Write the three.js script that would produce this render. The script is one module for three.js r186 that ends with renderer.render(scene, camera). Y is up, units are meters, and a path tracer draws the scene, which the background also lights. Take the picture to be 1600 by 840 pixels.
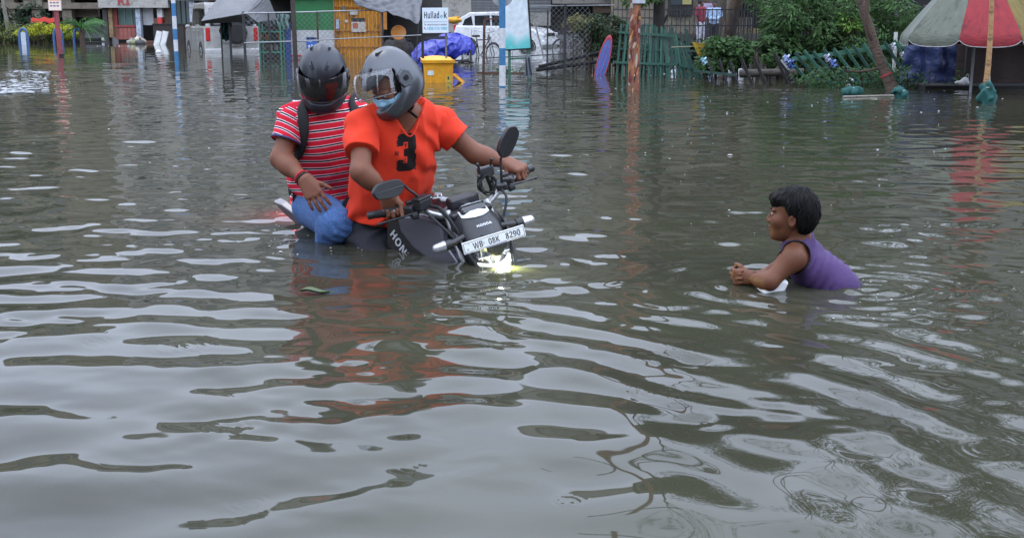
import * as THREE from 'three';
import { mergeGeometries } from 'three/addons/utils/BufferGeometryUtils.js';
import { RoundedBoxGeometry } from 'three/addons/geometries/RoundedBoxGeometry.js';
import { ImprovedNoise } from 'three/addons/math/ImprovedNoise.js';
import { TextGeometry } from 'three/addons/geometries/TextGeometry.js';
import { FontLoader } from 'three/addons/loaders/FontLoader.js';

// ---------------------------------------------------------------- camera, sky, sun, exposure
const scene = new THREE.Scene();
const CAMERA_HEIGHT = 1.04, PITCH = Math.atan(392 / 1800);           // metres above the flood water; tilt down
const camera = new THREE.PerspectiveCamera(2 * Math.atan(420 / 1800) * 180 / Math.PI, 1600 / 840, 0.1, 400);
camera.position.set(0, CAMERA_HEIGHT, 0);
camera.rotation.x = -PITCH;
const EXPOSURE = 0.86, SKY_LEVEL = 4.35, SUN_LEVEL = 0.8, SUN_AT = new THREE.Vector3(-0.30, 0.86, -0.42).normalize();   // the sun stands behind thin cloud, ahead and to the left
const noise = new ImprovedNoise();
function fbm(x, y, z, oct = 4) { let s = 0, a = 0.5; for (let i = 0; i < oct; i++) { s += a * noise.noise(x, y, z + i * 7.3); x *= 2.03; y *= 2.03; z *= 2.03; a *= 0.5; } return s; }
{
  const W = 512, H = 256, d = new Float32Array(W * H * 4);
  for (let r = 0; r < H; r++) for (let c = 0; c < W; c++) {
    const el = ((r + 0.5) / H - 0.5) * Math.PI, az = ((c + 0.5) / W) * 2 * Math.PI;
    const y = Math.sin(el), x = Math.cos(el) * Math.cos(az), z = Math.cos(el) * Math.sin(az);
    let L = el > 0 ? (0.97 - 0.32 * y) : 0.1;
    const u = Math.max(y, 0.06), cl = fbm(x / (u + 0.25) * 1.1, z / (u + 0.25) * 1.1, 3.1, 5);
    const toSun = (x * SUN_AT.x + y * SUN_AT.y + z * SUN_AT.z);
    if (el > 0) L *= (0.45 + 0.95 * Math.pow(0.5 + 0.5 * toSun, 2)) * (1 + 0.40 * cl);
    const blue = 1 + 0.05 * (1 - Math.min(1, Math.max(-1, cl * 2)));
    const o = (r * W + c) * 4;
    d[o] = L * SKY_LEVEL * 0.88; d[o + 1] = L * SKY_LEVEL * 0.99; d[o + 2] = L * SKY_LEVEL * 1.19 * blue; d[o + 3] = 1;
  }
  const t = new THREE.DataTexture(d, W, H, THREE.RGBAFormat, THREE.FloatType);
  t.mapping = THREE.EquirectangularReflectionMapping; t.magFilter = t.minFilter = THREE.LinearFilter; t.needsUpdate = true;
  scene.background = t; scene.environment = t;
}
const sun = new THREE.DirectionalLight(0xfff4e6, SUN_LEVEL);
sun.target.position.set(0, 0, -14); sun.position.copy(sun.target.position).addScaledVector(SUN_AT, 60);
sun.castShadow = true; sun.shadow.radius = 45; sun.shadow.mapSize.set(2048, 2048);
Object.assign(sun.shadow.camera, { left: -40, right: 40, top: 40, bottom: -40, near: 1, far: 120 });
scene.add(sun, sun.target);

// ---------------------------------------------------------------- helpers
const V = (x, y, z) => new THREE.Vector3(x, y, z);
function rng(seed) { return () => { seed = (seed + 0x6d2b79f5) | 0; let t = Math.imul(seed ^ (seed >>> 15), 1 | seed); t = (t + Math.imul(t ^ (t >>> 7), 61 | t)) ^ t; return ((t ^ (t >>> 14)) >>> 0) / 4294967296; }; }
const cP = Math.cos(PITCH), sP = Math.sin(PITCH);
// a point of the photograph at distance d in front of the camera (world z = -d), and on the water
function at(px, py, d) { const a = (px - 800) / 1800, b = -(py - 420) / 1800, y = b * cP - sP, z = -(b * sP + cP), k = d / -z; return V(a * k, CAMERA_HEIGHT + y * k, -d); }
function onWater(px, py, h = 0) { const a = (px - 800) / 1800, b = -(py - 420) / 1800, y = b * cP - sP, z = -(b * sP + cP), k = (h - CAMERA_HEIGHT) / y; return V(a * k, h, z * k); }
const depthAt = (py) => -onWater(800, py).z;
const clamp = (x, a, b) => Math.min(b, Math.max(a, x)), lerp = (a, b, t) => a + (b - a) * t, sstep = (a, b, x) => { const t = clamp((x - a) / (b - a), 0, 1); return t * t * (3 - 2 * t); };

const names = {};
function numbered(n) { const k = (names[n] = (names[n] ?? -1) + 1); return k ? n + '_' + String(k).padStart(3, '0') : n; }
function tag(o, label, category, group, kind) { o.userData.label = label; o.userData.category = category; if (group) o.userData.group = group; if (kind) o.userData.kind = kind; return o; }
function thing(name, label, category, pos = V(0, 0, 0), turn = 0, group) {
  const o = new THREE.Group(); o.name = numbered(name); scene.add(o);
  o.position.copy(pos); o.rotation.y = turn; return tag(o, label, category, group);
}
function join(g) {
  g = [].concat(g); if (g.length === 1) return g[0];
  g = g.map((x) => { x = x.index ? x.toNonIndexed() : x; for (const k of Object.keys(x.attributes)) if (!['position', 'normal', 'uv', 'color'].includes(k)) x.deleteAttribute(k); return x; });
  const keys = ['uv', 'color'].filter((k) => g.every((x) => x.attributes[k]));
  for (const x of g) for (const k of ['uv', 'color']) if (!keys.includes(k) && x.attributes[k]) x.deleteAttribute(k);
  return mergeGeometries(g);
}
function part(name, g, m, parent, label) { const o = new THREE.Mesh(join(g), m); o.name = name; parent.add(o); if (label) o.userData.label = label; return o; }
function solo(name, label, category, g, m, group, kind) { const o = new THREE.Mesh(join(g), m); o.name = numbered(name); scene.add(o); return tag(o, label, category, group, kind); }
function struct(name, g, m, label) { const o = new THREE.Mesh(join(g), m); o.name = numbered(name); scene.add(o); o.userData.kind = 'structure'; if (label) o.userData.label = label; return o; }

// uv in metres by the dominant axis of each normal
function uvMetres(g, s = 1) {
  const p = g.attributes.position, n = g.attributes.normal, uv = new Float32Array(p.count * 2);
  for (let i = 0; i < p.count; i++) {
    const ax = Math.abs(n.getX(i)), ay = Math.abs(n.getY(i)), az = Math.abs(n.getZ(i));
    const [u, v] = ax > ay && ax > az ? [p.getZ(i), p.getY(i)] : ay > az ? [p.getX(i), p.getZ(i)] : [p.getX(i), p.getY(i)];
    uv[2 * i] = u * s; uv[2 * i + 1] = v * s;
  }
  g.setAttribute('uv', new THREE.BufferAttribute(uv, 2)); return g;
}
function box(w, h, d, x = 0, y = 0, z = 0, rx = 0, ry = 0, rz = 0) {
  const g = new THREE.BoxGeometry(w, h, d); uvMetres(g);
  if (rx || ry || rz) g.applyMatrix4(new THREE.Matrix4().makeRotationFromEuler(new THREE.Euler(rx, ry, rz)));
  return g.translate(x, y, z);
}
function rbox(w, h, d, r, x = 0, y = 0, z = 0, rx = 0, ry = 0, rz = 0) {
  const g = new RoundedBoxGeometry(w, h, d, 2, Math.min(r, w / 2.01, h / 2.01, d / 2.01)); uvMetres(g);
  if (rx || ry || rz) g.applyMatrix4(new THREE.Matrix4().makeRotationFromEuler(new THREE.Euler(rx, ry, rz)));
  return g.translate(x, y, z);
}
// a tapered round bar from a to b
function bar(a, b, r0, r1 = r0, seg = 8, open = false) {
  const d = b.clone().sub(a), L = d.length(), g = new THREE.CylinderGeometry(r1, r0, L, seg, 1, open);
  g.translate(0, L / 2, 0).applyQuaternion(new THREE.Quaternion().setFromUnitVectors(V(0, 1, 0), d.normalize()));
  return g.translate(a.x, a.y, a.z);
}
// a square bar from a to b
function beam(a, b, w, t = w) {
  const d = b.clone().sub(a), L = d.length(), g = uvMetres(new THREE.BoxGeometry(w, L, t));
  g.translate(0, L / 2, 0).applyQuaternion(new THREE.Quaternion().setFromUnitVectors(V(0, 1, 0), d.normalize()));
  return g.translate(a.x, a.y, a.z);
}
function tube(pts, r, seg = 24, rad = 7, closed = false) { return new THREE.TubeGeometry(new THREE.CatmullRomCurve3(pts, closed), seg, r, rad, closed); }
function prism(pts, depth, bevel = 0) {
  const s = new THREE.Shape(pts.map((p) => new THREE.Vector2(p[0], p[1])));
  const g = new THREE.ExtrudeGeometry(s, { depth, bevelEnabled: bevel > 0, bevelSize: bevel, bevelThickness: bevel, bevelSegments: 2, curveSegments: 10 });
  return g.translate(0, 0, -depth / 2);
}
// a sheet over (u, v) in 0..1 with a thickness
function sheet(fn, nu, nv, thick = 0.004) {
  const P = [], U = [], I = [], pts = [], n = (nu + 1) * (nv + 1);
  for (let j = 0; j <= nv; j++) for (let i = 0; i <= nu; i++) { const p = fn(i / nu, j / nv); pts.push(p); }
  const nor = pts.map((p, k) => { const i = k % (nu + 1), j = (k / (nu + 1)) | 0; const a = pts[j * (nu + 1) + Math.min(nu, i + 1)].clone().sub(pts[j * (nu + 1) + Math.max(0, i - 1)]), b = pts[Math.min(nv, j + 1) * (nu + 1) + i].clone().sub(pts[Math.max(0, j - 1) * (nu + 1) + i]); return a.cross(b).normalize(); });
  for (const s of [0.5, -0.5]) pts.forEach((p, k) => { P.push(p.x + nor[k].x * s * thick, p.y + nor[k].y * s * thick, p.z + nor[k].z * s * thick); U.push((k % (nu + 1)) / nu, ((k / (nu + 1)) | 0) / nv); });
  const q = (a, b, c, d, f) => f ? I.push(a, c, b, b, c, d) : I.push(a, b, c, b, d, c);
  for (let j = 0; j < nv; j++) for (let i = 0; i < nu; i++) { const a = j * (nu + 1) + i; q(a, a + 1, a + nu + 1, a + nu + 2, false); q(n + a, n + a + 1, n + a + nu + 1, n + a + nu + 2, true); }
  for (let i = 0; i < nu; i++) { q(i, i + 1, n + i, n + i + 1, true); const k = nv * (nu + 1) + i; q(k, k + 1, n + k, n + k + 1, false); }
  for (let j = 0; j < nv; j++) { const a = j * (nu + 1), b = a + nu; q(a, a + nu + 1, n + a, n + a + nu + 1, false); q(b, b + nu + 1, n + b, n + b + nu + 1, true); }
  const g = new THREE.BufferGeometry(); g.setAttribute('position', new THREE.Float32BufferAttribute(P, 3)); g.setAttribute('uv', new THREE.Float32BufferAttribute(U, 2)); g.setIndex(I); g.computeVertexNormals(); return g;
}
function lathe(pts, seg = 24) { return new THREE.LatheGeometry(pts.map((p) => new THREE.Vector2(p[0], p[1])), seg); }
const ell = (rx, ry, rz, x, y, z, a = 16, b = 12) => new THREE.SphereGeometry(1, a, b).scale(rx, ry, rz).translate(x, y, z);

// ---------------------------------------------------------------- textures and materials
function dataTex(n, fn, srgb, ny = n) {
  const d = new Uint8Array(n * ny * 4);
  for (let y = 0; y < ny; y++) for (let x = 0; x < n; x++) { const c = fn(x / n, y / ny), o = (y * n + x) * 4; d[o] = clamp(c[0], 0, 1) * 255; d[o + 1] = clamp(c[1], 0, 1) * 255; d[o + 2] = clamp(c[2], 0, 1) * 255; d[o + 3] = 255; }
  const t = new THREE.DataTexture(d, n, ny); t.wrapS = t.wrapT = THREE.RepeatWrapping; t.magFilter = t.minFilter = THREE.LinearFilter; if (srgb) t.colorSpace = THREE.SRGBColorSpace; t.needsUpdate = true; return t;
}
function tnoise(u, v, f, s, oct = 4) {   // tileable noise
  const w = (a, b) => fbm(a * f + s, b * f + s * 1.7, s, oct), x = u, y = v;
  return w(x, y) * (1 - x) * (1 - y) + w(x - 1, y) * x * (1 - y) + w(x, y - 1) * (1 - x) * y + w(x - 1, y - 1) * x * y;
}
const GRIME = dataTex(256, (u, v) => { const a = tnoise(u, v, 5, 1.3, 5), b = tnoise(u, v, 22, 4.1, 3); const k = 0.82 + 0.5 * a + 0.25 * b; return [k, k * (0.995 + 0.04 * a), k * (0.985 + 0.06 * a)]; });
const STAIN = dataTex(256, (u, v) => { const a = tnoise(u, v, 3, 7.7, 5), b = tnoise(u, v, 14, 2.2, 4), s = tnoise(u, v * 0.2, 20, 5.5, 3); let k = 0.86 + 0.5 * a + 0.3 * b + 0.25 * s; if (a + b * 0.6 < -0.16) k *= 0.72; return [k, k * 0.98, k * 0.94]; });
const BUMP = dataTex(256, (u, v) => { const k = 0.5 + tnoise(u, v, 9, 3.3, 5); return [k, k, k]; });
const WEAVE = dataTex(128, (u, v) => { const k = 0.5 + 0.25 * Math.sin(u * 2 * Math.PI * 32) * Math.sin(v * 2 * Math.PI * 32) + 0.5 * tnoise(u, v, 6, 9.1, 4); return [k, k, k]; });
const CREASE = dataTex(256, (u, v) => { const a = tnoise(u, v, 4, 6.1, 4), b = tnoise(u, v, 9, 8.8, 3); const k = 0.5 + 0.9 * (0.25 - Math.abs(a)) + 0.5 * (0.12 - Math.abs(b)); return [k, k, k]; });
const rep = (t, s, sy = s) => { const c = t.clone(); c.repeat.set(s, sy); c.needsUpdate = true; return c; };
const col = (c) => (Array.isArray(c) ? new THREE.Color().setRGB(c[0], c[1], c[2]) : new THREE.Color(c));
function M(c, rough = 0.7, o = {}) { return new THREE.MeshPhysicalMaterial({ color: col(c), roughness: rough, side: THREE.DoubleSide, ...o }); }
const grimy = (c, rough = 0.8, o = {}) => M(c, rough, { map: GRIME, bumpMap: BUMP, bumpScale: 0.004, ...o });
const stained = (c, rough = 0.85, o = {}) => M(c, rough, { map: STAIN, bumpMap: BUMP, bumpScale: 0.006, ...o });
const cloth = (c, o = {}) => M(c, 0.9, { sheen: 0.3, sheenColor: col(c), bumpMap: CREASE, bumpScale: 0.02, ...o });
function canvasTex(w, h, draw) { const c = document.createElement('canvas'); c.width = w; c.height = h; const x = c.getContext('2d'); draw(x, w, h); const t = new THREE.CanvasTexture(c); t.colorSpace = THREE.SRGBColorSpace; t.magFilter = THREE.LinearFilter; return t; }
const font = await new FontLoader().loadAsync('fonts/droid/droid_sans_bold.typeface.json');
function text(str, size, depth = 0.002) { const g = new TextGeometry(str, { font, size, depth, curveSegments: 4, bevelEnabled: false }); g.computeBoundingBox(); const b = g.boundingBox; return g.translate(-(b.min.x + b.max.x) / 2, -(b.min.y + b.max.y) / 2, 0); }

// ---------------------------------------------------------------- meshes from distance fields
const smin = (a, b, k) => { const h = Math.max(k - Math.abs(a - b), 0) / k; return Math.min(a, b) - h * h * k * 0.25; };
const smax = (a, b, k) => -smin(-a, -b, k);
function cone(ax, ay, az, ra, bx, by, bz, rb) {       // tapered capsule
  const dx = bx - ax, dy = by - ay, dz = bz - az, L = 1 / (dx * dx + dy * dy + dz * dz + 1e-12);
  return (x, y, z) => { const px = x - ax, py = y - ay, pz = z - az; let t = (px * dx + py * dy + pz * dz) * L; t = t < 0 ? 0 : t > 1 ? 1 : t; const qx = px - dx * t, qy = py - dy * t, qz = pz - dz * t; return Math.sqrt(qx * qx + qy * qy + qz * qz) - (ra + (rb - ra) * t); };
}
const limb = (a, ra, b, rb) => cone(a.x, a.y, a.z, ra, b.x, b.y, b.z, rb);
function ellip(c, r, q) {                             // ellipsoid, optionally turned by quaternion q
  const m = q ? new THREE.Matrix4().makeRotationFromQuaternion(q.clone().invert()).elements : null, ix = 1 / r.x, iy = 1 / r.y, iz = 1 / r.z;
  return (x, y, z) => {
    let px = x - c.x, py = y - c.y, pz = z - c.z;
    if (m) { const a = m[0] * px + m[4] * py + m[8] * pz, b = m[1] * px + m[5] * py + m[9] * pz, e = m[2] * px + m[6] * py + m[10] * pz; px = a; py = b; pz = e; }
    px *= ix; py *= iy; pz *= iz; const k0 = Math.sqrt(px * px + py * py + pz * pz); px *= ix; py *= iy; pz *= iz; const k1 = Math.sqrt(px * px + py * py + pz * pz);
    return k1 < 1e-9 ? -Math.min(r.x, r.y, r.z) : k0 * (k0 - 1) / k1;
  };
}
const union = (fs, k) => (x, y, z) => { let d = fs[0](x, y, z); for (let i = 1; i < fs.length; i++) d = smin(d, fs[i](x, y, z), k); return d; };
function meshField(f, lo, hi, cell) {
  const nx = Math.ceil((hi.x - lo.x) / cell) + 1, ny = Math.ceil((hi.y - lo.y) / cell) + 1, nz = Math.ceil((hi.z - lo.z) / cell) + 1, g = new Float32Array(nx * ny * nz).fill(9), B = 6, far = (B / 2) * cell * 1.75 * 1.35 + cell;
  const id = (i, j, k) => i + nx * (j + ny * k);
  for (let K = 0; K < nz; K += B) for (let J = 0; J < ny; J += B) for (let I = 0; I < nx; I += B) {
    const d = f(lo.x + (I + B / 2) * cell, lo.y + (J + B / 2) * cell, lo.z + (K + B / 2) * cell), skip = Math.abs(d) > far;
    for (let k = K; k < Math.min(nz, K + B); k++) for (let j = J; j < Math.min(ny, J + B); j++) for (let i = I; i < Math.min(nx, I + B); i++) g[id(i, j, k)] = skip ? d : f(lo.x + i * cell, lo.y + j * cell, lo.z + k * cell);
  }
  const vid = new Int32Array(nx * ny * nz).fill(-1), P = [], N = [], I = [];
  for (let k = 0; k < nz - 1; k++) for (let j = 0; j < ny - 1; j++) for (let i = 0; i < nx - 1; i++) {
    let s = 0, mask = 0; const v = [];
    for (let c = 0; c < 8; c++) { const d = g[id(i + (c & 1), j + ((c >> 1) & 1), k + (c >> 2))]; v.push(d); if (d < 0) mask |= 1 << c; }
    if (mask === 0 || mask === 255) continue;
    let x = 0, y = 0, z = 0;
    for (let a = 0; a < 8; a++) for (const b of [a | 1, a | 2, a | 4]) if (b !== a && (v[a] < 0) !== (v[b] < 0)) { const t = v[a] / (v[a] - v[b]); x += (a & 1) + t * ((b & 1) - (a & 1)); y += ((a >> 1) & 1) + t * (((b >> 1) & 1) - ((a >> 1) & 1)); z += (a >> 2) + t * ((b >> 2) - (a >> 2)); s++; }
    vid[id(i, j, k)] = P.length / 3;
    const X = lo.x + (i + x / s) * cell, Y = lo.y + (j + y / s) * cell, Z = lo.z + (k + z / s) * cell, e = cell * 0.6;
    P.push(X, Y, Z); const nX = f(X + e, Y, Z) - f(X - e, Y, Z), nY = f(X, Y + e, Z) - f(X, Y - e, Z), nZ = f(X, Y, Z + e) - f(X, Y, Z - e), l = 1 / (Math.hypot(nX, nY, nZ) || 1); N.push(nX * l, nY * l, nZ * l);
  }
  const quad = (a, b, c, d, flip) => { if (a < 0 || b < 0 || c < 0 || d < 0) return; flip ? I.push(a, c, b, a, d, c) : I.push(a, b, c, a, c, d); };
  for (let k = 1; k < nz - 1; k++) for (let j = 1; j < ny - 1; j++) for (let i = 1; i < nx - 1; i++) {
    const s = g[id(i, j, k)] < 0;
    if (s !== g[id(i + 1, j, k)] < 0) quad(vid[id(i, j - 1, k - 1)], vid[id(i, j, k - 1)], vid[id(i, j, k)], vid[id(i, j - 1, k)], !s);
    if (s !== g[id(i, j + 1, k)] < 0) quad(vid[id(i - 1, j, k - 1)], vid[id(i - 1, j, k)], vid[id(i, j, k)], vid[id(i, j, k - 1)], !s);
    if (s !== g[id(i, j, k + 1)] < 0) quad(vid[id(i - 1, j - 1, k)], vid[id(i, j - 1, k)], vid[id(i, j, k)], vid[id(i - 1, j, k)], !s);
  }
  const o = new THREE.BufferGeometry(); o.setAttribute('position', new THREE.Float32BufferAttribute(P, 3)); o.setAttribute('normal', new THREE.Float32BufferAttribute(N, 3)); o.setIndex(I); return o;
}
// the same for smooth bodies: the axis is chosen face by face, so no face is torn between two
function uvFaces(g, s = 1) {
  g = g.index ? g.toNonIndexed() : g; const p = g.attributes.position, uv = new Float32Array(p.count * 2), a = V(0, 0, 0), b = V(0, 0, 0), c = V(0, 0, 0);
  for (let i = 0; i < p.count; i += 3) {
    a.fromBufferAttribute(p, i); b.fromBufferAttribute(p, i + 1).sub(a); c.fromBufferAttribute(p, i + 2).sub(a); b.cross(c);
    const ax = Math.abs(b.x), ay = Math.abs(b.y), az = Math.abs(b.z), k = ax > ay && ax > az ? 0 : ay > az ? 1 : 2;
    for (let j = i; j < i + 3; j++) { uv[2 * j] = (k === 0 ? p.getZ(j) : p.getX(j)) * s; uv[2 * j + 1] = (k === 1 ? p.getZ(j) : p.getY(j)) * s; }
  }
  g.setAttribute('uv', new THREE.BufferAttribute(uv, 2)); return g;
}
const cubeUV = (g, s = 1) => { const t = uvMetres(g, s); return t; };
const PLASTIC = M([0.016, 0.016, 0.018], 0.42, { bumpMap: BUMP, bumpScale: 0.0006 }), GLOSSBLACK = M([0.010, 0.010, 0.012], 0.16, { clearcoat: 0.6, clearcoatRoughness: 0.12 }), RUBBER = M([0.014, 0.014, 0.014], 0.75);
const CHROME = M([0.62, 0.62, 0.64], 0.18, { metalness: 1 }), ALLOY = M([0.42, 0.42, 0.43], 0.38, { metalness: 0.85 }), SILVERGREY = M([0.085, 0.085, 0.105], 0.3, { metalness: 0.5, clearcoat: 0.7, clearcoatRoughness: 0.12 }), WHITEPAINT = M([0.72, 0.73, 0.74], 0.5);
const CLEAR = M([1, 1, 1], 0.02, { transmission: 1, thickness: 0, ior: 1.45 });
// ---------------------------------------------------------------- people
const yawPitch = (yaw, pitch, roll = 0) => new THREE.Quaternion().setFromEuler(new THREE.Euler(pitch * Math.PI / 180, yaw * Math.PI / 180, roll * Math.PI / 180, 'YXZ'));
function framed(f, c, q, s = 1) {                     // a field given in its own axes, set at c, turned by q, scaled by s
  const m = new THREE.Matrix4().makeRotationFromQuaternion(q.clone().invert()).elements, k = 1 / s;
  return (x, y, z) => { const a = (x - c.x) * k, b = (y - c.y) * k, e = (z - c.z) * k; return s * f(m[0] * a + m[4] * b + m[8] * e, m[1] * a + m[5] * b + m[9] * e, m[2] * a + m[6] * b + m[10] * e); };
}
const toWorld = (p, c, q, s = 1) => p.clone().multiplyScalar(s).applyQuaternion(q).add(c);
const E = (cx, cy, cz, rx, ry, rz) => ellip(V(cx, cy, cz), V(rx, ry, rz));
// head in its own axes: face towards +z, origin between the ears
const headSkin = (() => {
  const base = union([E(0, 0.035, -0.012, 0.075, 0.092, 0.096), E(0, -0.045, 0.022, 0.060, 0.074, 0.066), E(0, -0.094, 0.058, 0.026, 0.020, 0.022)], 0.035);
  const add = union([cone(0, 0.010, 0.082, 0.008, 0, -0.024, 0.097, 0.0125), E(0.013, -0.030, 0.092, 0.010, 0.008, 0.010), E(-0.013, -0.030, 0.092, 0.010, 0.008, 0.010)], 0.008);
  const brow = union([E(0.03, 0.026, 0.076, 0.026, 0.008, 0.012), E(-0.03, 0.026, 0.076, 0.026, 0.008, 0.012)], 0.012), lips = union([E(0, -0.055, 0.0865, 0.022, 0.0055, 0.009), E(0, -0.0675, 0.0855, 0.018, 0.0062, 0.009)], 0.004);
  const cheek = union([E(0.042, -0.022, 0.058, 0.026, 0.024, 0.022), E(-0.042, -0.022, 0.058, 0.026, 0.024, 0.022)], 0.02), ear = union([E(0.079, -0.012, -0.008, 0.009, 0.029, 0.018), E(-0.079, -0.012, -0.008, 0.009, 0.029, 0.018)], 0.005), earIn = union([E(0.089, -0.010, -0.006, 0.008, 0.020, 0.011), E(-0.089, -0.010, -0.006, 0.008, 0.020, 0.011)], 0.003);
  const sock = union([E(0.032, 0.006, 0.096, 0.018, 0.011, 0.017), E(-0.032, 0.006, 0.096, 0.018, 0.011, 0.017)], 0.004), lid = union([E(0.032, 0.005, 0.0755, 0.0145, 0.010, 0.0125), E(-0.032, 0.005, 0.0755, 0.0145, 0.010, 0.0125)], 0.003);
  return (x, y, z) => { let d = base(x, y, z); if (d > 0.06) return d - 0.02; d = smin(d, cheek(x, y, z), 0.03); d = smin(d, brow(x, y, z), 0.014); d = smin(d, add(x, y, z), 0.012); d = smin(d, lips(x, y, z), 0.007); d = smax(d, -sock(x, y, z), 0.010); d = smin(d, lid(x, y, z), 0.004); d = smin(d, ear(x, y, z), 0.008); return smax(d, -earIn(x, y, z), 0.005); };
})();
// hand: w wrist, f towards the knuckles, n out of the palm, s towards the thumb
function handField(w, f, n, s, curl, thumb, k = 1, spread = 0.05, sp = 0) {
  const C = [], at3 = (a, b, c) => w.clone().addScaledVector(f, a * k).addScaledVector(s, b * k).addScaledVector(n, c * k), kn = [0, 1, 2, 3].map((i) => at3(0.082 - 0.006 * Math.abs(i - 1), 0.031 - 0.021 * i, 0));
  for (let i = 0; i < 4; i++) C.push(limb(at3(-0.006, 0.014 - 0.009 * i, 0), 0.0215 * k, kn[i], 0.0125 * k));
  C.push(limb(at3(0.02, 0.022, 0.006), 0.016 * k, at3(0.055, 0.024, 0.006), 0.012 * k));
  const palm = union(C, 0.02 * k), F = [], L = [0.075, 0.083, 0.077, 0.060];
  for (let i = 0; i < 4; i++) {
    let p = kn[i], a = 0; const fan = (1.2 - i) * spread + sp * (i - 1.5); const fd = f.clone().addScaledVector(s, fan).normalize(), r = [0.0098, 0.0092, 0.0084, 0.0074].map((q) => q * k * (i === 3 ? 0.86 : 1));
    const seg = [];
    for (let j = 0; j < 3; j++) { a += (curl[i]?.[j] ?? curl[j]) * Math.PI / 180; const d = fd.clone().multiplyScalar(Math.cos(a)).addScaledVector(n, Math.sin(a)), e = p.clone().addScaledVector(d, L[i] * k * [0.45, 0.31, 0.24][j]); seg.push(limb(p, r[j], e, r[j + 1])); p = e; }
    F.push(union(seg, 0.003));
  }
  const t0 = at3(0.022, 0.027, 0.004), t1 = t0.clone().addScaledVector(thumb[0], 0.040 * k), t2 = t1.clone().addScaledVector(thumb[1], 0.032 * k), t3 = t2.clone().addScaledVector(thumb[2] ?? thumb[1], 0.024 * k);
  F.push(union([limb(t0, 0.0135 * k, t1, 0.0115 * k), limb(t1, 0.0113 * k, t2, 0.0098 * k), limb(t2, 0.0098 * k, t3, 0.008 * k)], 0.004));
  return (x, y, z) => { let d = palm(x, y, z); for (const g of F) d = smin(d, g(x, y, z), 0.006); return d; };
}
const pad = (ps, r) => [V(Math.min(...ps.map((p) => p.x)) - r, Math.min(...ps.map((p) => p.y)) - r, Math.min(...ps.map((p) => p.z)) - r), V(Math.max(...ps.map((p) => p.x)) + r, Math.max(...ps.map((p) => p.y)) + r, Math.max(...ps.map((p) => p.z)) + r)];
function meshAround(f, ps, r, cell) { const [a, b] = pad(ps, r); return meshField(f, a, b, cell); }
const SKINTEX = dataTex(256, (u, v) => { const a = tnoise(u, v, 6, 2.9, 5), b = tnoise(u, v, 30, 5.3, 2); const k = 0.9 + 0.22 * a + 0.10 * b; return [k, k * (0.985 - 0.06 * a), k * (0.97 - 0.08 * a)]; });
const skinMat = (c) => M(c, 0.55, { map: rep(SKINTEX, 5), specularIntensity: 0.5 });
const SKIN = skinMat([0.19, 0.078, 0.046]), SKIN_DARK = skinMat([0.155, 0.072, 0.044]), SKIN_KID = skinMat([0.135, 0.052, 0.027]);
const EYEWHITE = M([0.22, 0.19, 0.17], 0.25), IRIS = M([0.02, 0.012, 0.008], 0.1), HAIR = M([0.005, 0.0045, 0.0045], 0.58, { specularIntensity: 0.25 });
const WHITE_CLOTH = M([0.6, 0.62, 0.65], 0.9);
function eyes(t, c, q, s, base) {
  for (const e of [1, -1]) { const p = toWorld(V(0.032 * e, 0.005, 0.079), c, q, s); const o = part('eye', ell(0.0100 * s, 0.0100 * s, 0.0100 * s, p.x - base.x, p.y - base.y, p.z - base.z), EYEWHITE, t); const g = toWorld(V(0.032 * e, 0.005, 0.0862), c, q, s); part('iris', ell(0.0062 * s, 0.0062 * s, 0.0042 * s, g.x - base.x, g.y - base.y, g.z - base.z, 10, 8), IRIS, o); }
}
const put = (g, base) => g.translate(-base.x, -base.y, -base.z);

// ---------------------------------------------------------------- full face helmets, face towards +z
const HELMET_PORT = new THREE.Vector3(0.118, 0.053, 0.13);
const helmetShell = (() => {
  const outer = union([E(0, 0.022, -0.018, 0.128, 0.150, 0.158), E(0, -0.082, 0.042, 0.110, 0.088, 0.116), E(0, -0.06, -0.045, 0.118, 0.09, 0.115)], 0.06), inner = union([E(0, 0.01, -0.015, 0.103, 0.124, 0.132), E(0, -0.10, 0.03, 0.086, 0.10, 0.098)], 0.05);
  const crest = E(0, 0.03, -0.02, 0.060, 0.1485, 0.1625), jaw = union([cone(0.095, -0.06, 0.03, 0.02, 0.045, -0.098, 0.128, 0.018), cone(-0.095, -0.06, 0.03, 0.02, -0.045, -0.098, 0.128, 0.018), cone(0.045, -0.098, 0.128, 0.018, -0.045, -0.098, 0.128, 0.018)], 0.01);
  const port = (x, y, z) => { const yy = y + 0.004 - 1.6 * x * x, qx = Math.abs(x) - 0.106, qy = Math.abs(yy) - 0.050, qz = 0.012 - z; const m = Math.max(qx, qy, qz); return m > 0 ? Math.hypot(Math.max(qx, 0), Math.max(qy, 0), Math.max(qz, 0)) - 0.012 : m - 0.012; };
  const trim = (x, y, z) => Math.abs(port(x, y, z)) - 0.006;
  return (x, y, z) => { let d = outer(x, y, z); if (d > 0.05) return d; d = smin(d, jaw(x, y, z) + 0.006, 0.05); d = smin(d, crest(x, y, z), 0.010); d = smax(d, -inner(x, y, z), 0.006); d = smax(d, -(y + 0.150), 0.014); d = smax(d, -port(x, y, z), 0.008); return d; };
})();
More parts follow.
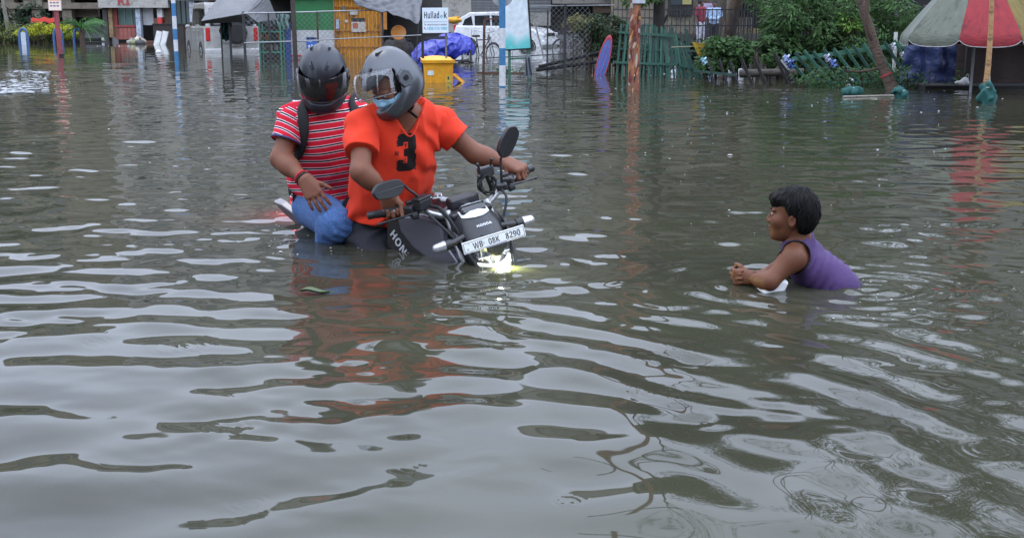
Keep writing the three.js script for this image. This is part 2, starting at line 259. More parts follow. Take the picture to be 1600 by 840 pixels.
function helmet(name, label, c, q, s, mat, visorUp, accent, disc, fwd = 0) {
  const t = thing(name, label, 'helmet', c); const g = meshField(helmetShell, V(-0.15, -0.16, -0.2), V(0.15, 0.19, 0.19), 0.0048), tr = (x) => x.scale(s, s, s).applyQuaternion(q);
  part('shell', tr(uvFaces(g, 4)), mat, t);
  const cone2 = Math.PI / 180;
  const visor = sheet((u, v) => { const az = lerp(-84, 84, u) * cone2, el = lerp(-23 - 4 * Math.cos(az), 25, v) * cone2; return V(0.139 * Math.sin(az) * Math.cos(el * 0.8), 0.150 * Math.sin(el), 0.010 + 0.158 * Math.cos(az) * Math.cos(el)); }, 40, 12, 0.003).translate(0, 0, fwd).rotateX(-visorUp * cone2);
  part('visor', tr(visor), accent.visor, t);
  const edge = tube(Array.from({ length: 25 }, (_, i) => { const az = lerp(-84, 84, i / 24) * cone2, el = (-23 - 4 * Math.cos(az)) * cone2; return V(0.139 * Math.sin(az) * Math.cos(el * 0.8), 0.150 * Math.sin(el), 0.010 + 0.158 * Math.cos(az) * Math.cos(el)); }), 0.0022, 40, 5).translate(0, 0, fwd).rotateX(-visorUp * cone2);
  part('visor_edge', tr(edge), M([0.3, 0.31, 0.32], 0.15, { transmission: 0.3 }), t);
  for (const e of [1, -1]) {
    const pv = part('pivot_cover', [tr(prism([[-0.034, -0.03], [0.0, -0.042], [0.034, -0.026], [0.04, 0.012], [0.018, 0.04], [-0.022, 0.036], [-0.04, 0.006]], 0.008, 0.004).rotateY(Math.PI / 2).translate(0.131 * e, 0.0, -0.008))], mat, t);
    part('pivot_screw', tr(new THREE.CylinderGeometry(0.013, 0.014, 0.012, 20).rotateZ(Math.PI / 2).translate(0.139 * e, 0.0, -0.008)), disc, pv);
    part('vent', tr(prism([[-0.024, -0.003], [0.024, 0.0], [0.004, 0.004], [-0.022, 0.002]], 0.010, 0.0015).rotateY(-Math.PI / 2).rotateX(0.62).rotateZ(-0.42 * e).translate(0.045 * e, 0.131, 0.085)), PLASTIC, t);
    part('vent', tr(prism([[-0.03, -0.004], [0.02, -0.002], [0.012, 0.010]], 0.010, 0.0015).rotateY(-Math.PI / 2).rotateX(-0.05).rotateZ(-0.38 * e).translate(0.046 * e, 0.163, -0.03)), PLASTIC, t);
  }
  // padding, and the rubber bead round the eye port
  part('lining', tr(meshField((x, y, z) => smax(smax(Math.abs(union([E(0, 0.01, -0.015, 0.098, 0.119, 0.127), E(0, -0.10, 0.03, 0.081, 0.095, 0.093)], 0.05)(x, y, z)) - 0.004, -(y + 0.139), 0.005), smin(z - 0.045, y + 0.30, 0.01), 0.01), V(-0.13, -0.16, -0.17), V(0.13, 0.15, 0.14), 0.008)), M([0.010, 0.010, 0.011], 0.95), t);
  part('chin_strap', [tr(tube([V(0.08, -0.09, -0.01), V(0.06, -0.15, 0.02), V(0.0, -0.168, 0.03), V(-0.06, -0.15, 0.02), V(-0.08, -0.09, -0.01)], 0.008, 20, 6)), tr(rbox(0.02, 0.07, 0.006, 0.003, 0.03, -0.185, 0.035, 0.1, 0.2, 0.15))], M([0.015, 0.015, 0.016], 0.9), t);
  return t;
}
const wrap = (f, g) => (x, y, z) => g(f(x, y, z), x, y, z);


// a torso as one tapered oval trunk, chest to hip, flattened front to back
function trunk(chest, hip, rc, rh, flat, yaw) {
  const c = Math.cos(yaw), s = Math.sin(yaw), f = cone(0, 0, 0, rc, (hip.x - chest.x) * c - (hip.z - chest.z) * s, hip.y - chest.y, ((hip.x - chest.x) * s + (hip.z - chest.z) * c) * flat, rh), k = 2 / (1 + flat);
  return (x, y, z) => { const dx = x - chest.x, dz = z - chest.z; return f(dx * c - dz * s, y - chest.y, (dx * s + dz * c) * flat) * k; };
}
// ---------------------------------------------------------------- the flooded road: ground below, water above
struct('ground', uvMetres(new THREE.PlaneGeometry(260, 200).rotateX(-Math.PI / 2)).translate(0, -0.78, -60), stained([0.06, 0.055, 0.045]), 'submerged asphalt under the flood water');
const KID = V(1.18, 0, -4.5), BIKE = V(-0.15, 0, -5.0);
const waveList = [];
{
  const r = rng(11);
  for (let i = 0; i < 120; i++) {
    const l = Math.exp(lerp(Math.log(0.032), Math.log(1.5), (i + r()) / 120)), a = -Math.PI / 2 + (r() - 0.5) * (i % 6 ? 1.5 : 5.0), k = 2 * Math.PI / l;
    const s = (0.0070 * Math.exp(-Math.pow(Math.log(l / 0.38) / 0.8, 2)) + 0.0088 * Math.exp(-Math.pow(Math.log(l / 0.13) / 0.8, 2))) * (0.5 + r());
    waveList.push({ l, k, kx: Math.cos(a) * k, kz: Math.sin(a) * k, p: r() * 6.283, A: s / k, o: i * 3.17 });
  }
}
const ripples = [   // where a drop has just fallen: photograph place, radius, wavelength, steepness
  [355, 668, 0.05, 0.021, 0.16], [1026, 613, 0.075, 0.028, 0.12], [1065, 549, 0.06, 0.026, 0.1], [300, 541, 0.055, 0.026, 0.1], [1545, 702, 0.07, 0.024, 0.14],
  [888, 783, 0.03, 0.018, 0.14], [150, 533, 0.04, 0.024, 0.12], [640, 727, 0.025, 0.02, 0.1], [385, 783, 0.04, 0.02, 0.08], [1000, 560, 0.05, 0.024, 0.09], [262, 545, 0.04, 0.024, 0.08], [1395, 640, 0.05, 0.025, 0.1],
].map(([x, y, r, l, s]) => ({ c: onWater(x, y), r, k: 2 * Math.PI / l, A: s * l / 6.283 }));
const packets = [   // wave trains: centre, direction of travel, wavelength, reach along and across, steepness
  [onWater(1270, 600), V(0.80, 0, -0.60), 0.24, 0.8, 1.2, 0.10], [onWater(1120, 540), V(0.74, 0, -0.67), 0.19, 0.4, 0.8, 0.09],
  [onWater(420, 520), V(0.25, 0, -0.97), 0.26, 0.7, 1.0, 0.05], [onWater(1470, 560), V(0.86, 0, -0.5), 0.17, 0.6, 0.8, 0.07],
  [onWater(700, 600), V(-0.2, 0, -0.98), 0.3, 0.5, 0.8, 0.05], [onWater(60, 470), V(0.1, 0, -1), 0.26, 0.9, 0.8, 0.05], [onWater(230, 760), V(-0.25, 0, -0.97), 0.5, 0.4, 0.5, 0.05],
].map(([c, n, l, a, b, s]) => ({ c, n: n.normalize(), k: 2 * Math.PI / l, a, b, A: s * l / 6.283, wake: s >= 0.07 }));
const swells = [    // single low humps that tip the mirror: place (px), width and depth in metres, height
].map(([x, y, w, d, h]) => ({ c: onWater(x, y), w, d, h }));
function waterHeight(x, z, cell) {
  const dist = Math.hypot(x, z), D = -z; let h = 0;
  const patch = noise.noise(x * 0.9, z * 0.9, 2.2), patch2 = noise.noise(x * 0.35 + 9, z * 0.35, 5.1), patch3 = noise.noise(x * 1.7, z * 2.6, 9.4);
  const calmNear = sstep(2.3, 4.3, D + 0.5 * patch - 0.12 * x);
  let wake = 0;
  if (dist < 9) for (const p of packets) if (p.wake) { const dx = x - p.c.x, dz = z - p.c.z, u = dx * p.n.x + dz * p.n.z, v = dx * p.n.z - dz * p.n.x; wake = Math.max(wake, Math.exp(-(u * u) / (p.a * p.a) - (v * v) / (p.b * p.b))); }
  const fine = clamp(0.6 + 2.2 * patch3, 0.15, 2.3);
  for (const w of waveList) {
    if (w.l < cell * 2.6) continue;
    const small = sstep(0.34, 0.14, w.l);
    let g = lerp(lerp(1.75, 1.1, calmNear), lerp(0.55, 1.2, calmNear) * lerp(1, fine, 0.9), small);
    g *= 1 - 0.6 * wake * sstep(0.08, 0.16, w.l);
    g *= clamp(1 + 0.8 * (w.l < 0.3 ? patch : patch2), 0.2, 2);
    if (w.l < cell * 4.5) g *= (w.l / cell - 2.6) / 1.9;
    h += g * w.A * Math.sin(w.kx * x + w.kz * z + w.p + 1.2 * patch2 + 0.7 * patch);
  }
  if (dist < 9) {
    for (const r of ripples) { const d = Math.hypot(x - r.c.x, z - r.c.z); if (d < r.r * 2.2) { const e = d / r.r; h += r.A * Math.sin(d * r.k) * Math.exp(-Math.pow((e - 0.75) / 0.55, 2)); } }
    for (const p of packets) {
      const dx = x - p.c.x, dz = z - p.c.z, u = dx * p.n.x + dz * p.n.z, v = dx * p.n.z - dz * p.n.x; if (Math.abs(u) > 3 * p.a || Math.abs(v) > 3 * p.b) continue;
      const bend = 0.22 * v * v + 0.05 * noise.noise(v * 2.2, p.c.x, 1) + 0.03 * noise.noise(x * 4, z * 4, 3);
      h += p.A * Math.exp(-(u * u) / (p.a * p.a) - (v * v) / (p.b * p.b)) * Math.sin((u + bend) * p.k);
    }
    for (const [c, l, reach, s] of [[KID, 0.12, 0.5, 0.17], [BIKE, 0.15, 0.75, 0.10], [V(-0.75, 0, -5.3), 0.11, 0.45, 0.09], [V(1.42, 0, -4.42), 0.075, 0.42, 0.26]]) {
      const d = Math.hypot((x - c.x) * 0.8, z - c.z); if (d < reach * 3.2) h += s * l / 6.283 * Math.exp(-Math.pow(d / reach, 2)) * Math.sin(d * 6.283 / l + 1.5 * noise.noise(x * 3, z * 3, 8)) * (0.6 + 0.9 * noise.noise(x * 5, z * 5, 4.4));
    }
    for (const s of swells) { const dx = (x - s.c.x) / s.w, dz = (z - s.c.z) / s.d, e = dx * dx + dz * dz; if (e < 9) h += s.h * Math.exp(-e); }
  }
  // churned water by the left edge, where something has just driven past
  const cx = (x + 10.6) / 2.6, cz = (z + 21.5) / 2.6, ch = Math.exp(-cx * cx - cz * cz);
  if (ch > 0.02) h += ch * 0.06 * fbm(x * 1.6, z * 0.9, 6, 4);
  return h;
}
{
  const NR = 920, NC = 760, z0 = 1.15, z1 = 62, P = new Float32Array((NR + 1) * (NC + 1) * 3), U = new Float32Array((NR + 1) * (NC + 1) * 2), I = new Uint32Array(NR * NC * 6);
  let o = 0, u = 0;
  for (let j = 0; j <= NR; j++) {
    const D = z0 * Math.pow(z1 / z0, j / NR), half = 0.35 + 0.62 * D, cell = Math.max(2 * half / NC, D * Math.log(z1 / z0) / NR);
    for (let i = 0; i <= NC; i++) { const x = (i / NC * 2 - 1) * half, edge = Math.min(1, Math.min(i, NC - i) / 12, j / 8, (NR - j) / 12); P[o++] = x; P[o++] = edge > 0 ? waterHeight(x, -D, cell) * edge : 0; P[o++] = -D; U[u++] = x; U[u++] = -D; }
  }
  o = 0;
  for (let j = 0; j < NR; j++) for (let i = 0; i < NC; i++) { const a = j * (NC + 1) + i; I[o++] = a; I[o++] = a + 1; I[o++] = a + NC + 1; I[o++] = a + 1; I[o++] = a + NC + 2; I[o++] = a + NC + 1; }
  const g = new THREE.BufferGeometry(); g.setAttribute('position', new THREE.BufferAttribute(P, 3)); g.setAttribute('uv', new THREE.BufferAttribute(U, 2)); g.setIndex(new THREE.BufferAttribute(I, 1)); g.computeVertexNormals();
  // still water round the sides of the rippled sheet
  const quad = (pts) => { const q = new THREE.BufferGeometry(); q.setAttribute('position', new THREE.Float32BufferAttribute(pts.flat(), 3)); q.setAttribute('uv', new THREE.Float32BufferAttribute(pts.map((p) => [p[0], p[2]]).flat(), 2)); q.setIndex([0, 1, 2, 0, 2, 3]); q.computeVertexNormals(); return q; };
  const hN = 0.35 + 0.62 * z0, hF = 0.35 + 0.62 * z1;
  const side = [quad([[-70, 0, 12], [-70, 0, -z1], [-hF, 0, -z1], [-hN, 0, -z0]].reverse()), quad([[70, 0, 12], [70, 0, -z1], [hF, 0, -z1], [hN, 0, -z0]]), quad([[-70, 0, 12], [70, 0, 12], [hN, 0, -z0], [-hN, 0, -z0]])];
  const mud = dataTex(512, (a, b) => { const n = tnoise(a, b, 4, 2.4, 5), s = tnoise(a, b * 0.5, 12, 6.2, 4); const k = 0.8 + 0.45 * n + 0.25 * s; return [k, k * (1 + 0.02 * n), k * (0.98 - 0.1 * n)]; });
  struct('water', join([g, ...side]), M([0.047, 0.047, 0.031], 0.03, { ior: 1.333, map: rep(mud, 0.22) }), 'muddy grey brown flood water');
}
// ---------------------------------------------------------------- foliage
function leaves(clumps, n, size, seed, tone, narrow = 0.45, droop = 0.3) {
  const r = rng(seed), P = [], N = [], C = [], I = [], vol = clumps.map((c) => c[3] * c[4] * c[5]), tot = vol.reduce((a, b) => a + b, 0);
  let acc = 0; const cum = vol.map((v) => (acc += v / tot));
  const d = V(0, 0, 0), s = V(0, 0, 0), nn = V(0, 0, 0);
  for (let k = 0; k < n; k++) {
    const t = r(), c = clumps[cum.findIndex((v) => v >= t)] ?? clumps[0];
    let ux, uy, uz, l; do { ux = r() * 2 - 1; uy = r() * 2 - 1; uz = r() * 2 - 1; l = ux * ux + uy * uy + uz * uz; } while (l > 1 || (l < 0.4 && r() < 0.8));
    const x = c[0] + ux * c[3], y = c[1] + uy * c[4], z = c[2] + uz * c[5];
    if (noise.noise(x * 2.1, y * 2.1, z * 2.1 + seed) < -0.18) continue;   // gaps
    nn.set(r() - 0.5 + ux * 0.5, (r() - 0.5) * 0.8 + 0.45 + uy * 0.2, r() - 0.5 + uz * 0.5).normalize(); d.set(r() - 0.5 + ux * 0.5, r() - 0.5 - droop, r() - 0.5 + uz * 0.5); d.addScaledVector(nn, -d.dot(nn)).normalize(); s.crossVectors(nn, d).normalize();
    const L = size * (0.6 + 0.8 * r()), w = L * narrow, b = P.length / 3, g = tone(r, (y - c[1]) / c[4], clumps.indexOf(c));
    const bend = L * 0.18;
    P.push(x, y, z, x + d.x * L * 0.5 + s.x * w * 0.5, y + d.y * L * 0.5 + s.y * w * 0.5, z + d.z * L * 0.5 + s.z * w * 0.5, x + d.x * L * 0.5 - s.x * w * 0.5, y + d.y * L * 0.5 - s.y * w * 0.5, z + d.z * L * 0.5 - s.z * w * 0.5, x + d.x * L + nn.x * bend, y + d.y * L + nn.y * bend - L * 0.1, z + d.z * L + nn.z * bend);
    for (let q = 0; q < 4; q++) { N.push(nn.x, nn.y, nn.z); C.push(g[0], g[1], g[2]); }
    I.push(b, b + 2, b + 1, b + 1, b + 2, b + 3);
  }
  const g = new THREE.BufferGeometry(); g.setAttribute('position', new THREE.Float32BufferAttribute(P, 3)); g.setAttribute('normal', new THREE.Float32BufferAttribute(N, 3)); g.setAttribute('color', new THREE.Float32BufferAttribute(C, 3)); g.setIndex(I); return g;
}
const LEAF = new THREE.MeshPhysicalMaterial({ vertexColors: true, roughness: 0.85, side: THREE.DoubleSide, transmission: 0.4, thickness: 0, specularIntensity: 0.35 });
const BARK = stained([0.075, 0.052, 0.036], 0.95, { bumpScale: 0.02 });
const green = (r0, g0, b0, v = 0.5) => (r) => { const k = (1 - v / 2 + v * r()), y = r() * 0.3; return [r0 * k * (1 + y), g0 * k, b0 * k]; };
function branching(base, dir, len, rad, levels, seed, out = [], tips = []) {
  const r = rng(seed); const pts = [base.clone()]; let p = base.clone(), d = dir.clone();
  for (let i = 0; i < 4; i++) { d.add(V((r() - 0.5) * 0.35, (r() - 0.35) * 0.15, (r() - 0.5) * 0.35)).normalize(); p = p.clone().addScaledVector(d, len / 4); pts.push(p); }
  for (let i = 0; i < 4; i++) out.push(bar(pts[i], pts[i + 1], rad * (1 - i * 0.12), rad * (1 - (i + 1) * 0.12), 6, true));
  if (levels > 0) { const n = 2 + (r() > 0.5 ? 1 : 0); for (let k = 0; k < n; k++) { const nd = d.clone().add(V((r() - 0.5) * 1.5, (r() - 0.2) * 0.7, (r() - 0.5) * 1.5)).normalize(); branching(pts[k === 0 ? 4 : 3], nd, len * (0.6 + 0.2 * r()), rad * 0.5, levels - 1, seed * 7 + k + 1, out, tips); } } else tips.push(p);
  return { out, tips };
}
function tree(label, pos, h, rad, lean, spread, n, leaf, tone, seed, name = 'tree', group) {
  const t = thing(name, label, 'tree', pos, 0, group), b = branching(V(0, -0.8, 0), V(lean[0], 1, lean[1]).normalize(), h * 0.5, rad, 2, seed);
  part('trunk', b.out, BARK, t);
  const r = rng(seed + 5), cl = b.tips.map((p) => [p.x, p.y, p.z, spread * (0.6 + 0.5 * r()), spread * (0.45 + 0.4 * r()), spread * (0.6 + 0.5 * r())]);
  part('crown', leaves(cl, n, leaf, seed + 9, tone), LEAF, t);
  return t;
}
function bush(label, pos, clumps, n, leaf, tone, seed, name = 'bush', narrow = 0.45, cat = 'bush') {
  const t = thing(name, label, cat, pos); const r = rng(seed), st = [];
  for (const c of clumps) for (let k = 0; k < 3; k++) st.push(bar(V(c[0] + (r() - 0.5) * c[3] * 0.5, -0.7, c[2]), V(c[0] + (r() - 0.5) * c[3], c[1] + c[4] * (r() - 0.2), c[2] + (r() - 0.5) * c[5]), 0.025, 0.008, 5, true));
  part('stem', st, BARK, t); part('foliage', leaves(clumps, n, leaf, seed, tone, narrow), LEAF, t); return t;
}

// ---------------------------------------------------------------- buildings along the far side of the flooded road
const GLASS = M([0.02, 0.03, 0.03], 0.08, { ior: 1.5, metalness: 0.0 });
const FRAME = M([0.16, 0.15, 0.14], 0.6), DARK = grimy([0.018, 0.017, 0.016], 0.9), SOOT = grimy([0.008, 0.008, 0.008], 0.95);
const IRON = grimy([0.025, 0.025, 0.027], 0.7), RUST = stained([0.085, 0.04, 0.025], 0.9), ZINC = grimy([0.30, 0.31, 0.32], 0.5, { metalness: 0.4 });
// the storeys above the street; local origin at the middle of the front, on the water line
function storeys(t, w, y0, y1, wallM, depth, seed, floorH = 3.1) {
  const r = rng(seed); part('wall', box(w, y1 - y0, depth, 0, (y0 + y1) / 2, -depth / 2), wallM, t);
  const slab = [];
  for (let y = y0 + 0.2; y < y1 - 1; y += floorH) {
    slab.push(box(w + 0.1, 0.16, 0.5, 0, y, 0.2));
    for (let x = -w / 2 + 1.4; x < w / 2 - 1; x += 2.6) {
      if (r() < 0.12) continue;
      const f = part('window', [box(1.5, 0.07, 0.1, x, y + 1.0, 0.05), box(1.5, 0.07, 0.1, x, y + 2.35, 0.05), box(0.07, 1.35, 0.1, x - 0.72, y + 1.68, 0.05), box(0.07, 1.35, 0.1, x + 0.72, y + 1.68, 0.05), box(0.05, 1.3, 0.08, x, y + 1.68, 0.05)], FRAME, t);
      part('pane', box(1.38, 1.28, 0.02, x, y + 1.68, 0.02), GLASS, f);
    }
  }
  part('floor_slab', slab, wallM, t); part('roof', box(w + 0.4, 0.3, depth + 0.3, 0, y1 + 0.15, -depth / 2), wallM, t);
}
const PL = (d) => ({ d, x: (px, py = 60) => at(px, py, d).x, y: (py) => at(800, py, d).y, p: (px, py) => at(px, py, d), k: d / 1800 * 1.02 });
{
  // the beige block behind the hedge
  const p = PL(57), x0 = -48, x1 = p.x(166), w = x1 - x0, t = thing('apartment_building', 'beige apartment block with a shaded ground floor behind the clipped hedge', 'building', V((x0 + x1) / 2, 0, -57));
  const beige = stained([0.21, 0.19, 0.145]), L = (px) => p.x(px) - t.position.x;
  storeys(t, w, 1.9, 13.6, beige, 9, 3);
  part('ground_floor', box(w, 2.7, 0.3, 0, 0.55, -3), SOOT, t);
  for (const px of [22, 63, 110]) part('pillar', box(0.46, 2.6, 0.5, L(px), 0.6, 0), beige, t);
  part('beam', box(w * 0.42, 0.28, 0.35, L(105), p.y(9), 0.3), stained([0.20, 0.17, 0.13]), t);
  part('balcony', [box(L(150) - L(78), 0.55, 0.3, (L(150) + L(78)) / 2, p.y(18), -0.6)], stained([0.16, 0.13, 0.1]), t);
  part('ledge', box(0.9, 0.3, 0.7, L(62), p.y(6), 0.2), beige, t);
}
{
  // the row of shops
  const p = PL(52), x0 = p.x(167), x1 = p.x(470), w = x1 - x0, t = thing('shop_building', 'pale shop row with red framed shopfront and grey fascia', 'building', V((x0 + x1) / 2, 0, -52));
  const L = (px) => p.x(px) - t.position.x, pale = stained([0.32, 0.31, 0.29]), red = grimy([0.30, 0.06, 0.05]);
  storeys(t, w, 2.2, 13.2, stained([0.28, 0.265, 0.24]), 9, 8);
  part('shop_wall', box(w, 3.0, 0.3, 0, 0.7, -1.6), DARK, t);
  part('fascia', box(L(272) - L(165), 0.5, 0.3, (L(272) + L(165)) / 2, p.y(3), 0.55), pale, t);
  part('fascia_lettering', text('RI', 0.42, 0.02).translate(L(205), p.y(0.5), 0.72), M([0.25, 0.03, 0.03], 0.6), t);
  const rw = (a, b, c, d, z, m, n, dep = 0.2) => part(n, box(L(b) - L(a), p.y(c) - p.y(d), dep, (L(a) + L(b)) / 2, (p.y(c) + p.y(d)) / 2, z), m, t);
  rw(167, 174, 4, 70, 0.2, stained([0.045, 0.042, 0.04]), 'pillar', 0.4);
  rw(175, 181, 8, 58, 0.2, stained([0.25, 0.17, 0.09]), 'pillar', 0.3);
  rw(181, 186, 10, 41, 0.05, red, 'shop_frame', 0.16); rw(181, 220, 39, 42, 0.06, red, 'shop_frame', 0.18);
  rw(186, 219, 9, 40, -0.1, M([0.10, 0.17, 0.15], 0.15), 'shop_window', 0.05);
  for (const a of [196, 207]) rw(a, a + 0.9, 9, 40, -0.04, M([0.2, 0.25, 0.23], 0.4), 'mullion', 0.05);
  // red wall tiles under the shop window, each its own
  const tr = rng(4), tiles = [0, 1, 2].map((k) => grimy([0.23 + 0.05 * k, 0.075 + 0.012 * k, 0.055 + 0.01 * k], 0.6));
  for (let i = 0; i < 6; i++) for (let j = 0; j < 3; j++) { const a = 181 + i * 6.5; part('tile', box(0.175, 0.17, 0.05, L(a + 3), p.y(46 + j * 6.2), 0.06 + 0.006 * tr()), tiles[(tr() * 3) | 0], t); }
  rw(219, 226, 6, 60, 0.35, stained([0.36, 0.42, 0.50]), 'pillar', 0.3);
  const lat = rw(227, 243, 9, 39, 0.15, grimy([0.46, 0.47, 0.48]), 'lattice_panel', 0.04);
  const lg = []; for (let k = 0; k < 9; k++) { const a = V(L(227), p.y(38 - k * 3.4), 0.2), b = V(L(243), p.y(24 - k * 3.4 + 4), 0.2); if (b.y < p.y(8)) lg.push(beam(a, b, 0.025, 0.02)); const c = V(L(243), a.y, 0.2), e = V(L(227), b.y, 0.2); if (e.y < p.y(8)) lg.push(beam(c, e, 0.025, 0.02)); }
  part('lattice', lg, grimy([0.55, 0.56, 0.57]), lat);
  rw(243, 252, 28, 40, 0.1, grimy([0.17, 0.09, 0.06]), 'brown_panel'); rw(252, 260, 4, 27, 0.3, stained([0.44, 0.45, 0.47]), 'pillar', 0.3); rw(252, 258.5, 27, 39, 0.31, M([0.42, 0.03, 0.025], 0.6), 'red_band', 0.31);
  rw(260, 271, 4, 42, 0.1, grimy([0.085, 0.05, 0.035]), 'brown_panel');
  rw(278, 302, 0, 42, 0.0, M([0.035, 0.062, 0.055], 0.12), 'shop_window', 0.06); for (const a of [284.5, 292]) rw(a, a + 0.8, 0, 42, 0.05, DARK, 'mullion', 0.06);
  rw(303, 311, 0, 34, 0.4, stained([0.33, 0.37, 0.42]), 'pillar', 0.3); rw(312, 345, 0, 30, -0.2, M([0.04, 0.06, 0.055], 0.15), 'shop_window', 0.06);
  rw(330, 338, 0, 30, 0.2, grimy([0.22, 0.09, 0.06]), 'pillar', 0.2); rw(272, 345, -6, 0.5, 0.5, stained([0.24, 0.25, 0.26]), 'fascia', 0.4);
}
{
  // the grey and white building behind the tarpaulin stall and the car
  const p = PL(54), x0 = p.x(470), x1 = p.x(990), w = x1 - x0, t = thing('office_building', 'grey white building with a dark doorway behind the white car', 'building', V((x0 + x1) / 2, 0, -54));
  const L = (px) => p.x(px) - t.position.x, rw = (a, b, c, d, z, m, n, dep = 0.2) => part(n, box(L(b) - L(a), p.y(c) - p.y(d), dep, (L(a) + L(b)) / 2, (p.y(c) + p.y(d)) / 2, z), m, t);
  storeys(t, w, 2.6, 14.6, stained([0.30, 0.285, 0.26]), 9, 21);
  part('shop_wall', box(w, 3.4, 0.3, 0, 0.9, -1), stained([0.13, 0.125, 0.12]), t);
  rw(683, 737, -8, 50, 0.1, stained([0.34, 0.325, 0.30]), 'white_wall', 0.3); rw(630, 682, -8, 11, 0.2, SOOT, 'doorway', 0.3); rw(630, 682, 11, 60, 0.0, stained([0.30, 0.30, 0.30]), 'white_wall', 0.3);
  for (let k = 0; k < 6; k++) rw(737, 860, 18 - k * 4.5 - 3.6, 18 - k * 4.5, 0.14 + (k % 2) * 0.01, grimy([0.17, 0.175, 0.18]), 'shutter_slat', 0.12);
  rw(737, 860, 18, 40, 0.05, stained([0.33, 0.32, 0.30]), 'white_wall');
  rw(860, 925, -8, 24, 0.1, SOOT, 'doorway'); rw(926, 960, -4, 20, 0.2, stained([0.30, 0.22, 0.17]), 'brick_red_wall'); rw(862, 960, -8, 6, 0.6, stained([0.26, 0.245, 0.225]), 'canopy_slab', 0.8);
}
{
  // the cream house behind the fallen fence
  const p = PL(45), x0 = p.x(955), x1 = p.x(1330), w = x1 - x0, t = thing('house', 'cream walled house with barred window and dark grille behind the bushes', 'house', V((x0 + x1) / 2, 0, -45));
  const L = (px) => p.x(px) - t.position.x, rw = (a, b, c, d, z, m, n, dep = 0.2, par = t) => part(n, box(L(b) - L(a), p.y(c) - p.y(d), dep, (L(a) + L(b)) / 2, (p.y(c) + p.y(d)) / 2, z), m, par);
  const cream = stained([0.17, 0.15, 0.115]);
  storeys(t, w, 2.4, 13.0, cream, 8, 33); part('front_wall', box(w, 3.2, 0.3, 0, 0.85, -0.2), cream, t);
  const f = rw(1043, 1081, -6, 24, 0.02, grimy([0.03, 0.028, 0.026]), 'window', 0.14); rw(1046, 1079, -6, 8, 0.1, M([0.05, 0.06, 0.065], 0.1), 'pane', 0.03, f); rw(1064, 1078, -4, 7, 0.13, M([0.28, 0.25, 0.09], 0.6), 'notice', 0.02, f);
  const bars = []; for (let px = 1044; px < 1081; px += 4.2) bars.push(box(0.02, 0.5, 0.02, L(px), p.y(17), 0.16)); part('bar', bars, IRON, f);
  const dr = rw(1090, 1132, -8, 60, 0.0, grimy([0.10, 0.085, 0.07]), 'doorway', 0.12); rw(1132, 1136, -8, 60, 0.1, cream, 'pillar', 0.3);
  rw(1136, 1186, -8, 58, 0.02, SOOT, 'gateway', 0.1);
  for (let k = 0; k < 11; k++) rw(1137 + k * 4.6, 1138.5 + k * 4.6, -8, 58, 0.2, IRON, 'grille_bar', 0.03);
  for (let k = 0; k < 13; k++) rw(1139 + k * 2.75, 1140.6 + k * 2.75, 27, 52, 0.12, grimy([0.34, 0.31, 0.25]), 'gate_slat', 0.03);
  rw(1138, 1184, 44, 53, 0.09, M([0.36, 0.23, 0.06], 0.7), 'gate_board', 0.03);
  for (let k = 0; k < 7; k++) rw(1188 + k * 4, 1189.4 + k * 4, -8, 50, 0.12, IRON, 'grille_bar', 0.03);
  rw(1040, 1200, 52, 75, 0.5, stained([0.05, 0.05, 0.042]), 'plinth', 0.8);
}
{
  // what stands behind the umbrella and the bushes on the right
  const t = thing('warehouse', 'dark weathered building rising behind the tall bushes', 'building', V(19, 0, -46)); storeys(t, 17, -0.8, 12.5, stained([0.17, 0.165, 0.15]), 8, 44);
}
// trees that stand over the far side, most of each above the picture and seen in the water
tree('tall dark tree at the far end of the hedge', V(-25.5, 0, -54), 8.5, 0.24, [0.05, 0.1], 1.9, 5200, 0.26, green(0.022, 0.05, 0.016), 101);
tree('tall broad tree standing over the parked white car', V(5.2, 0, -47), 13, 0.3, [-0.05, 0.12], 2.3, 6500, 0.26, green(0.024, 0.055, 0.018), 102);
tree('tall leafy tree behind the green picket fence', V(8.6, 0, -38), 12, 0.26, [0.05, 0.1], 2.1, 6500, 0.22, green(0.026, 0.06, 0.018), 103);
tree('high dense tree rising out of the bushes by the umbrella', V(9.2, 0, -24.5), 9.2, 0.2, [-0.12, 0.12], 1.7, 8200, 0.15, green(0.026, 0.062, 0.018), 104);
tree('broad tree growing over the striped umbrella', V(12.5, 0, -22.5), 9.5, 0.22, [-0.2, 0.2], 1.8, 8200, 0.15, green(0.024, 0.056, 0.018), 105);

tree('tall spreading tree filling the sky behind the thicket', V(11.5, 0, -29), 12, 0.26, [0.05, 0.1], 2.3, 9000, 0.2, green(0.022, 0.052, 0.016), 106);
tree('tall tree closing the gap between the house and the umbrella', V(15.5, 0, -27), 11.5, 0.26, [0.0, 0.1], 2.3, 9000, 0.2, green(0.022, 0.05, 0.016), 107);
tree('slender dark tree behind the peeling pole and picket fence', V(5.6, 0, -31), 10.5, 0.22, [0.08, 0.05], 1.9, 6500, 0.18, green(0.022, 0.05, 0.016), 108);
const FROND = M([0.04, 0.115, 0.03], 0.7, { specularIntensity: 0.4 }), FROND2 = M([0.065, 0.17, 0.04], 0.7, { specularIntensity: 0.4 });
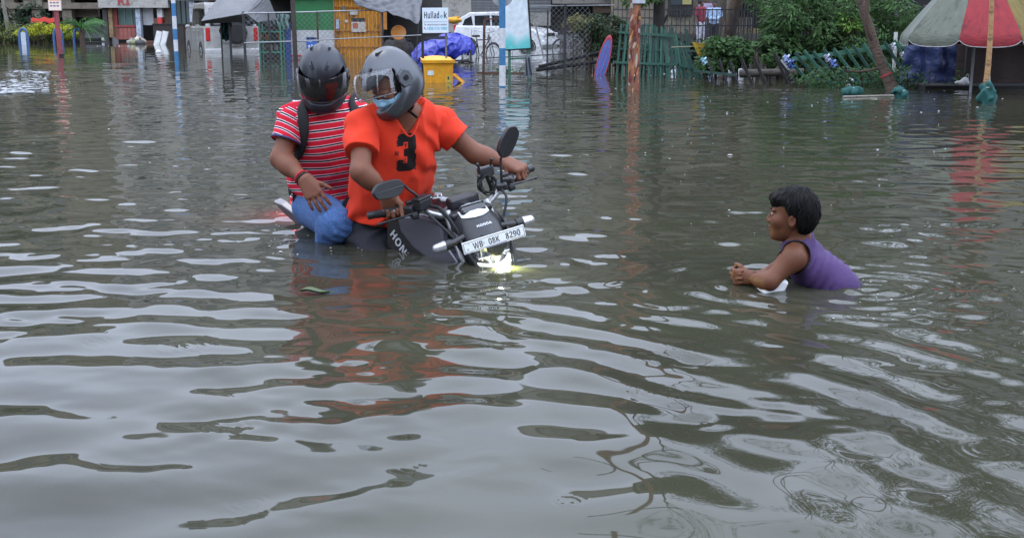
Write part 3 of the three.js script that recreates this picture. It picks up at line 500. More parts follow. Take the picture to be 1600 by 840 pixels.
// ---------------------------------------------------------------- buildings on the near side of the street, behind and beside the camera
for (const [x, z, turn, w, h, c, s, l] of [[-13, 14, Math.PI, 20, 13, [0.34, 0.31, 0.26], 61, 'tall ochre block across the street from the stalls'], [9, 15, Math.PI, 19, 14, [0.30, 0.30, 0.29], 62, 'tall grey block across the street from the stalls'], [-31, -8, Math.PI / 2, 26, 12, [0.33, 0.30, 0.27], 63, 'pale block closing the street beyond the hedge'], [25, -4, -Math.PI / 2, 26, 11, [0.26, 0.24, 0.22], 64, 'brown block closing the street beyond the umbrella']]) {
  const t = thing('street_building', l, 'building', V(x, 0, z), turn); storeys(t, w, -0.8, h, stained(c), 8, s);
}
// ---------------------------------------------------------------- hedge, posts, palm and car at the far left
const onP = (d) => { const p = PL(d); return { ...p, base: (px) => V(p.x(px, 60), 0, -d) }; };
{
  const d = 50, p = PL(d), w = p.x(118) - p.x(-40), cx = (p.x(118) + p.x(-40)) / 2;
  const cl = []; for (let i = 0; i < 9; i++) cl.push([p.x(-30 + i * 17) - cx, 0.35 + 0.08 * (i % 3), 0, 0.5, 0.42, 0.7]);
  const t = thing('hedge', 'long clipped hedge with dark trunk gaps along the far left water edge', 'hedge', V(cx, 0, -d));
  part('stem', Array.from({ length: 26 }, (_, i) => bar(V(-w / 2 + i * w / 26, -0.8, 0.1), V(-w / 2 + i * w / 26 + 0.06, 0.3, 0.1), 0.03, 0.02, 5, true)), BARK, t);
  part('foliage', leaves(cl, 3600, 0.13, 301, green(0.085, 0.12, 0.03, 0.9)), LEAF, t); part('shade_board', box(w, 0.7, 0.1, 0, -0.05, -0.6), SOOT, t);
  const q = PL(49), cl2 = []; for (let i = 0; i < 5; i++) cl2.push([(i - 2) * 0.42, 0.66 - 0.10 * Math.abs(i - 2.2) * 0.6, 0, 0.42, 0.24, 0.5]);
  bush('bright yellow green clipped shrub standing above the hedge', V(q.x(70), 0, -49), cl2, 3400, 0.09, green(0.30, 0.36, 0.02, 0.6), 302, 'shrub', 0.5, 'shrub');
  bush('small bright shrub at the end of the hedge beside the red post', V(q.x(106), 0, -49), [[0, 0.42, 0, 0.4, 0.22, 0.4]], 1100, 0.08, green(0.22, 0.28, 0.03, 0.6), 303, 'shrub', 0.5, 'shrub');
}
{
  // blue hoop barriers in front of the hedge
  const B = grimy([0.035, 0.09, 0.22], 0.6), W = grimy([0.45, 0.50, 0.56], 0.6), p = PL(47.5);
  const hoop = (px, l, white) => { const t = thing('hoop_barrier', l, 'barrier', V(p.x(px), 0, -47.5), 0, undefined); part('hoop', tube([V(-0.16, -0.8, 0), V(-0.16, 0.35, 0), V(-0.11, 0.55, 0), V(0, 0.62, 0), V(0.11, 0.55, 0), V(0.16, 0.35, 0), V(0.16, -0.8, 0)], 0.055, 40, 8), B, t); if (white) part('panel', box(0.2, 1.2, 0.03, 0, -0.12, 0), W, t); };
  hoop(36, 'blue hoop barrier with white centre in front of the hedge', true); hoop(90, 'blue hoop barrier half hidden behind the red post', false); hoop(121.5, 'blue open hoop barrier beside the palm and grey car', false);
  const r = thing('banner', 'red cloth banner hanging behind the bright shrub', 'banner', V(PL(51).x(72), 0, -51)); part('cloth', sheet((u, v) => V((u - 0.5) * 1.25, 0.86 + 0.2 * v - 0.1 * Math.abs(u - 0.5) + 0.03 * Math.sin(u * 17), 0.06 * Math.sin(u * 11)), 20, 4, 0.01), M([0.50, 0.05, 0.03], 0.85), r); part('pole', [bar(V(-0.62, -0.8, 0), V(-0.62, 1.15, 0), 0.025), bar(V(0.62, -0.8, 0), V(0.62, 1.1, 0), 0.025)], IRON, r);
  const tk = thing('tree', 'slim pale bare tree trunk at the left end of the hedge', 'tree', V(PL(51).x(14), 0, -51)); part('trunk', branching(V(0, -0.8, 0), V(0.03, 1, 0), 6, 0.10, 1, 77).out, stained([0.22, 0.20, 0.17], 0.9), tk); part('crown', leaves([[0, 7, 0, 1.6, 1.4, 1.6]], 1600, 0.2, 78, green(0.025, 0.055, 0.018)), LEAF, tk);
  bush('dark leafy plants growing behind the hedge', V(PL(52.5).x(30), 0, -52.5), [[-0.9, 0.8, 0, 0.8, 0.9, 0.5], [0.6, 1.0, 0, 0.7, 0.8, 0.5]], 2200, 0.2, green(0.02, 0.05, 0.02), 304, 'plant', 0.3, 'plant');
  // cycad: arching fronds, each a part
  const cy = thing('palm', 'young cycad palm with arching green fronds above the grey car', 'palm', V(PL(46.5).x(128), 0, -46.5)), rr = rng(31);
  part('trunk', bar(V(0, -0.8, 0), V(0, 0.62, 0), 0.12, 0.1, 8), BARK, cy);
  for (let k = 0; k < 26; k++) { const a = k * 2.4, lift = 0.25 + 0.9 * rr(), L = 0.75 + 0.4 * rr(), g = [], P0 = V(0, 0.62, 0), dir = V(Math.cos(a), 0, Math.sin(a)); const pt = (s) => P0.clone().addScaledVector(dir, L * s * 0.9).add(V(0, L * (lift * s - 0.75 * s * s), 0)); for (let i = 0; i < 6; i++) g.push(bar(pt(i / 6), pt((i + 1) / 6), 0.012, 0.01, 4, true)); for (let i = 2; i < 16; i++) for (const s of [1, -1]) { const b = pt(i / 16), side = V(-dir.z, -0.35, dir.x).multiplyScalar(s).addScaledVector(dir, 0.5).normalize(); g.push(new THREE.BufferGeometry().setFromPoints([b, b.clone().addScaledVector(side, 0.09).addScaledVector(dir, 0.025), b.clone().addScaledVector(side, 0.2)])); } const all = g.map((x) => { x = x.index ? x.toNonIndexed() : x; x.deleteAttribute('uv'); x.computeVertexNormals(); return x; }); part('frond', all, k % 3 ? FROND : FROND2, cy); }
}
// ---------------------------------------------------------------- cars: lofted body, x is the length (front at +x), y up from the water's bed, z across
function car(name, label, pos, turn, o) {
  const t = thing(name, label, 'car', pos, turn), L = o.L, W = o.W, H = o.H, hs = o.sill ?? 0.3, belt = o.belt;
  // side outline, as in the photographs: nose, bonnet, screen, roof, tail
  const low = o.low, glass = o.glassLine, xf = Math.max(...low.map((q) => q[0])) * L + 0.06, xr = Math.min(...low.map((q) => q[0])) * L - 0.06;
  const bodyPts = low.map(([x, y]) => [x * L, y]);
  part('body', prism(bodyPts, W - 0.14, 0.06), o.paint, t);
  const cab = prism(glass.map(([x, y]) => [x * L, y]), W - 0.26, 0.05); part('cabin', cab, o.paint, t);
  const G = o.glass ?? M([0.015, 0.018, 0.02], 0.06, { clearcoat: 0.3 });
  for (const s of [1, -1]) {
    for (const wn of o.windows) { const g = prism(wn.map(([x, y]) => [x * L, y]), 0.012, 0.003).rotateX(0).translate(0, 0, s * (W / 2 - 0.076)); part('window', g, G, t); }
    for (const dx of o.seams) part('door_seam', box(0.012, 0.5, 0.008, dx * L, (hs + belt) / 2 + 0.03, s * (W / 2 - 0.012)), SOOT, t);
    for (const dx of o.handles) part('door_handle', rbox(0.13, 0.028, 0.03, 0.01, dx * L, belt - 0.08, s * (W / 2 - 0.005)), o.trim ?? o.paint, t);
    for (const wx of [o.wf, o.wr]) { const w = part('wheel', new THREE.CylinderGeometry(o.R, o.R, 0.18, 28).rotateX(Math.PI / 2).translate(wx * L, o.R, s * (W / 2 - 0.09)), RUBBER, t); part('rim', [new THREE.CylinderGeometry(o.R * 0.62, o.R * 0.58, 0.03, 20).rotateX(Math.PI / 2).translate(wx * L, o.R, s * (W / 2 + 0.004)), ...[0, 1, 2, 3, 4].map((k) => box(o.R * 0.5, 0.05, 0.02, o.R * 0.3, 0, 0).rotateZ(k * 1.2566).translate(wx * L, o.R, s * (W / 2 + 0.022)))], grimy([0.16, 0.16, 0.165], 0.5, { metalness: 0.5 }), w); part('wheel_arch', new THREE.TorusGeometry(o.R + 0.045, 0.035, 8, 24, Math.PI).translate(wx * L, o.R - 0.02, s * (W / 2 - 0.03)), DARK, t); }
    part('headlight', rbox(0.1, 0.14, 0.3, 0.04, xf - 0.035, o.lampY, s * (W / 2 - 0.28)), M([0.5, 0.52, 0.54], 0.1), t); part('tail_light', rbox(0.08, o.tailH ?? 0.3, 0.14, 0.03, xr + 0.03, o.tailY, s * (W / 2 - 0.12)), M([0.35, 0.012, 0.012], 0.2), t);
    part('mirror', rbox(0.09, 0.11, 0.16, 0.04, 0.17 * L, belt + 0.05, s * (W / 2 + 0.08)), o.paint, t);
  }
  part('windscreen', sheet((u, v) => V(lerp(o.ws[0][0], o.ws[1][0], v) * L + 0.065, lerp(o.ws[0][1], o.ws[1][1], v), (u - 0.5) * (W - 0.36)), 6, 4, 0.012), G, t);
  part('rear_window', sheet((u, v) => V(lerp(o.rw[0][0], o.rw[1][0], v) * L - 0.065, lerp(o.rw[0][1], o.rw[1][1], v), (u - 0.5) * (W - 0.4)), 6, 4, 0.012), G, t);
  part('bumper', [rbox(0.16, 0.2, W - 0.05, 0.06, xf - 0.02, 0.42, 0)], o.bumper ?? o.paint, t); part('bumper', [rbox(0.16, 0.2, W - 0.05, 0.06, xr + 0.02, 0.42, 0)], o.bumper ?? o.paint, t);
  part('grille', rbox(0.05, 0.12, W * 0.45, 0.02, xf - 0.01, o.lampY, 0), DARK, t); part('number_plate', box(0.02, 0.11, 0.42, xr - 0.02, 0.66, 0), M([0.6, 0.6, 0.58], 0.5), t);
  if (o.spare) { const sp = part('spare_wheel', new THREE.CylinderGeometry(0.34, 0.34, 0.2, 28).rotateZ(Math.PI / 2).translate(xr - 0.1, 0.98, 0.1), RUBBER, t); part('cover', new THREE.CylinderGeometry(0.27, 0.3, 0.03, 28).rotateZ(Math.PI / 2).translate(xr - 0.21, 0.98, 0.1), DARK, sp); }
  return t;
}
const hatch = (paint) => ({ L: 3.55, W: 1.58, H: 1.5, R: 0.28, belt: 0.94, sill: 0.3, wf: 0.335, wr: -0.335, lampY: 0.72, tailY: 0.92, paint, seams: [0.17, -0.09, -0.30], handles: [-0.04, -0.26],
  low: [[-0.49, 0.32], [-0.5, 0.75], [-0.475, 0.98], [0.22, 0.96], [0.40, 0.86], [0.485, 0.70], [0.495, 0.45], [0.48, 0.28]], glassLine: [[-0.475, 0.96], [-0.43, 1.30], [-0.33, 1.47], [0.0, 1.49], [0.09, 1.44], [0.235, 0.96]], ws: [[0.235, 0.99], [0.095, 1.43]], rw: [[-0.475, 1.0], [-0.41, 1.36]],
  windows: [[[-0.42, 1.0], [-0.385, 1.26], [-0.31, 1.38], [-0.29, 1.0]], [[-0.27, 1.0], [-0.27, 1.39], [-0.10, 1.41], [-0.09, 1.0]], [[-0.07, 1.0], [-0.075, 1.41], [0.02, 1.39], [0.175, 1.0]]] });
const suv = (paint) => ({ L: 4.3, W: 1.7, H: 1.9, R: 0.34, belt: 1.12, sill: 0.42, wf: 0.33, wr: -0.30, lampY: 0.86, tailY: 0.95, spare: true, bumper: grimy([0.4, 0.4, 0.39]), tailH: 0.42, paint, seams: [0.17, -0.04, -0.23], handles: [0.0, -0.2],
  low: [[-0.485, 0.42], [-0.49, 1.14], [0.23, 1.13], [0.47, 1.02], [0.49, 0.62], [0.48, 0.40]], glassLine: [[-0.485, 1.12], [-0.47, 1.80], [-0.42, 1.86], [0.08, 1.86], [0.13, 1.78], [0.235, 1.12]], ws: [[0.245, 1.15], [0.14, 1.76]], rw: [[-0.49, 1.2], [-0.478, 1.74]],
  windows: [[[-0.46, 1.2], [-0.45, 1.72], [-0.25, 1.74], [-0.25, 1.2]], [[-0.225, 1.2], [-0.225, 1.74], [-0.05, 1.74], [-0.05, 1.2]], [[-0.03, 1.2], [-0.03, 1.74], [0.09, 1.72], [0.19, 1.2]]] });
const carPaint = (c, m = 0) => M(c, 0.3, { metalness: m, clearcoat: 0.6, clearcoatRoughness: 0.08, map: GRIME });
{
  const a = PL(44); car('parked_car', 'white hatchback parked in the flood behind the blue tarpaulin and white board', V(a.x(791), -0.27, -44), -0.42, hatch(carPaint([0.66, 0.67, 0.68])));
car('parked_suv', 'silver off-road car seen from its rear corner under the edge of the grey tarpaulin', V(-9.5, -0.40, -38.3), 113 * Math.PI / 180, suv(carPaint([0.36, 0.355, 0.335], 0.1)));
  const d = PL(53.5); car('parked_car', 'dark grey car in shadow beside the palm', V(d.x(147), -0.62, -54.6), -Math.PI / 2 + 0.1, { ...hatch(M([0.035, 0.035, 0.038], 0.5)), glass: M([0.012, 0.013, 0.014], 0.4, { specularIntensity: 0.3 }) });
}
// ---------------------------------------------------------------- posts standing in the water
function bandedPost(px, baseY, topY, bands, r, label) {
  const p0 = onWater(px, baseY), d = -p0.z, t = thing('traffic_post', label, 'post', p0), ys = bands.map((b) => PL(d).y(b));
  const BL = grimy([0.03, 0.16, 0.33], 0.55), WH = grimy([0.56, 0.58, 0.60], 0.6); part('post', bar(V(0, -0.8, 0), V(0, ys[0], 0), r, r, 14), BL, t);
  for (let i = 0; i < ys.length - 1; i++) part('band', bar(V(0, ys[i + 1], 0), V(0, ys[i], 0), r + 0.003, r + 0.003, 18, true), i % 2 ? WH : BL, t);
  return [t, d];
}
bandedPost(276, 101, -30, [-30, -14, 5, 25, 45, 62, 80, 103], 0.046, 'blue and white banded post standing alone before the shop row');
const [signPost, signD] = bandedPost(785, 136, -40, [-40, 44, 75, 102, 134], 0.046, 'blue and white banded post beside the leaning white board');
part('round_sign', [new THREE.CylinderGeometry(0.165, 0.165, 0.006, 32).rotateX(Math.PI / 2).translate(-0.0, PL(signD).y(-7), -0.05)], grimy([0.30, 0.31, 0.33], 0.45), signPost);
{
  const p0 = onWater(93.5, 88), d = -p0.z, p = PL(d), t = thing('sign_post', 'weathered red post with a printed board in front of the hedge', 'post', p0);
  part('post', [bar(V(0.03, -0.8, 0), V(-0.02, p.y(16), 0), 0.072, 0.066, 12)], stained([0.25, 0.055, 0.065], 0.85), t); part('post_top', bar(V(-0.02, p.y(16), 0), V(-0.04, p.y(-20), 0), 0.05, 0.045, 10), stained([0.2, 0.17, 0.14]), t); part('foot_ring', bar(V(0.028, 0.01, 0), V(0.026, 0.06, 0), 0.078, 0.078, 12), DARK, t);
  const bt = canvasTex(128, 128, (x, w, h) => { x.fillStyle = '#d8c3b4'; x.fillRect(0, 0, w, h); x.fillStyle = '#c96a3a'; x.fillRect(8, 6, w - 16, 50); x.fillStyle = '#6b6672'; for (let i = 0; i < 6; i++) x.fillRect(14 + (i % 3) * 34, 66 + ((i / 3) | 0) * 24, 26, 12); });
  part('board', box(0.36, 0.48, 0.02, 0.0, p.y(2.5), 0.09), grimy([0.4, 0.36, 0.33]), t); part('board_print', new THREE.PlaneGeometry(0.34, 0.46).translate(0.0, p.y(2.5), 0.103), new THREE.MeshPhysicalMaterial({ map: bt, roughness: 0.7 }), t);
}
{
  // the peeling utility pole: rust, orange paint and scraps of paper
  const p0 = onWater(990, 141), d = -p0.z, p = PL(d), t = thing('utility_pole', 'peeling rusty utility pole with orange paint in front of the green fence', 'pole', p0), hgt = 9.5;
  const tex = canvasTex(256, 1024, (x, w, h) => { const r = rng(17); x.fillStyle = '#74503d'; x.fillRect(0, 0, w, h); const blot = (n, cs, s) => { for (let i = 0; i < n; i++) { x.fillStyle = cs[(r() * cs.length) | 0]; x.beginPath(); const X = r() * w, Y = r() * h, a = 2 + r() * s; x.ellipse(X, Y, a * 0.6, a * (0.8 + r() * 1.6), r(), 0, 7); x.fill(); } }; blot(320, ['#5b2a20', '#713126', '#7e4030', '#8f5a3b', '#4a231c'], 20); blot(130, ['#b98453', '#c99d6c', '#a36a3d', '#9c8f7c'], 13); x.fillStyle = '#b0702f'; for (let i = 0; i < 60; i++) x.fillRect((i % 3 ? 0 : w * 0.92) + r() * 14, r() * h, 10 + r() * 26, 10 + r() * 60); blot(90, ['#3a1d18', '#2f1a16', '#6d1f1c'], 8); blot(30, ['#b3a48c', '#a29a8a', '#8b8f90'], 4); });
  tex.wrapS = tex.wrapT = THREE.RepeatWrapping; tex.repeat.set(1, 2.2);
  const dir = V(0.015, 1, 0); const g = new THREE.CylinderGeometry(0.05, 0.088, hgt, 22, 8); g.rotateY(2.3).translate(0, hgt / 2 - 0.8, 0); part('pole', g.applyMatrix4(new THREE.Matrix4().makeShear(0.012, 0, 0, 0, 0, 0)), M([1, 1, 1], 0.85, { map: tex, bumpMap: BUMP, bumpScale: 0.01 }), t);
  const r = rng(23); for (let k = 0; k < 13; k++) { const y = 0.08 + 0.09 * k + 0.06 * r(), a = -0.1 + 1.9 * (r() - 0.5), w = 0.022 + 0.035 * r(), h = 0.02 + 0.05 * r(); part('poster_scrap', sheet((u, v) => { const th = a + (u - 0.5) * w / 0.088, R = 0.091 + 0.012 * Math.pow(u, 3) * (k % 2); return V(R * Math.sin(th), y + (v - 0.5) * h + 0.01 * Math.sin(u * 4), R * Math.cos(th)); }, 5, 3, 0.002), grimy([[0.34, 0.30, 0.26], [0.22, 0.04, 0.03], [0.36, 0.19, 0.05], [0.10, 0.035, 0.025]][k % 4]), t); }
  part('pole_cap', box(0.19, 0.06, 0.19, 0.04, PL(d).y(2), 0), grimy([0.4, 0.42, 0.46]), t);
  part('cross_arm', box(1.6, 0.1, 0.1, 0.1, hgt - 1.5, 0), IRON, t);
  // wires and a knot of loose cable at its head, seen only mirrored in the flood
for (let k = 0; k < 2; k++) part('wire', tube([V(0.2 + k * 0.4, hgt - 1.4, 0), V(7, hgt - 2.3 + 0.3 * k, -0.4), V(16, hgt - 1.0, -0.5 + k * 0.3)], 0.006, 20, 4), IRON, t);
}
// ---------------------------------------------------------------- chain link
function chainLink(x0, x1, y0, y1, pitch, r) {
  const g = [], H = y1 - y0; for (let x = x0 - H; x < x1; x += pitch) for (const s of [1, -1]) { let xa = s > 0 ? x : x + H, xb = s > 0 ? x + H : x, ya = y0, yb = y1; const cut = (lim, hi) => { if (hi ? xa > lim : xa < lim) { ya += (lim - xa) / (xb - xa) * (yb - ya); xa = lim; } if (hi ? xb > lim : xb < lim) { yb = ya + (lim - xa) / (xb - xa) * (yb - ya); xb = lim; } }; if ((xa < x0 && xb < x0) || (xa > x1 && xb > x1)) continue; cut(x0, false); cut(x1, true); if (Math.abs(xb - xa) < 0.01) continue; g.push(bar(V(xa, ya, s * r), V(xb, yb, s * r), r, r, 3, true)); } return g;
}
const WIRE = M([0.16, 0.165, 0.17], 0.5, { metalness: 0.5 });
// ---------------------------------------------------------------- tarpaulin stall with green and white booth and orange door behind chain link
const TARP = M([0.05, 0.054, 0.064], 0.5, { bumpMap: CREASE, bumpScale: 0.05, map: GRIME }), TARPBLUE = M([0.022, 0.032, 0.30], 0.35, { bumpMap: CREASE, bumpScale: 0.05 });
{
  const d = 31, p = PL(d), O = V(p.x(490), 0, -d), t = thing('market_stall', 'green and white booth with ribbed orange door under grey tarpaulins', 'stall', O), L = (px) => p.x(px) - O.x;
  const rw = (a, b, c, e, z, m, n, dep = 0.06, par = t) => part(n, box(L(b) - L(a), p.y(c) - p.y(e), dep, (L(a) + L(b)) / 2, (p.y(c) + p.y(e)) / 2, z), m, par);
  rw(463, 524, -14, 47, 0, grimy([0.012, 0.14, 0.035], 0.6), 'green_board'); rw(455, 524, 47, 96, 0.01, grimy([0.47, 0.475, 0.47], 0.6), 'white_board'); rw(455, 470, 85.5, 88.5, 0.05, M([0.4, 0.02, 0.03], 0.6), 'red_strip', 0.02);
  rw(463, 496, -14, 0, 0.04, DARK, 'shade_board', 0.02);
  const po = rw(479, 495, 58, 76, 0.06, grimy([0.05, 0.12, 0.42]), 'poster', 0.012); part('poster_print', new THREE.PlaneGeometry(L(494.5) - L(479.5), p.y(58.5) - p.y(75.5)).translate((L(479) + L(495)) / 2, p.y(67), 0.07), new THREE.MeshPhysicalMaterial({ roughness: 0.6, map: canvasTex(64, 64, (x) => { x.fillStyle = '#2f5cb0'; x.fillRect(0, 0, 64, 64); x.fillStyle = '#15171c'; x.fillRect(0, 0, 64, 11); x.fillStyle = '#9fc0ea'; x.fillRect(6, 16, 30, 10); x.fillStyle = '#d7dde6'; x.fillRect(10, 44, 10, 18); x.fillRect(28, 40, 9, 22); }) }), po);
  // ribbed orange sheet: every rib is modelled
  const x0 = L(524), x1 = L(597), yT = p.y(-16), yB = p.y(95), rib = sheet((u, v) => V(lerp(x0, x1, u), lerp(yB, yT, v), 0.03 * Math.sin(u * Math.PI * 2 * 11.5) + 0.004 * Math.sin(v * 23)), 140, 8, 0.006);
  const ORS = stained([0.52, 0.235, 0.022], 0.55); part('ribbed_sheet', rib, ORS, t);
  for (const y of [10, 47, 72]) rw(524, 597, y, y + 1.4, 0.05, grimy([0.36, 0.14, 0.02]), 'batten', 0.03);
  rw(598, 605, -10, 46, 0.03, grimy([0.42, 0.17, 0.03]), 'door_post', 0.08); rw(595.5, 597.8, -10, 98, 0.07, grimy([0.2, 0.09, 0.03]), 'door_post', 0.08); rw(523, 525, -10, 98, 0.07, grimy([0.27, 0.12, 0.03]), 'door_post', 0.08);
  for (const [a, b, c, e, m] of [[550, 571, 28, 33, [0.015, 0.015, 0.015]], [550, 572, 34, 50, [0.42, 0.38, 0.33]], [552, 560, 36, 44, [0.35, 0.08, 0.04]], [526, 531, 30, 45, [0.33, 0.38, 0.45]], [548, 560, 18, 23, [0.4, 0.38, 0.36]], [536, 541, 9, 18, [0.1, 0.09, 0.08]], [540, 545, 31, 35, [0.42, 0.40, 0.36]]]) rw(a, b, c, e, 0.062 + (m[0] > 0.4 ? 0.004 : 0.01), grimy(m), 'paper_notice', 0.008);
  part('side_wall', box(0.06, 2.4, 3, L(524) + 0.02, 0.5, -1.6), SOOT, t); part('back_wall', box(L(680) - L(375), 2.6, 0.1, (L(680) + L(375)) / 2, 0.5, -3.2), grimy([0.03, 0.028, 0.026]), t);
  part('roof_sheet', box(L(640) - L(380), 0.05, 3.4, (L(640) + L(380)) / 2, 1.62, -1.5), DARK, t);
  rw(447, 455, 36, 96, 0.1, grimy([0.035, 0.075, 0.25]), 'blue_post', 0.1);
}
{
  const d = 30.2, p = PL(d), shelf = thing('shelf_rack', 'green metal shelf rack standing in the dark stall behind the chain link', 'shelf', V(p.x(423), 0, -d)), L = (px) => p.x(px) - p.x(423), G = grimy([0.06, 0.26, 0.17], 0.5);
  for (const px of [405, 438]) for (const z of [0, -0.4]) part('upright', box(0.035, 1.0, 0.035, L(px), p.y(66), z), G, shelf);
  for (const py of [49.5, 65, 81.5]) part('shelf', [box(L(439) - L(404), 0.04, 0.03, L(421.5), p.y(py), 0.0), box(L(438) - L(405), 0.015, 0.4, L(421.5), p.y(py), -0.2)], G, shelf);
  const r = rng(41); for (let i = 0; i < 7; i++) { const px = 408 + i * 4.2, py = i % 2 ? 80.5 : 64, hh = 0.1 + 0.12 * r(), o = thing('stored_jar', ['tin', 'squat jar', 'brown jar', 'pale tub', 'dark bottle', 'small tin', 'rusty can'][i] + (i % 2 ? ' on the lowest green shelf behind the chain link' : ' on the middle green shelf behind the chain link'), 'container', V(p.x(px), p.y(py) + 0.022, -d - 0.12)); part('jar', lathe([[0.001, 0], [0.045, 0], [0.05, hh * 0.2], [0.047, hh * 0.75], [0.03, hh * 0.9], [0.03, hh], [0.001, hh]], 12), grimy([[0.22, 0.14, 0.07], [0.12, 0.10, 0.08], [0.25, 0.12, 0.05], [0.3, 0.27, 0.2], [0.06, 0.07, 0.06], [0.2, 0.2, 0.19], [0.16, 0.07, 0.03]][i]), o); part('lid', new THREE.CylinderGeometry(0.034, 0.034, 0.025, 12).translate(0, hh + 0.01, 0), IRON, o); }
  // clothes hung in the stall
  const hang = (px0, px1, py0, py1, c, l, dd = 30.6, cat = 'cloth') => { const q = PL(dd), w = q.x(px1) - q.x(px0), h = q.y(py0) - q.y(py1), o = thing('hanging_cloth', l, cat, V(q.x((px0 + px1) / 2), q.y(py1), -dd)); part('cloth', sheet((u, v) => V((u - 0.5) * w * (1 - 0.18 * (1 - v)) + 0.02 * Math.sin(v * 9), h * v * (1 - 0.06 * Math.abs(u - 0.5)) + 0.05 * h * Math.sin(u * 9) * (1 - v), 0.06 * Math.sin(u * 15 + v * 3) + 0.03 * Math.sin(u * 31)), 26, 10, 0.006), cloth(c), o); part('peg', bar(V(-w * 0.3, h, 0), V(-w * 0.3, h + 0.08, 0), 0.008), IRON, o); return o; };
  hang(384, 412, 21, 37, [0.10, 0.105, 0.10], 'grey cloth hung high at the open end of the stall'); hang(416, 431, 22, 41, [0.10, 0.12, 0.12], 'pale grey shirt hung between two posts in the stall'); hang(434, 452, 22, 46, [0.13, 0.20, 0.18], 'light green shirt hung beside the blue post'); hang(398, 416, 24, 33, [0.055, 0.055, 0.05], 'dark cloth hung in the middle of the stall');
  hang(344, 361, 35, 63, [0.012, 0.045, 0.045], 'dark teal cloth hung on the tarpaulin pole', 28.4);
}
{
  // grey tarpaulin pitched over the front of the stall
  const d = 28.2, p = PL(d), t = thing('tarpaulin', 'grey tarpaulin sloping down over the parked cars on poles', 'tarpaulin', V(p.x(360), 0, -d)), X = (px, py, z) => { const q = at(px, py, d - z); return V(q.x - t.position.x, q.y, z); };
  const A = X(415, -14, -1.5), B = X(352, -16, -1.8), C = X(314, 33, 0.6), D = X(384, 21, 0.9), mid = (a, b, s) => a.clone().lerp(b, s);
  part('cover', sheet((u, v) => { const a = mid(C, D, u), b = mid(B, A, u); const q = mid(a, b, v); q.y -= 0.10 * Math.sin(v * Math.PI) * (0.4 + Math.sin(u * Math.PI)) + 0.03 * Math.sin(u * 12) * v; q.x += (u < 0.5 ? -1 : 1) * 0.06 * Math.sin(v * 3.1); return q; }, 30, 16, 0.02), M([0.09, 0.095, 0.105], 0.5, { bumpMap: CREASE, bumpScale: 0.06, map: GRIME }), t);
  part('flap', sheet((u, v) => { const q = mid(C, D, u), hg = 0.12 + 0.5 * Math.pow(Math.max(0, u), 1.2) * (1 - u * 0.4) * 0.8; return V(q.x - 0.0, q.y - hg * (1 - v) * 0.45, q.z - (1 - v) * 0.25 + 0.03 * Math.sin(u * 15)); }, 24, 6, 0.015), M([0.05, 0.052, 0.055], 0.7, { bumpMap: CREASE, bumpScale: 0.04 }), t);
  part('cover_side', sheet((u, v) => { const q = mid(D, A, u); return V(q.x + 0.25 * v, q.y - 0.5 * v * (0.4 + u), q.z); }, 12, 4, 0.015), M([0.08, 0.082, 0.088], 0.7, { bumpMap: CREASE, bumpScale: 0.04 }), t);
  part('pole', [bar(V(X(358, 40, 0.3).x, -0.8, 0.3), V(X(358, 25, 0.3).x, 1.05, 0.3), 0.03)], IRON, t); part('pole', bar(V(X(344, 40, 0).x, -0.8, 0), V(X(344, 25, 0).x, 1.0, 0), 0.02), IRON, t);
  const w = thing('plank', 'grey weathered plank upright in the water below the teal cloth', 'plank', onWater(354, 90)); part('board', rbox(0.24, 1.6, 0.05, 0.01, 0, -0.02, 0), grimy([0.24, 0.24, 0.23]), w); part('batten', box(0.26, 0.05, 0.02, 0, 0.42, 0.04), grimy([0.2, 0.2, 0.19]), w);
  // second tarpaulin, sagging over the open end at the right
  const e = 26, r = PL(e), t2 = thing('tarpaulin', 'crumpled grey tarpaulin sagging over the orange door', 'tarpaulin', V(r.x(605), 0, -e)), Y = (px, py, z) => { const q = at(px, py, e - z); return V(q.x - t2.position.x, q.y, z); };
  const A2 = Y(548, -8, 0.2), B2 = Y(662, -22, -2.2), C2 = Y(554, 1, 0.6), D2 = Y(655, 33, 0.4);
  part('cover', sheet((u, v) => { const q = C2.clone().lerp(D2, u).lerp(A2.clone().lerp(B2, u), v); q.y += -0.07 * Math.sin(u * 3.14) * 1.2 - 0.05 * Math.sin(u * 6.5 + 1) * (1 - v) + 0.045 * noise.noise(u * 9, v * 7, 3) * 1.4; q.z += 0.1 * noise.noise(u * 6, v * 6, 8); return q; }, 44, 24, 0.02), TARP, t2);
  part('rope', tube([Y(655, 33, 0.4), Y(652, 60, 0.4), V(Y(650, 60, 0.4).x, -0.3, 0.4)], 0.012, 12, 5), IRON, t2);
}
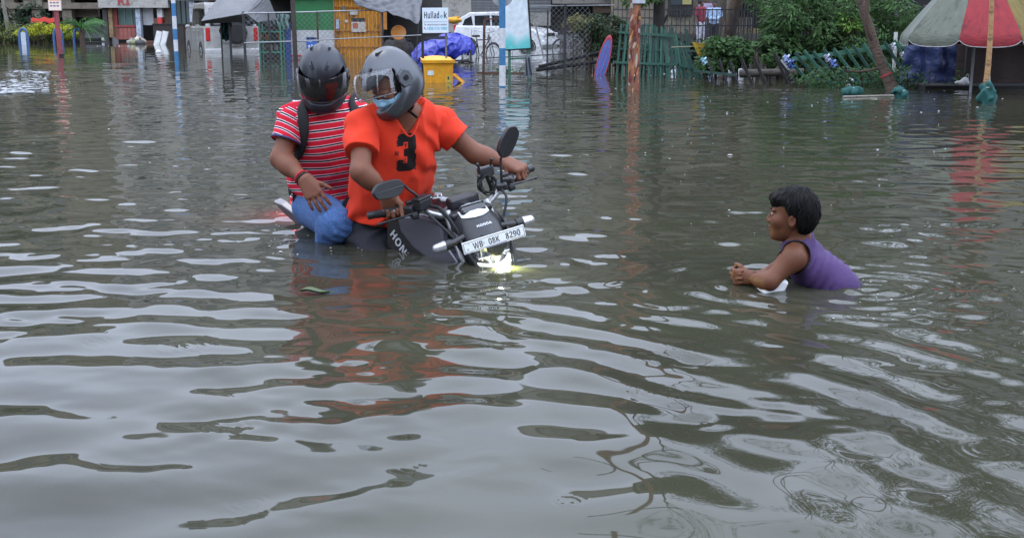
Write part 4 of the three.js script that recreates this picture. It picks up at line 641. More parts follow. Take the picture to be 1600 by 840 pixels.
{
  // chain link fence with iron posts and rails in front of the stall
  const d = 25.6, p = PL(d), t = thing('chain_link_fence', 'chain link fence on thin iron posts in front of the booth', 'fence', V(p.x(490), 0, -d)), L = (px) => p.x(px) - t.position.x;
  for (const px of [381.5, 420.5, 496.5, 598]) part('post', beam(V(L(px), -0.8, 0), V(L(px), p.y(18), 0), px === 381.5 ? 0.05 : 0.032), px === 496.5 ? RUST : IRON, t);
  part('wooden_post', bar(V(L(461.5), -0.8, 0.05), V(L(460), p.y(-20), 0.05), 0.055, 0.05, 9), stained([0.05, 0.042, 0.036], 0.9), t);
  part('rail', bar(V(L(381), p.y(21), 0.02), V(L(496), p.y(18.5), 0.02), 0.017), ZINC, t); part('rail', bar(V(L(497), p.y(18), 0.02), V(L(600), p.y(15.5), 0.02), 0.015), ZINC, t); part('rail', bar(V(L(381), p.y(67), 0.02), V(L(500), p.y(63), 0.02), 0.014), ZINC, t); part('rail', bar(V(L(500), p.y(62), 0.02), V(L(660), p.y(54.5), 0.02), 0.012), ZINC, t);
  part('chain_link', chainLink(L(382), L(600), -0.5, p.y(19), 0.11, 0.0032), WIRE, t).userData.kind = 'stuff';
}
{
  // stacked clutter in the dark at the right of the orange door, and the covered cart
  const d = 27.5, p = PL(d);
  const item = (name, l, cat, px, py, build) => { const o = thing(name, l, cat, V(p.x(px), p.y(py), -d)); build(o); return o; };
  item('plate', 'orange round plate leaning in the dark stall end', 'plate', 623, 52, (o) => { part('dish', lathe([[0.001, 0], [0.10, 0.005], [0.17, 0.045], [0.175, 0.05], [0.10, 0.012], [0.001, 0.008]], 24).rotateX(1.2), M([0.42, 0.16, 0.02], 0.5), o); part('rim', new THREE.TorusGeometry(0.172, 0.008, 6, 28).translate(0, 0, 0.0).rotateX(1.2 - Math.PI / 2).translate(0, 0.018, 0.045), M([0.35, 0.12, 0.02], 0.5), o); });
  const sack = (px, py, w, h, c, l) => { const q = onWater(px, py), s = thing('sack', l, 'sack', q); part('bag', meshField(wrap2(ellip(V(0, h * 0.42, 0), V(w / 2, h * 0.58, w * 0.4))), V(-w * 0.8, -h * 0.35, -w * 0.7), V(w * 0.8, h * 1.25, w * 0.7), 0.035), cloth(c), s); part('tied_neck', bar(V(0, h * 0.93, 0), V(0.02, h * 1.1, 0), 0.06, 0.09, 10), cloth(c), s); };
  sack(639, 84, 0.32, 0.72, [0.16, 0.17, 0.10], 'pale olive sack beside the blue covered cart'); sack(645, 78, 0.26, 1.0, [0.30, 0.33, 0.36], 'white blue plastic sack behind the blue covered cart'); sack(612, 92, 0.5, 0.5, [0.025, 0.023, 0.02], 'black sack in the dark stall end'); sack(626, 94, 0.4, 0.62, [0.03, 0.025, 0.02], 'dark brown sack in the dark stall end'); sack(638, 90, 0.3, 0.45, [0.02, 0.02, 0.022], 'small black sack nearest the olive sack');
}
function wrap2(f) { return (x, y, z) => f(x, y, z) - 0.03 * noise.noise(x * 5, y * 5, z * 5) - 0.012 * noise.noise(x * 14, y * 14, z * 14); }
{
  // cart under a blue tarpaulin
  const d = 28.5, p = PL(d), O = V(p.x(692), 0, -d), t = thing('covered_cart', 'heap under a crumpled bright blue tarpaulin behind the printed sign', 'cart', O), L = (px) => p.x(px) - O.x;
  const f = union([ellip(V(L(676), 0.10, 0), V(0.50, 0.42, 0.6)), ellip(V(L(706), 0.32, 0), V(0.48, 0.36, 0.6)), ellip(V(L(722), 0.28, 0), V(0.26, 0.26, 0.5)), ellip(V(L(664), -0.02, 0.1), V(0.25, 0.30, 0.5))], 0.18);
  const cr = (x, y, z) => { const a = noise.noise(x * 3.2, y * 3.2, z * 3.2), b = noise.noise(x * 8, y * 6, z * 8 + 4); return 0.10 * (0.25 - Math.abs(a)) + 0.05 * (0.2 - Math.abs(b)) + 0.025 * Math.sin(x * 20 + 4 * a) * sstep(0.2, -0.4, y); };
  const hem = (x) => -0.12 + 0.34 * sstep(L(700), L(728), x) + 0.07 * Math.sin(x * 7);
  part('cover', meshField((x, y, z) => smax(f(x, y, z) - cr(x, y, z), hem(x) - y, 0.02), V(-1.0, -0.45, -0.9), V(1.0, 0.9, 0.9), 0.026), TARPBLUE, t);
  part('frame', [beam(V(L(705), -0.6, 0.4), V(L(705), 0.2, 0.4), 0.05), beam(V(L(736), -0.6, 0.4), V(L(736), 0.3, 0.4), 0.05), beam(V(L(700), 0.02, 0.45), V(L(738), 0.06, 0.45), 0.045), beam(V(L(716), -0.1, 0.45), V(L(738), -0.1, 0.45), 0.035)], IRON, t);
  for (const px of [729, 734, 725]) part('crate_rail', [beam(V(L(px), -0.12, 0.5), V(L(px) + 0.01, 0.22, 0.5), 0.022)], grimy([0.25, 0.24, 0.22]), t);
  part('wheel', [new THREE.TorusGeometry(0.32, 0.03, 8, 28).translate(L(729), -0.28, 0.55), new THREE.TorusGeometry(0.32, 0.03, 8, 28).translate(L(672), -0.28, 0.55)], RUBBER, t);
  const y = thing('sack', 'yellow cloth bundle lying on top of the blue tarpaulin', 'bundle', V(p.x(709), p.y(36), -d)); part('bundle', meshField(wrap2(ellip(V(0, 0.07, 0), V(0.21, 0.085, 0.2))), V(-0.3, -0.15, -0.35), V(0.3, 0.35, 0.35), 0.022), cloth([0.50, 0.26, 0.02]), y); part('knot', ell(0.04, 0.03, 0.04, 0.10, 0.14, 0.05), cloth([0.45, 0.22, 0.02]), y);
}
// ---------------------------------------------------------------- printed sign, bin, bicycle, white board, loose things at the water's edge
{
  const p0 = onWater(661.5, 128), d = -p0.z, p = PL(d), t = thing('sign_board', 'white printed sign with large black lettering on black posts beside the yellow bin', 'sign', p0), L = (px) => p.x(px) - p0.x;
  const x0 = L(660.5), x1 = L(701), y0 = p.y(51.5), y1 = p.y(12), w = x1 - x0, h = y1 - y0, cx = (x0 + x1) / 2, cy = (y0 + y1) / 2;
  part('board', rbox(w, h, 0.02, 0.004, cx, cy, 0.03, 0, 0.03, 0.008), grimy([0.5, 0.54, 0.58], 0.5), t);
  const tx = canvasTex(512, 512, (x, W, H) => { x.fillStyle = '#c3cdd6'; x.fillRect(0, 0, W, H); x.fillStyle = '#14161b'; x.textBaseline = 'alphabetic'; const fit = (s, y, size, x0, wd, c) => { x.font = 'bold ' + size + 'px sans-serif'; x.fillStyle = c; const k = wd / x.measureText(s).width; x.save(); x.translate(x0, y); x.scale(k, 1); x.fillText(s, 0, 0); x.restore(); }; fit('Hullad', 215, 190, 24, 318, '#14161b'); fit('e', 215, 130, 350, 60, '#2f8fa3'); fit('k', 215, 190, 418, 72, '#14161b'); x.fillStyle = '#3c4148'; x.fillRect(20, 282, W * 0.55, 9); x.fillStyle = '#5d7f8d'; x.fillRect(20 + W * 0.55, 282, W * 0.36, 9); fit('To recycle your e-waste', 360, 54, 28, 456, '#24303a'); fit('1800-313-7880', 452, 84, 84, 405, '#3793a8'); x.fillStyle = '#24303a'; x.lineWidth = 14; x.strokeStyle = '#24303a'; x.beginPath(); x.arc(70, 400, 36, 1.5, 3.3); x.stroke(); });
  part('sign_print', new THREE.PlaneGeometry(w * 0.985, h * 0.985).rotateZ(0.008).rotateY(0.03).translate(cx, cy, 0.0435), new THREE.MeshPhysicalMaterial({ map: tx, roughness: 0.45 }), t);
  part('post', beam(V(0, -0.8, 0), V(-0.005, p.y(11), 0), 0.04), DARK, t); part('post', beam(V(L(696), -0.8, -0.02), V(L(697), p.y(12), -0.02), 0.032), grimy([0.12, 0.13, 0.14], 0.5), t); part('cross_bar', box(x1 - x0 - 0.04, 0.05, 0.02, cx, p.y(59), -0.02), grimy([0.03, 0.035, 0.06]), t);
}
{
  // yellow waste bin tipped against the post: tapered tub, lid lip, labels and the half sunk lid
  const p0 = onWater(684, 128), d = -p0.z, p = PL(d), t = thing('waste_bin', 'open yellow waste bin with flared rim standing in the water beside the sign', 'bin', p0, 0.12), Yl = M([0.66, 0.30, 0.012], 0.42, { map: GRIME });
  const k = p.k, W = 22 * k, H = p.y(98);
  const tub = (y, s) => [[-W * s, y, 0.30 * s], [W * s, y, 0.30 * s], [W * s, y, -0.30 * s], [-W * s, y, -0.30 * s]];
  const lv = [tub(-0.5, 0.84), tub(H, 1.0), tub(H + 0.005, 1.10), tub(H + 0.05, 1.12), tub(H + 0.052, 1.06), tub(H - 0.1, 0.95), tub(-0.45, 0.80)], P = [], I = []; lv.forEach((l) => l.forEach((q) => P.push(...q))); for (let j = 0; j < lv.length - 1; j++) for (let i = 0; i < 4; i++) { const a = j * 4 + i, b = j * 4 + (i + 1) % 4; I.push(a, b, a + 4, b, b + 4, a + 4); }
  let g = new THREE.BufferGeometry(); g.setAttribute('position', new THREE.Float32BufferAttribute(P, 3)); g.setIndex(I); g = g.toNonIndexed(); g.computeVertexNormals(); uvMetres(g); part('tub', g, Yl, t);
  part('rib', [box(0.02, H + 0.3, 0.02, W * 0.55, H / 2 - 0.15, 0.292, -0.05), box(0.02, H + 0.3, 0.02, -W * 0.55, H / 2 - 0.15, 0.292, -0.05)], Yl, t);
  part('rim_flap', sheet((u, v) => V(lerp(-W * 1.12, W * 0.95, u), H + 0.05 + 0.05 * v * (0.4 + 0.6 * Math.sin(u * 3.1)), lerp(0.33, -0.33, v)), 8, 4, 0.02), M([0.72, 0.36, 0.02], 0.45), t);
  part('sticker', box(W * 0.42, 0.075, 0.006, -W * 0.55, H * 0.52, 0.294, -0.05), grimy([0.48, 0.55, 0.52], 0.5), t); part('sticker', box(W * 0.40, 0.13, 0.006, W * 0.62, H * 0.22, 0.288, -0.05), grimy([0.42, 0.36, 0.05], 0.5), t); part('sticker_print', [box(W * 0.2, 0.05, 0.004, W * 0.60, H * 0.25, 0.2935, -0.05), box(W * 0.12, 0.04, 0.004, W * 0.72, H * 0.12, 0.290, -0.05)], DARK, t);
  const lid = thing('bin_lid', 'yellow bin lid leaning half sunk against the bin', 'lid', p0.clone().add(V(W * 1.55, 0, 0.02))); part('panel', rbox(0.30, 0.03, 0.46, 0.012, -0.02, 0.035, 0, 0, 0.1, -0.72), Yl, lid); part('rib', [rbox(0.26, 0.02, 0.05, 0.006, -0.005, 0.055, 0.14, 0, 0.1, -0.72), rbox(0.26, 0.02, 0.05, 0.006, -0.005, 0.055, -0.1, 0, 0.1, -0.72)], Yl, lid);
}
function bicycle(label, pos, turn, paint, wheelR = 0.33) {
  const t = thing('bicycle', label, 'bicycle', pos, turn), m = M(paint, 0.4, { metalness: 0.3 }), R = wheelR, a = V(-0.52, R, 0), b = V(0.54, R, 0), bb = V(-0.08, R - 0.04, 0), st = V(-0.2, R + 0.45, 0), hd = V(0.36, R + 0.45, 0), h2 = V(0.33, R + 0.58, 0);
  for (const c of [a, b]) { const w = part('wheel', new THREE.TorusGeometry(R, 0.018, 7, 36).translate(c.x, c.y, 0), RUBBER, t); part('rim', [new THREE.TorusGeometry(R - 0.022, 0.009, 6, 32).translate(c.x, c.y, 0), ...Array.from({ length: 12 }, (_, k) => bar(c, c.clone().add(V((R - 0.02) * Math.cos(k * 0.5236), (R - 0.02) * Math.sin(k * 0.5236), 0)), 0.002, 0.002, 4, true))], ALLOY, w); }
  part('frame', [bar(bb, st, 0.016), bar(st, hd, 0.016), bar(bb, hd, 0.018), bar(bb, a, 0.011), bar(st, a, 0.010), bar(hd, h2, 0.018)], m, t); part('fork', [bar(h2.clone().add(V(0.01, -0.05, 0.05)), b.clone().add(V(0, 0, 0.05)), 0.011), bar(h2.clone().add(V(0.01, -0.05, -0.05)), b.clone().add(V(0, 0, -0.05)), 0.011)], m, t);
  part('handlebar', [bar(h2, V(0.31, R + 0.66, 0), 0.012), tube([V(0.2, R + 0.68, 0.28), V(0.32, R + 0.68, 0.2), V(0.34, R + 0.66, 0), V(0.32, R + 0.68, -0.2), V(0.2, R + 0.68, -0.28)], 0.011, 24, 7)], CHROME, t); part('saddle', [rbox(0.24, 0.06, 0.14, 0.03, -0.23, R + 0.56, 0), bar(st, V(-0.23, R + 0.54, 0), 0.012)], RUBBER, t);
  part('mudguard', [new THREE.TorusGeometry(R + 0.03, 0.02, 5, 20, 2.2).rotateZ(0.6).translate(a.x, a.y, 0), new THREE.TorusGeometry(R + 0.03, 0.02, 5, 20, 1.8).rotateZ(0.8).translate(b.x, b.y, 0)], m, t); part('chain_guard', rbox(0.42, 0.07, 0.02, 0.01, -0.28, R - 0.02, 0.05), m, t); part('carrier', [beam(V(-0.3, R + 0.42, 0), V(-0.72, R + 0.42, 0), 0.1, 0.015), bar(a, V(-0.68, R + 0.42, 0), 0.008)], m, t);
  return t;
}
{
  const f = onWater(752, 86); bicycle('black bicycle standing by the blue covered cart', V(f.x, -0.35, f.z), 0.9, [0.015, 0.015, 0.016]);
  const g = onWater(900, 79); bicycle('old grey bicycle in the shade behind the chain link near the hedge', V(g.x, -0.30, g.z), -0.5, [0.12, 0.12, 0.125]);
  const h = onWater(917, 75); bicycle('dark bicycle with pale handlebar nearest the clipped bushes', V(h.x, -0.30, h.z), 0.5, [0.03, 0.03, 0.035]);
}
{
  // leaning white board on green legs
  const p0 = onWater(815, 126), d = -p0.z + 0.35, p = PL(d), O = V(p.x(812), 0, -d), t = thing('notice_board', 'faded white board with teal stained foot leaning on green legs', 'board', O), X = (px, py, z = 0) => { const q = at(px, py, d - z); return V(q.x - O.x, q.y, z); };
  const c = [X(787.5, 77), X(830, 74.5), X(823.5, -12), X(789, -2)], sh = new THREE.Shape(c.map((q) => new THREE.Vector2(q.x, q.y))), g = new THREE.ExtrudeGeometry(sh, { depth: 0.03, bevelEnabled: true, bevelSize: 0.006, bevelThickness: 0.006, bevelSegments: 1 });
  const P = g.attributes.position, uv = new Float32Array(P.count * 2); for (let i = 0; i < P.count; i++) { uv[2 * i] = (P.getX(i) - c[0].x) / (c[1].x - c[0].x); uv[2 * i + 1] = (P.getY(i) - c[0].y) / (c[3].y - c[0].y); } g.setAttribute('uv', new THREE.BufferAttribute(uv, 2));
  const fade = canvasTex(128, 256, (x, w, h) => { x.fillStyle = '#b9c2c6'; x.fillRect(0, 0, w, h); const r = rng(8); const im = x.getImageData(0, 0, w, h); for (let j = 0; j < h; j++) for (let i = 0; i < w; i++) { const n = fbm(i / 22, j / 30, 4, 4), e = sstep(0.66, 0.95, j / h + 0.16 * n + 0.05 * Math.sin(i / 14)), s = 1 + 0.16 * n, o = (j * w + i) * 4; im.data[o] = lerp(186, 82, e) * s; im.data[o + 1] = lerp(195, 170, e) * s; im.data[o + 2] = lerp(199, 168, e) * s; } x.putImageData(im, 0, 0); });
  part('board', g, new THREE.MeshPhysicalMaterial({ map: fade, roughness: 0.5, side: THREE.DoubleSide }), t);
  part('frame', [beam(X(830.5, 75, 0.03), X(824.5, -12, 0.03), 0.03), beam(X(787, 78, 0.01), X(831, 75.5, 0.01), 0.03)], DARK, t);
  const GR = grimy([0.035, 0.12, 0.085], 0.6); part('leg', beam(X(796, 78, -0.02), V(X(796, 78).x + 0.0, -0.8, -0.02), 0.05), GR, t); part('leg', beam(X(825, 76, -0.02), V(X(831, 76).x + 0.02, -0.8, 0.02), 0.045), GR, t); part('strut', beam(X(797, 92, -0.03), X(826, 90, -0.03), 0.03), GR, t);
  const cl = thing('rag', 'grey wet cloth hung on the leg of the white board', 'cloth', V(p.x(825.5), p.y(119), -d + 0.1)), hh = p.y(88) - p.y(119); part('cloth', sheet((u, v) => V((u - 0.5) * (0.09 + 0.05 * (1 - v)), hh * v + 0.03 * Math.sin(u * 8) * (1 - v), 0.04 + 0.035 * Math.sin(u * 13 + v * 4)), 18, 10, 0.008), cloth([0.11, 0.125, 0.145]), cl); part('knot', ell(0.035, 0.04, 0.035, 0, hh, 0.03), cloth([0.10, 0.12, 0.14]), cl);
}
{
  // rusty frame and chain link that has sunk to one side, between the cart and the green fence
  const d = 22.5, p = PL(d), O = V(p.x(845), 0, -d), t = thing('chain_link_fence', 'rusty chain link fence leaning behind the white board', 'fence', O), L = (px) => p.x(px) - O.x;
  part('post', beam(V(L(753.5), -0.8, 0), V(L(757), p.y(31), 0), 0.05), RUST, t); part('post', bar(V(L(882), -0.8, 0), V(L(883), p.y(8), 0), 0.025), IRON, t); part('post', bar(V(L(855), -0.8, -0.1), V(L(856), p.y(15), -0.1), 0.016), IRON, t); part('post', bar(V(L(826), -0.8, -0.1), V(L(826), p.y(6), -0.1), 0.02), IRON, t);
  part('rail', beam(V(L(745), p.y(113.5), 0.03), V(L(826), p.y(114.5), 0.03), 0.035), RUST, t); part('rail', beam(V(L(757), p.y(30), 0), V(L(782), p.y(29), 0), 0.03), RUST, t); part('rail', beam(V(L(757), p.y(91), -0.05), V(L(885), p.y(84), -0.05), 0.02), IRON, t); part('rail', beam(V(L(826), p.y(9), -0.1), V(L(960), p.y(7.5), -0.1), 0.022), ZINC, t); part('rail', bar(V(L(842), p.y(104), 0.02), V(L(940), p.y(82), -0.2), 0.032), SOOT, t); part('rail', bar(V(L(838), p.y(109), 0.04), V(L(938), p.y(97), -0.2), 0.034), SOOT, t); part('rail', bar(V(L(836), p.y(37), -0.05), V(L(850), p.y(90), -0.05), 0.014), ZINC, t);
  part('chain_link', chainLink(L(757), L(922), -0.3, p.y(10), 0.10, 0.0028), WIRE, t).userData.kind = 'stuff';
  const lb = (px, py, l, c, s) => { const o = thing('plastic_bag', l, 'bag', onWater(px, py)); part('bag', meshField(wrap2(ellip(V(0, 0.06 * s, 0), V(0.11 * s, 0.12 * s, 0.08 * s))), V(-0.3 * s, -0.15 * s, -0.25 * s), V(0.3 * s, 0.35 * s, 0.25 * s), 0.016), cloth(c), o); part('handle', tube([V(0.02 * s, 0.14 * s, 0), V(0.06 * s, 0.26 * s, 0.01), V(0.1 * s, 0.15 * s, 0)], 0.008, 12, 5), cloth(c), o); return o; };
  lb(852, 110, 'white grey plastic bag caught on the sunken black pipes', [0.33, 0.34, 0.34], 1.0); lb(1052, 115, 'white plastic scrap at the foot of the green pickets', [0.42, 0.44, 0.46], 0.55); lb(1137, 119, 'white plastic bag floating below the shrubs', [0.48, 0.50, 0.52], 0.7); lb(1156, 117, 'white torn bag beside the shrub stems', [0.5, 0.5, 0.52], 0.75); lb(1178, 119, 'small white scrap bag right of the shrub stems', [0.45, 0.45, 0.46], 0.5); lb(1039, 105, 'pale litter bag between the green pickets', [0.36, 0.38, 0.37], 0.5);
  // weeds standing in the water under the white board
  const w = thing('water_weed', 'dark strappy weeds growing in the water under the white board', 'plant', onWater(800, 112)), r = rng(55); for (let k = 0; k < 22; k++) { const a = r() * 6.28, L2 = 0.3 + 0.35 * r(), x = (r() - 0.5) * 0.5, z = (r() - 0.5) * 0.3; part('blade', sheet((u, v) => V(x + Math.cos(a) * L2 * v * 0.9 + (u - 0.5) * 0.03 * (1 - v), -0.05 + L2 * (0.75 * v - 0.55 * v * v), z + Math.sin(a) * L2 * v * 0.6), 1, 6, 0.003), k % 2 ? FROND : FROND2, w); }
}
{
  // oval blue and red board
  const d = 21.9, p = PL(d), p0 = V(p.x(938), 0, -d), t = thing('oval_board', 'blue oval board with red rim leaning beside the sunken pipes', 'board', p0), q = V(p.x(953) - p0.x, p.y(60), -0.12), m = new THREE.Matrix4();
  const ax = q.clone().normalize(), L = q.length() + 0.25, sh = new THREE.Shape(); sh.absellipse(0, 0, 0.10, L / 2, 0, Math.PI * 2); const g = new THREE.ExtrudeGeometry(sh, { depth: 0.025, bevelEnabled: true, bevelSize: 0.006, bevelThickness: 0.006, bevelSegments: 2, curveSegments: 24 });
  m.makeRotationFromQuaternion(new THREE.Quaternion().setFromUnitVectors(V(0, 1, 0), ax)).setPosition(ax.clone().multiplyScalar(L / 2 - 0.24)); part('board', g.applyMatrix4(m), grimy([0.035, 0.09, 0.30], 0.45), t);
  part('rim', new THREE.TorusGeometry(1, 0.11, 8, 40).scale(0.104, L / 2, 0.14).translate(0, 0, 0.02).applyMatrix4(m), M([0.28, 0.014, 0.028], 0.5), t); part('stripe', [-0.035, 0.03].map((x) => tube([V(x - 0.03, -L * 0.4, 0.036), V(x, 0, 0.036), V(x + 0.03, L * 0.36, 0.036)], 0.006, 16, 5).applyMatrix4(m)), M([0.28, 0.06, 0.30], 0.5), t);
}
// ---------------------------------------------------------------- green picket fence, the house people, bushes
const FGREEN = grimy([0.020, 0.085, 0.058], 0.6), FGREEN2 = grimy([0.028, 0.115, 0.075], 0.6), FGREEN3 = grimy([0.015, 0.055, 0.042], 0.7);
{
  const d = 21, p = PL(d), O = V(p.x(1030), 0, -d), t = thing('picket_fence', 'green picket fence standing in the water and leaning over towards the shrubs', 'fence', O), L = (px) => p.x(px) - O.x, r = rng(91);
  for (let k = 0; k < 26; k++) { const f = k / 25, bx = lerp(960, 1130, Math.pow(f, 0.95)) + r() * 3, lean = lerp(11, -52, Math.pow(f, 1.8)) + (r() - 0.5) * 5, top = lerp(32, 92, Math.pow(f, 2.4)) + r() * 5; part('picket', beam(V(L(bx), -0.4, (r() - 0.5) * 0.05), V(L(bx + lean), p.y(top), -0.1 * f + (r() - 0.5) * 0.05), 0.034, 0.02), [FGREEN, FGREEN2, FGREEN3][k % 3], t); }
  for (const [a, b, c, e] of [[960, 97, 1062, 101], [966, 50, 1052, 56], [1060, 101, 1118, 112]]) part('rail', beam(V(L(a), p.y(b), 0.03), V(L(c), p.y(e), 0.03), 0.04, 0.02), FGREEN, t);
  const d2 = 22.6, q = PL(d2), t2 = thing('picket_fence', 'second row of dark green pickets tangled with weeds behind the first', 'fence', V(q.x(1010), 0, -d2)), L2 = (px) => q.x(px) - t2.position.x;
  for (let k = 0; k < 18; k++) { const bx = 968 + k * 7.0 + r() * 4; part('picket', beam(V(L2(bx), -0.4, 0), V(L2(bx + 8 - k * 1.3), q.y(38 + r() * 14), 0), 0.03, 0.018), FGREEN3, t2); } part('rail', beam(V(L2(966), q.y(76), 0.02), V(L2(1090), q.y(80), 0.02), 0.035, 0.02), FGREEN3, t2);
  // black iron railing behind, in front of the house
  const d3 = 30, z = PL(d3), t3 = thing('railing', 'thin black iron railing in front of the cream house', 'fence', V(z.x(1090), 0, -d3)), L3 = (px) => z.x(px) - t3.position.x;
  for (let k = 0; k < 40; k++) { const px = 958 + k * 7; if (px > 983 && px < 1000) continue; part('bar', beam(V(L3(px), -0.2, 0), V(L3(px), z.y(k < 10 ? -6 : 13 + (k % 2)), 0), 0.02), IRON, t3); } part('rail', box(L3(1235) - L3(958), 0.03, 0.03, (L3(1235) + L3(958)) / 2, z.y(15), 0.0), IRON, t3); part('rail', box(L3(1040) - L3(958), 0.03, 0.03, (L3(1040) + L3(958)) / 2, z.y(28), 0.0), IRON, t3); part('rail', box(L3(1235) - L3(958), 0.03, 0.03, (L3(1235) + L3(958)) / 2, z.y(40), 0.0), IRON, t3);
  part('chain_link', chainLink(L3(1040), L3(1200), 0.1, z.y(15), 0.16, 0.004), IRON, t3).userData.kind = 'stuff';
  // yellow plate caught on the fence
  const d4 = 20.6, y4 = PL(d4), pl = thing('yellow_plate', 'dirty yellow plate hung askew on the leaning green pickets', 'plate', V(y4.x(1099), y4.y(79), -d4)), c = [[1082, 66], [1104, 68.5], [1113.5, 90], [1093, 88]].map(([a, b]) => [y4.x(a) - pl.position.x, y4.y(b) - pl.position.y]);
  part('plate', prism(c, 0.015, 0.004), stained([0.34, 0.24, 0.01], 0.5), pl); part('marking', [box(0.15, 0.022, 0.004, -0.01, 0.045, 0.0135, 0, 0, -0.1), box(0.13, 0.016, 0.004, 0.02, 0.005, 0.0135, 0, 0, -0.1), box(0.12, 0.016, 0.004, 0.035, -0.035, 0.0135, 0, 0, -0.1)], grimy([0.12, 0.085, 0.01]), pl);
  part('rod', bar(V(y4.x(1050) - pl.position.x, y4.y(74) - pl.position.y, -0.03), V(0.02, y4.y(72) - pl.position.y, -0.03), 0.011), grimy([0.2, 0.2, 0.12]), pl);
  // dark trunk between the pickets
  const tr = onWater(1026, 112), tt = thing('tree', 'dark straight tree trunk rising through the green pickets', 'tree', tr); part('trunk', [bar(V(0, -0.8, 0), V(0.02, 1.3, 0), 0.125, 0.115, 10, true), bar(V(0.02, 1.3, 0), V(0.05, 6.5, 0), 0.115, 0.08, 10, true), bar(V(0.1, 0.95, 0.0), V(0.19, 1.1, 0.02), 0.05, 0.02, 7)], stained([0.022, 0.018, 0.015], 0.95), tt); { const br = branching(V(0.05, 6.5, 0), V(-0.06, 1, 0.05).normalize(), 3.6, 0.07, 4, 83); part('branches', br.out, stained([0.03, 0.024, 0.02], 0.95), tt); part('crown', leaves(br.tips.map((q) => [q.x, q.y, q.z, 0.35, 0.2, 0.35]), 900, 0.1, 402, green(0.03, 0.06, 0.02)), LEAF, tt); }
  part('crown', leaves([[-0.5, 1.42, 0.2, 0.35, 0.16, 0.3], [-0.2, 1.5, 0.2, 0.3, 0.14, 0.3]], 420, 0.11, 403, green(0.05, 0.13, 0.03)), LEAF, tt);
}
// people standing at the house: small and far, still whole figures
function bystander(label, px, feetY, topY, d, o) {
  const p = PL(d), y0 = p.y(topY) - 1.68 * o.s, t = thing('person', label, 'person', V(p.x(px), y0, -d), o.turn ?? 0), s = o.s, v = (x, y, z) => V(x * s, y * s, z * s);
  const torso = union([ellip(v(0, 1.22, 0), v(0.17, 0.22, 0.11)), ellip(v(0, 0.98, 0), v(0.15, 0.15, 0.11)), limb(v(-0.17, 1.38, 0), 0.06 * s, v(0.17, 1.38, 0), 0.06 * s)], 0.08), arms = union([-1, 1].map((k) => union([limb(v(0.19 * k, 1.38, 0), 0.052 * s, v(0.235 * k, 1.10, -0.02), 0.042 * s), limb(v(0.235 * k, 1.10, -0.02), 0.04 * s, v((o.bent ? 0.08 : 0.23) * k, o.bent ? 1.08 : 0.84, o.bent ? 0.18 : 0.06), 0.03 * s), limb(v((o.bent ? 0.08 : 0.23) * k, o.bent ? 1.08 : 0.84, o.bent ? 0.18 : 0.06), 0.028 * s, v((o.bent ? 0.03 : 0.235) * k, o.bent ? 1.08 : 0.75, o.bent ? 0.22 : 0.08), 0.022 * s)], 0.02)), 0.01);
  const legs = union([-1, 1].map((k) => union([limb(v(0.085 * k, 0.90, 0), 0.085 * s, v(0.10 * k, 0.48, 0.02), 0.055 * s), limb(v(0.10 * k, 0.48, 0.02), 0.055 * s, v(0.11 * k, 0.06, -0.01), 0.04 * s), limb(v(0.11 * k, 0.04, -0.01), 0.04 * s, v(0.12 * k, 0.03, 0.12), 0.034 * s)], 0.03)), 0.02);
  const head = framed(headSkin, v(0, 1.58, 0.01), yawPitch(o.look ?? 0, 5), 0.95 * s), body = union([(x, y, z) => torso(x, y, z) + 0.015, arms, legs, limb(v(0, 1.38, 0), 0.05 * s, v(0, 1.52, 0), 0.05 * s)], 0.03);
  part('body', [meshField(body, v(-0.4, -0.05, -0.25), v(0.4, 1.5, 0.35), 0.028), meshField(head, v(-0.14, 1.42, -0.14), v(0.14, 1.74, 0.16), 0.016)], SKIN_FAR, t);
  part('hair', meshField(framed((x, y, z) => smax(E(0, 0.042, -0.018, 0.084, 0.096, 0.104)(x, y, z), (z > 0.02 ? 0.045 : -0.04) - y, 0.01), v(0, 1.58, 0.01), yawPitch(o.look ?? 0, 5), 0.95 * s), v(-0.14, 1.42, -0.16), v(0.14, 1.76, 0.16), 0.016), DARK, t);
  part('shirt', meshField((x, y, z) => smax(smin(torso(x, y, z) - 0.012, arms(x, y, z) - 0.02, 0.03), Math.max(-(y - 0.88 * s), smin(y - 1.47 * s, 9, 0.01), 1.13 * s - y - (Math.abs(x) < 0.175 * s ? 9 : 0)), 0.02), v(-0.4, 0.8, -0.25), v(0.4, 1.55, 0.35), 0.026), M(o.shirt, 0.9), t);
  part('trousers', meshField((x, y, z) => smax(legs(x, y, z) - 0.022, y - 0.93 * s, 0.02), v(-0.3, -0.05, -0.2), v(0.3, 1.0, 0.3), 0.028), M(o.legs, 0.9), t);
  return t;
}
const SKIN_FAR = M([0.10, 0.05, 0.035], 0.6);
bystander('person in pale blue shirt and black trousers standing by the dark gateway', 1115, 55, 1.5, 41, { s: 1, shirt: [0.28, 0.38, 0.54], legs: [0.012, 0.012, 0.013], bent: true, look: -20, turn: -0.2 });
bystander('person in crimson top and white trousers standing beside the blue shirted one', 1094, 57, 0.5, 41.6, { s: 0.98, shirt: [0.20, 0.022, 0.04], legs: [0.40, 0.40, 0.46], look: 50, turn: 0.7 });
bystander('person in lilac top half hidden behind the crimson one', 1101, 52, -5, 42.6, { s: 1, shirt: [0.25, 0.20, 0.28], legs: [0.06, 0.06, 0.07], look: 10 });
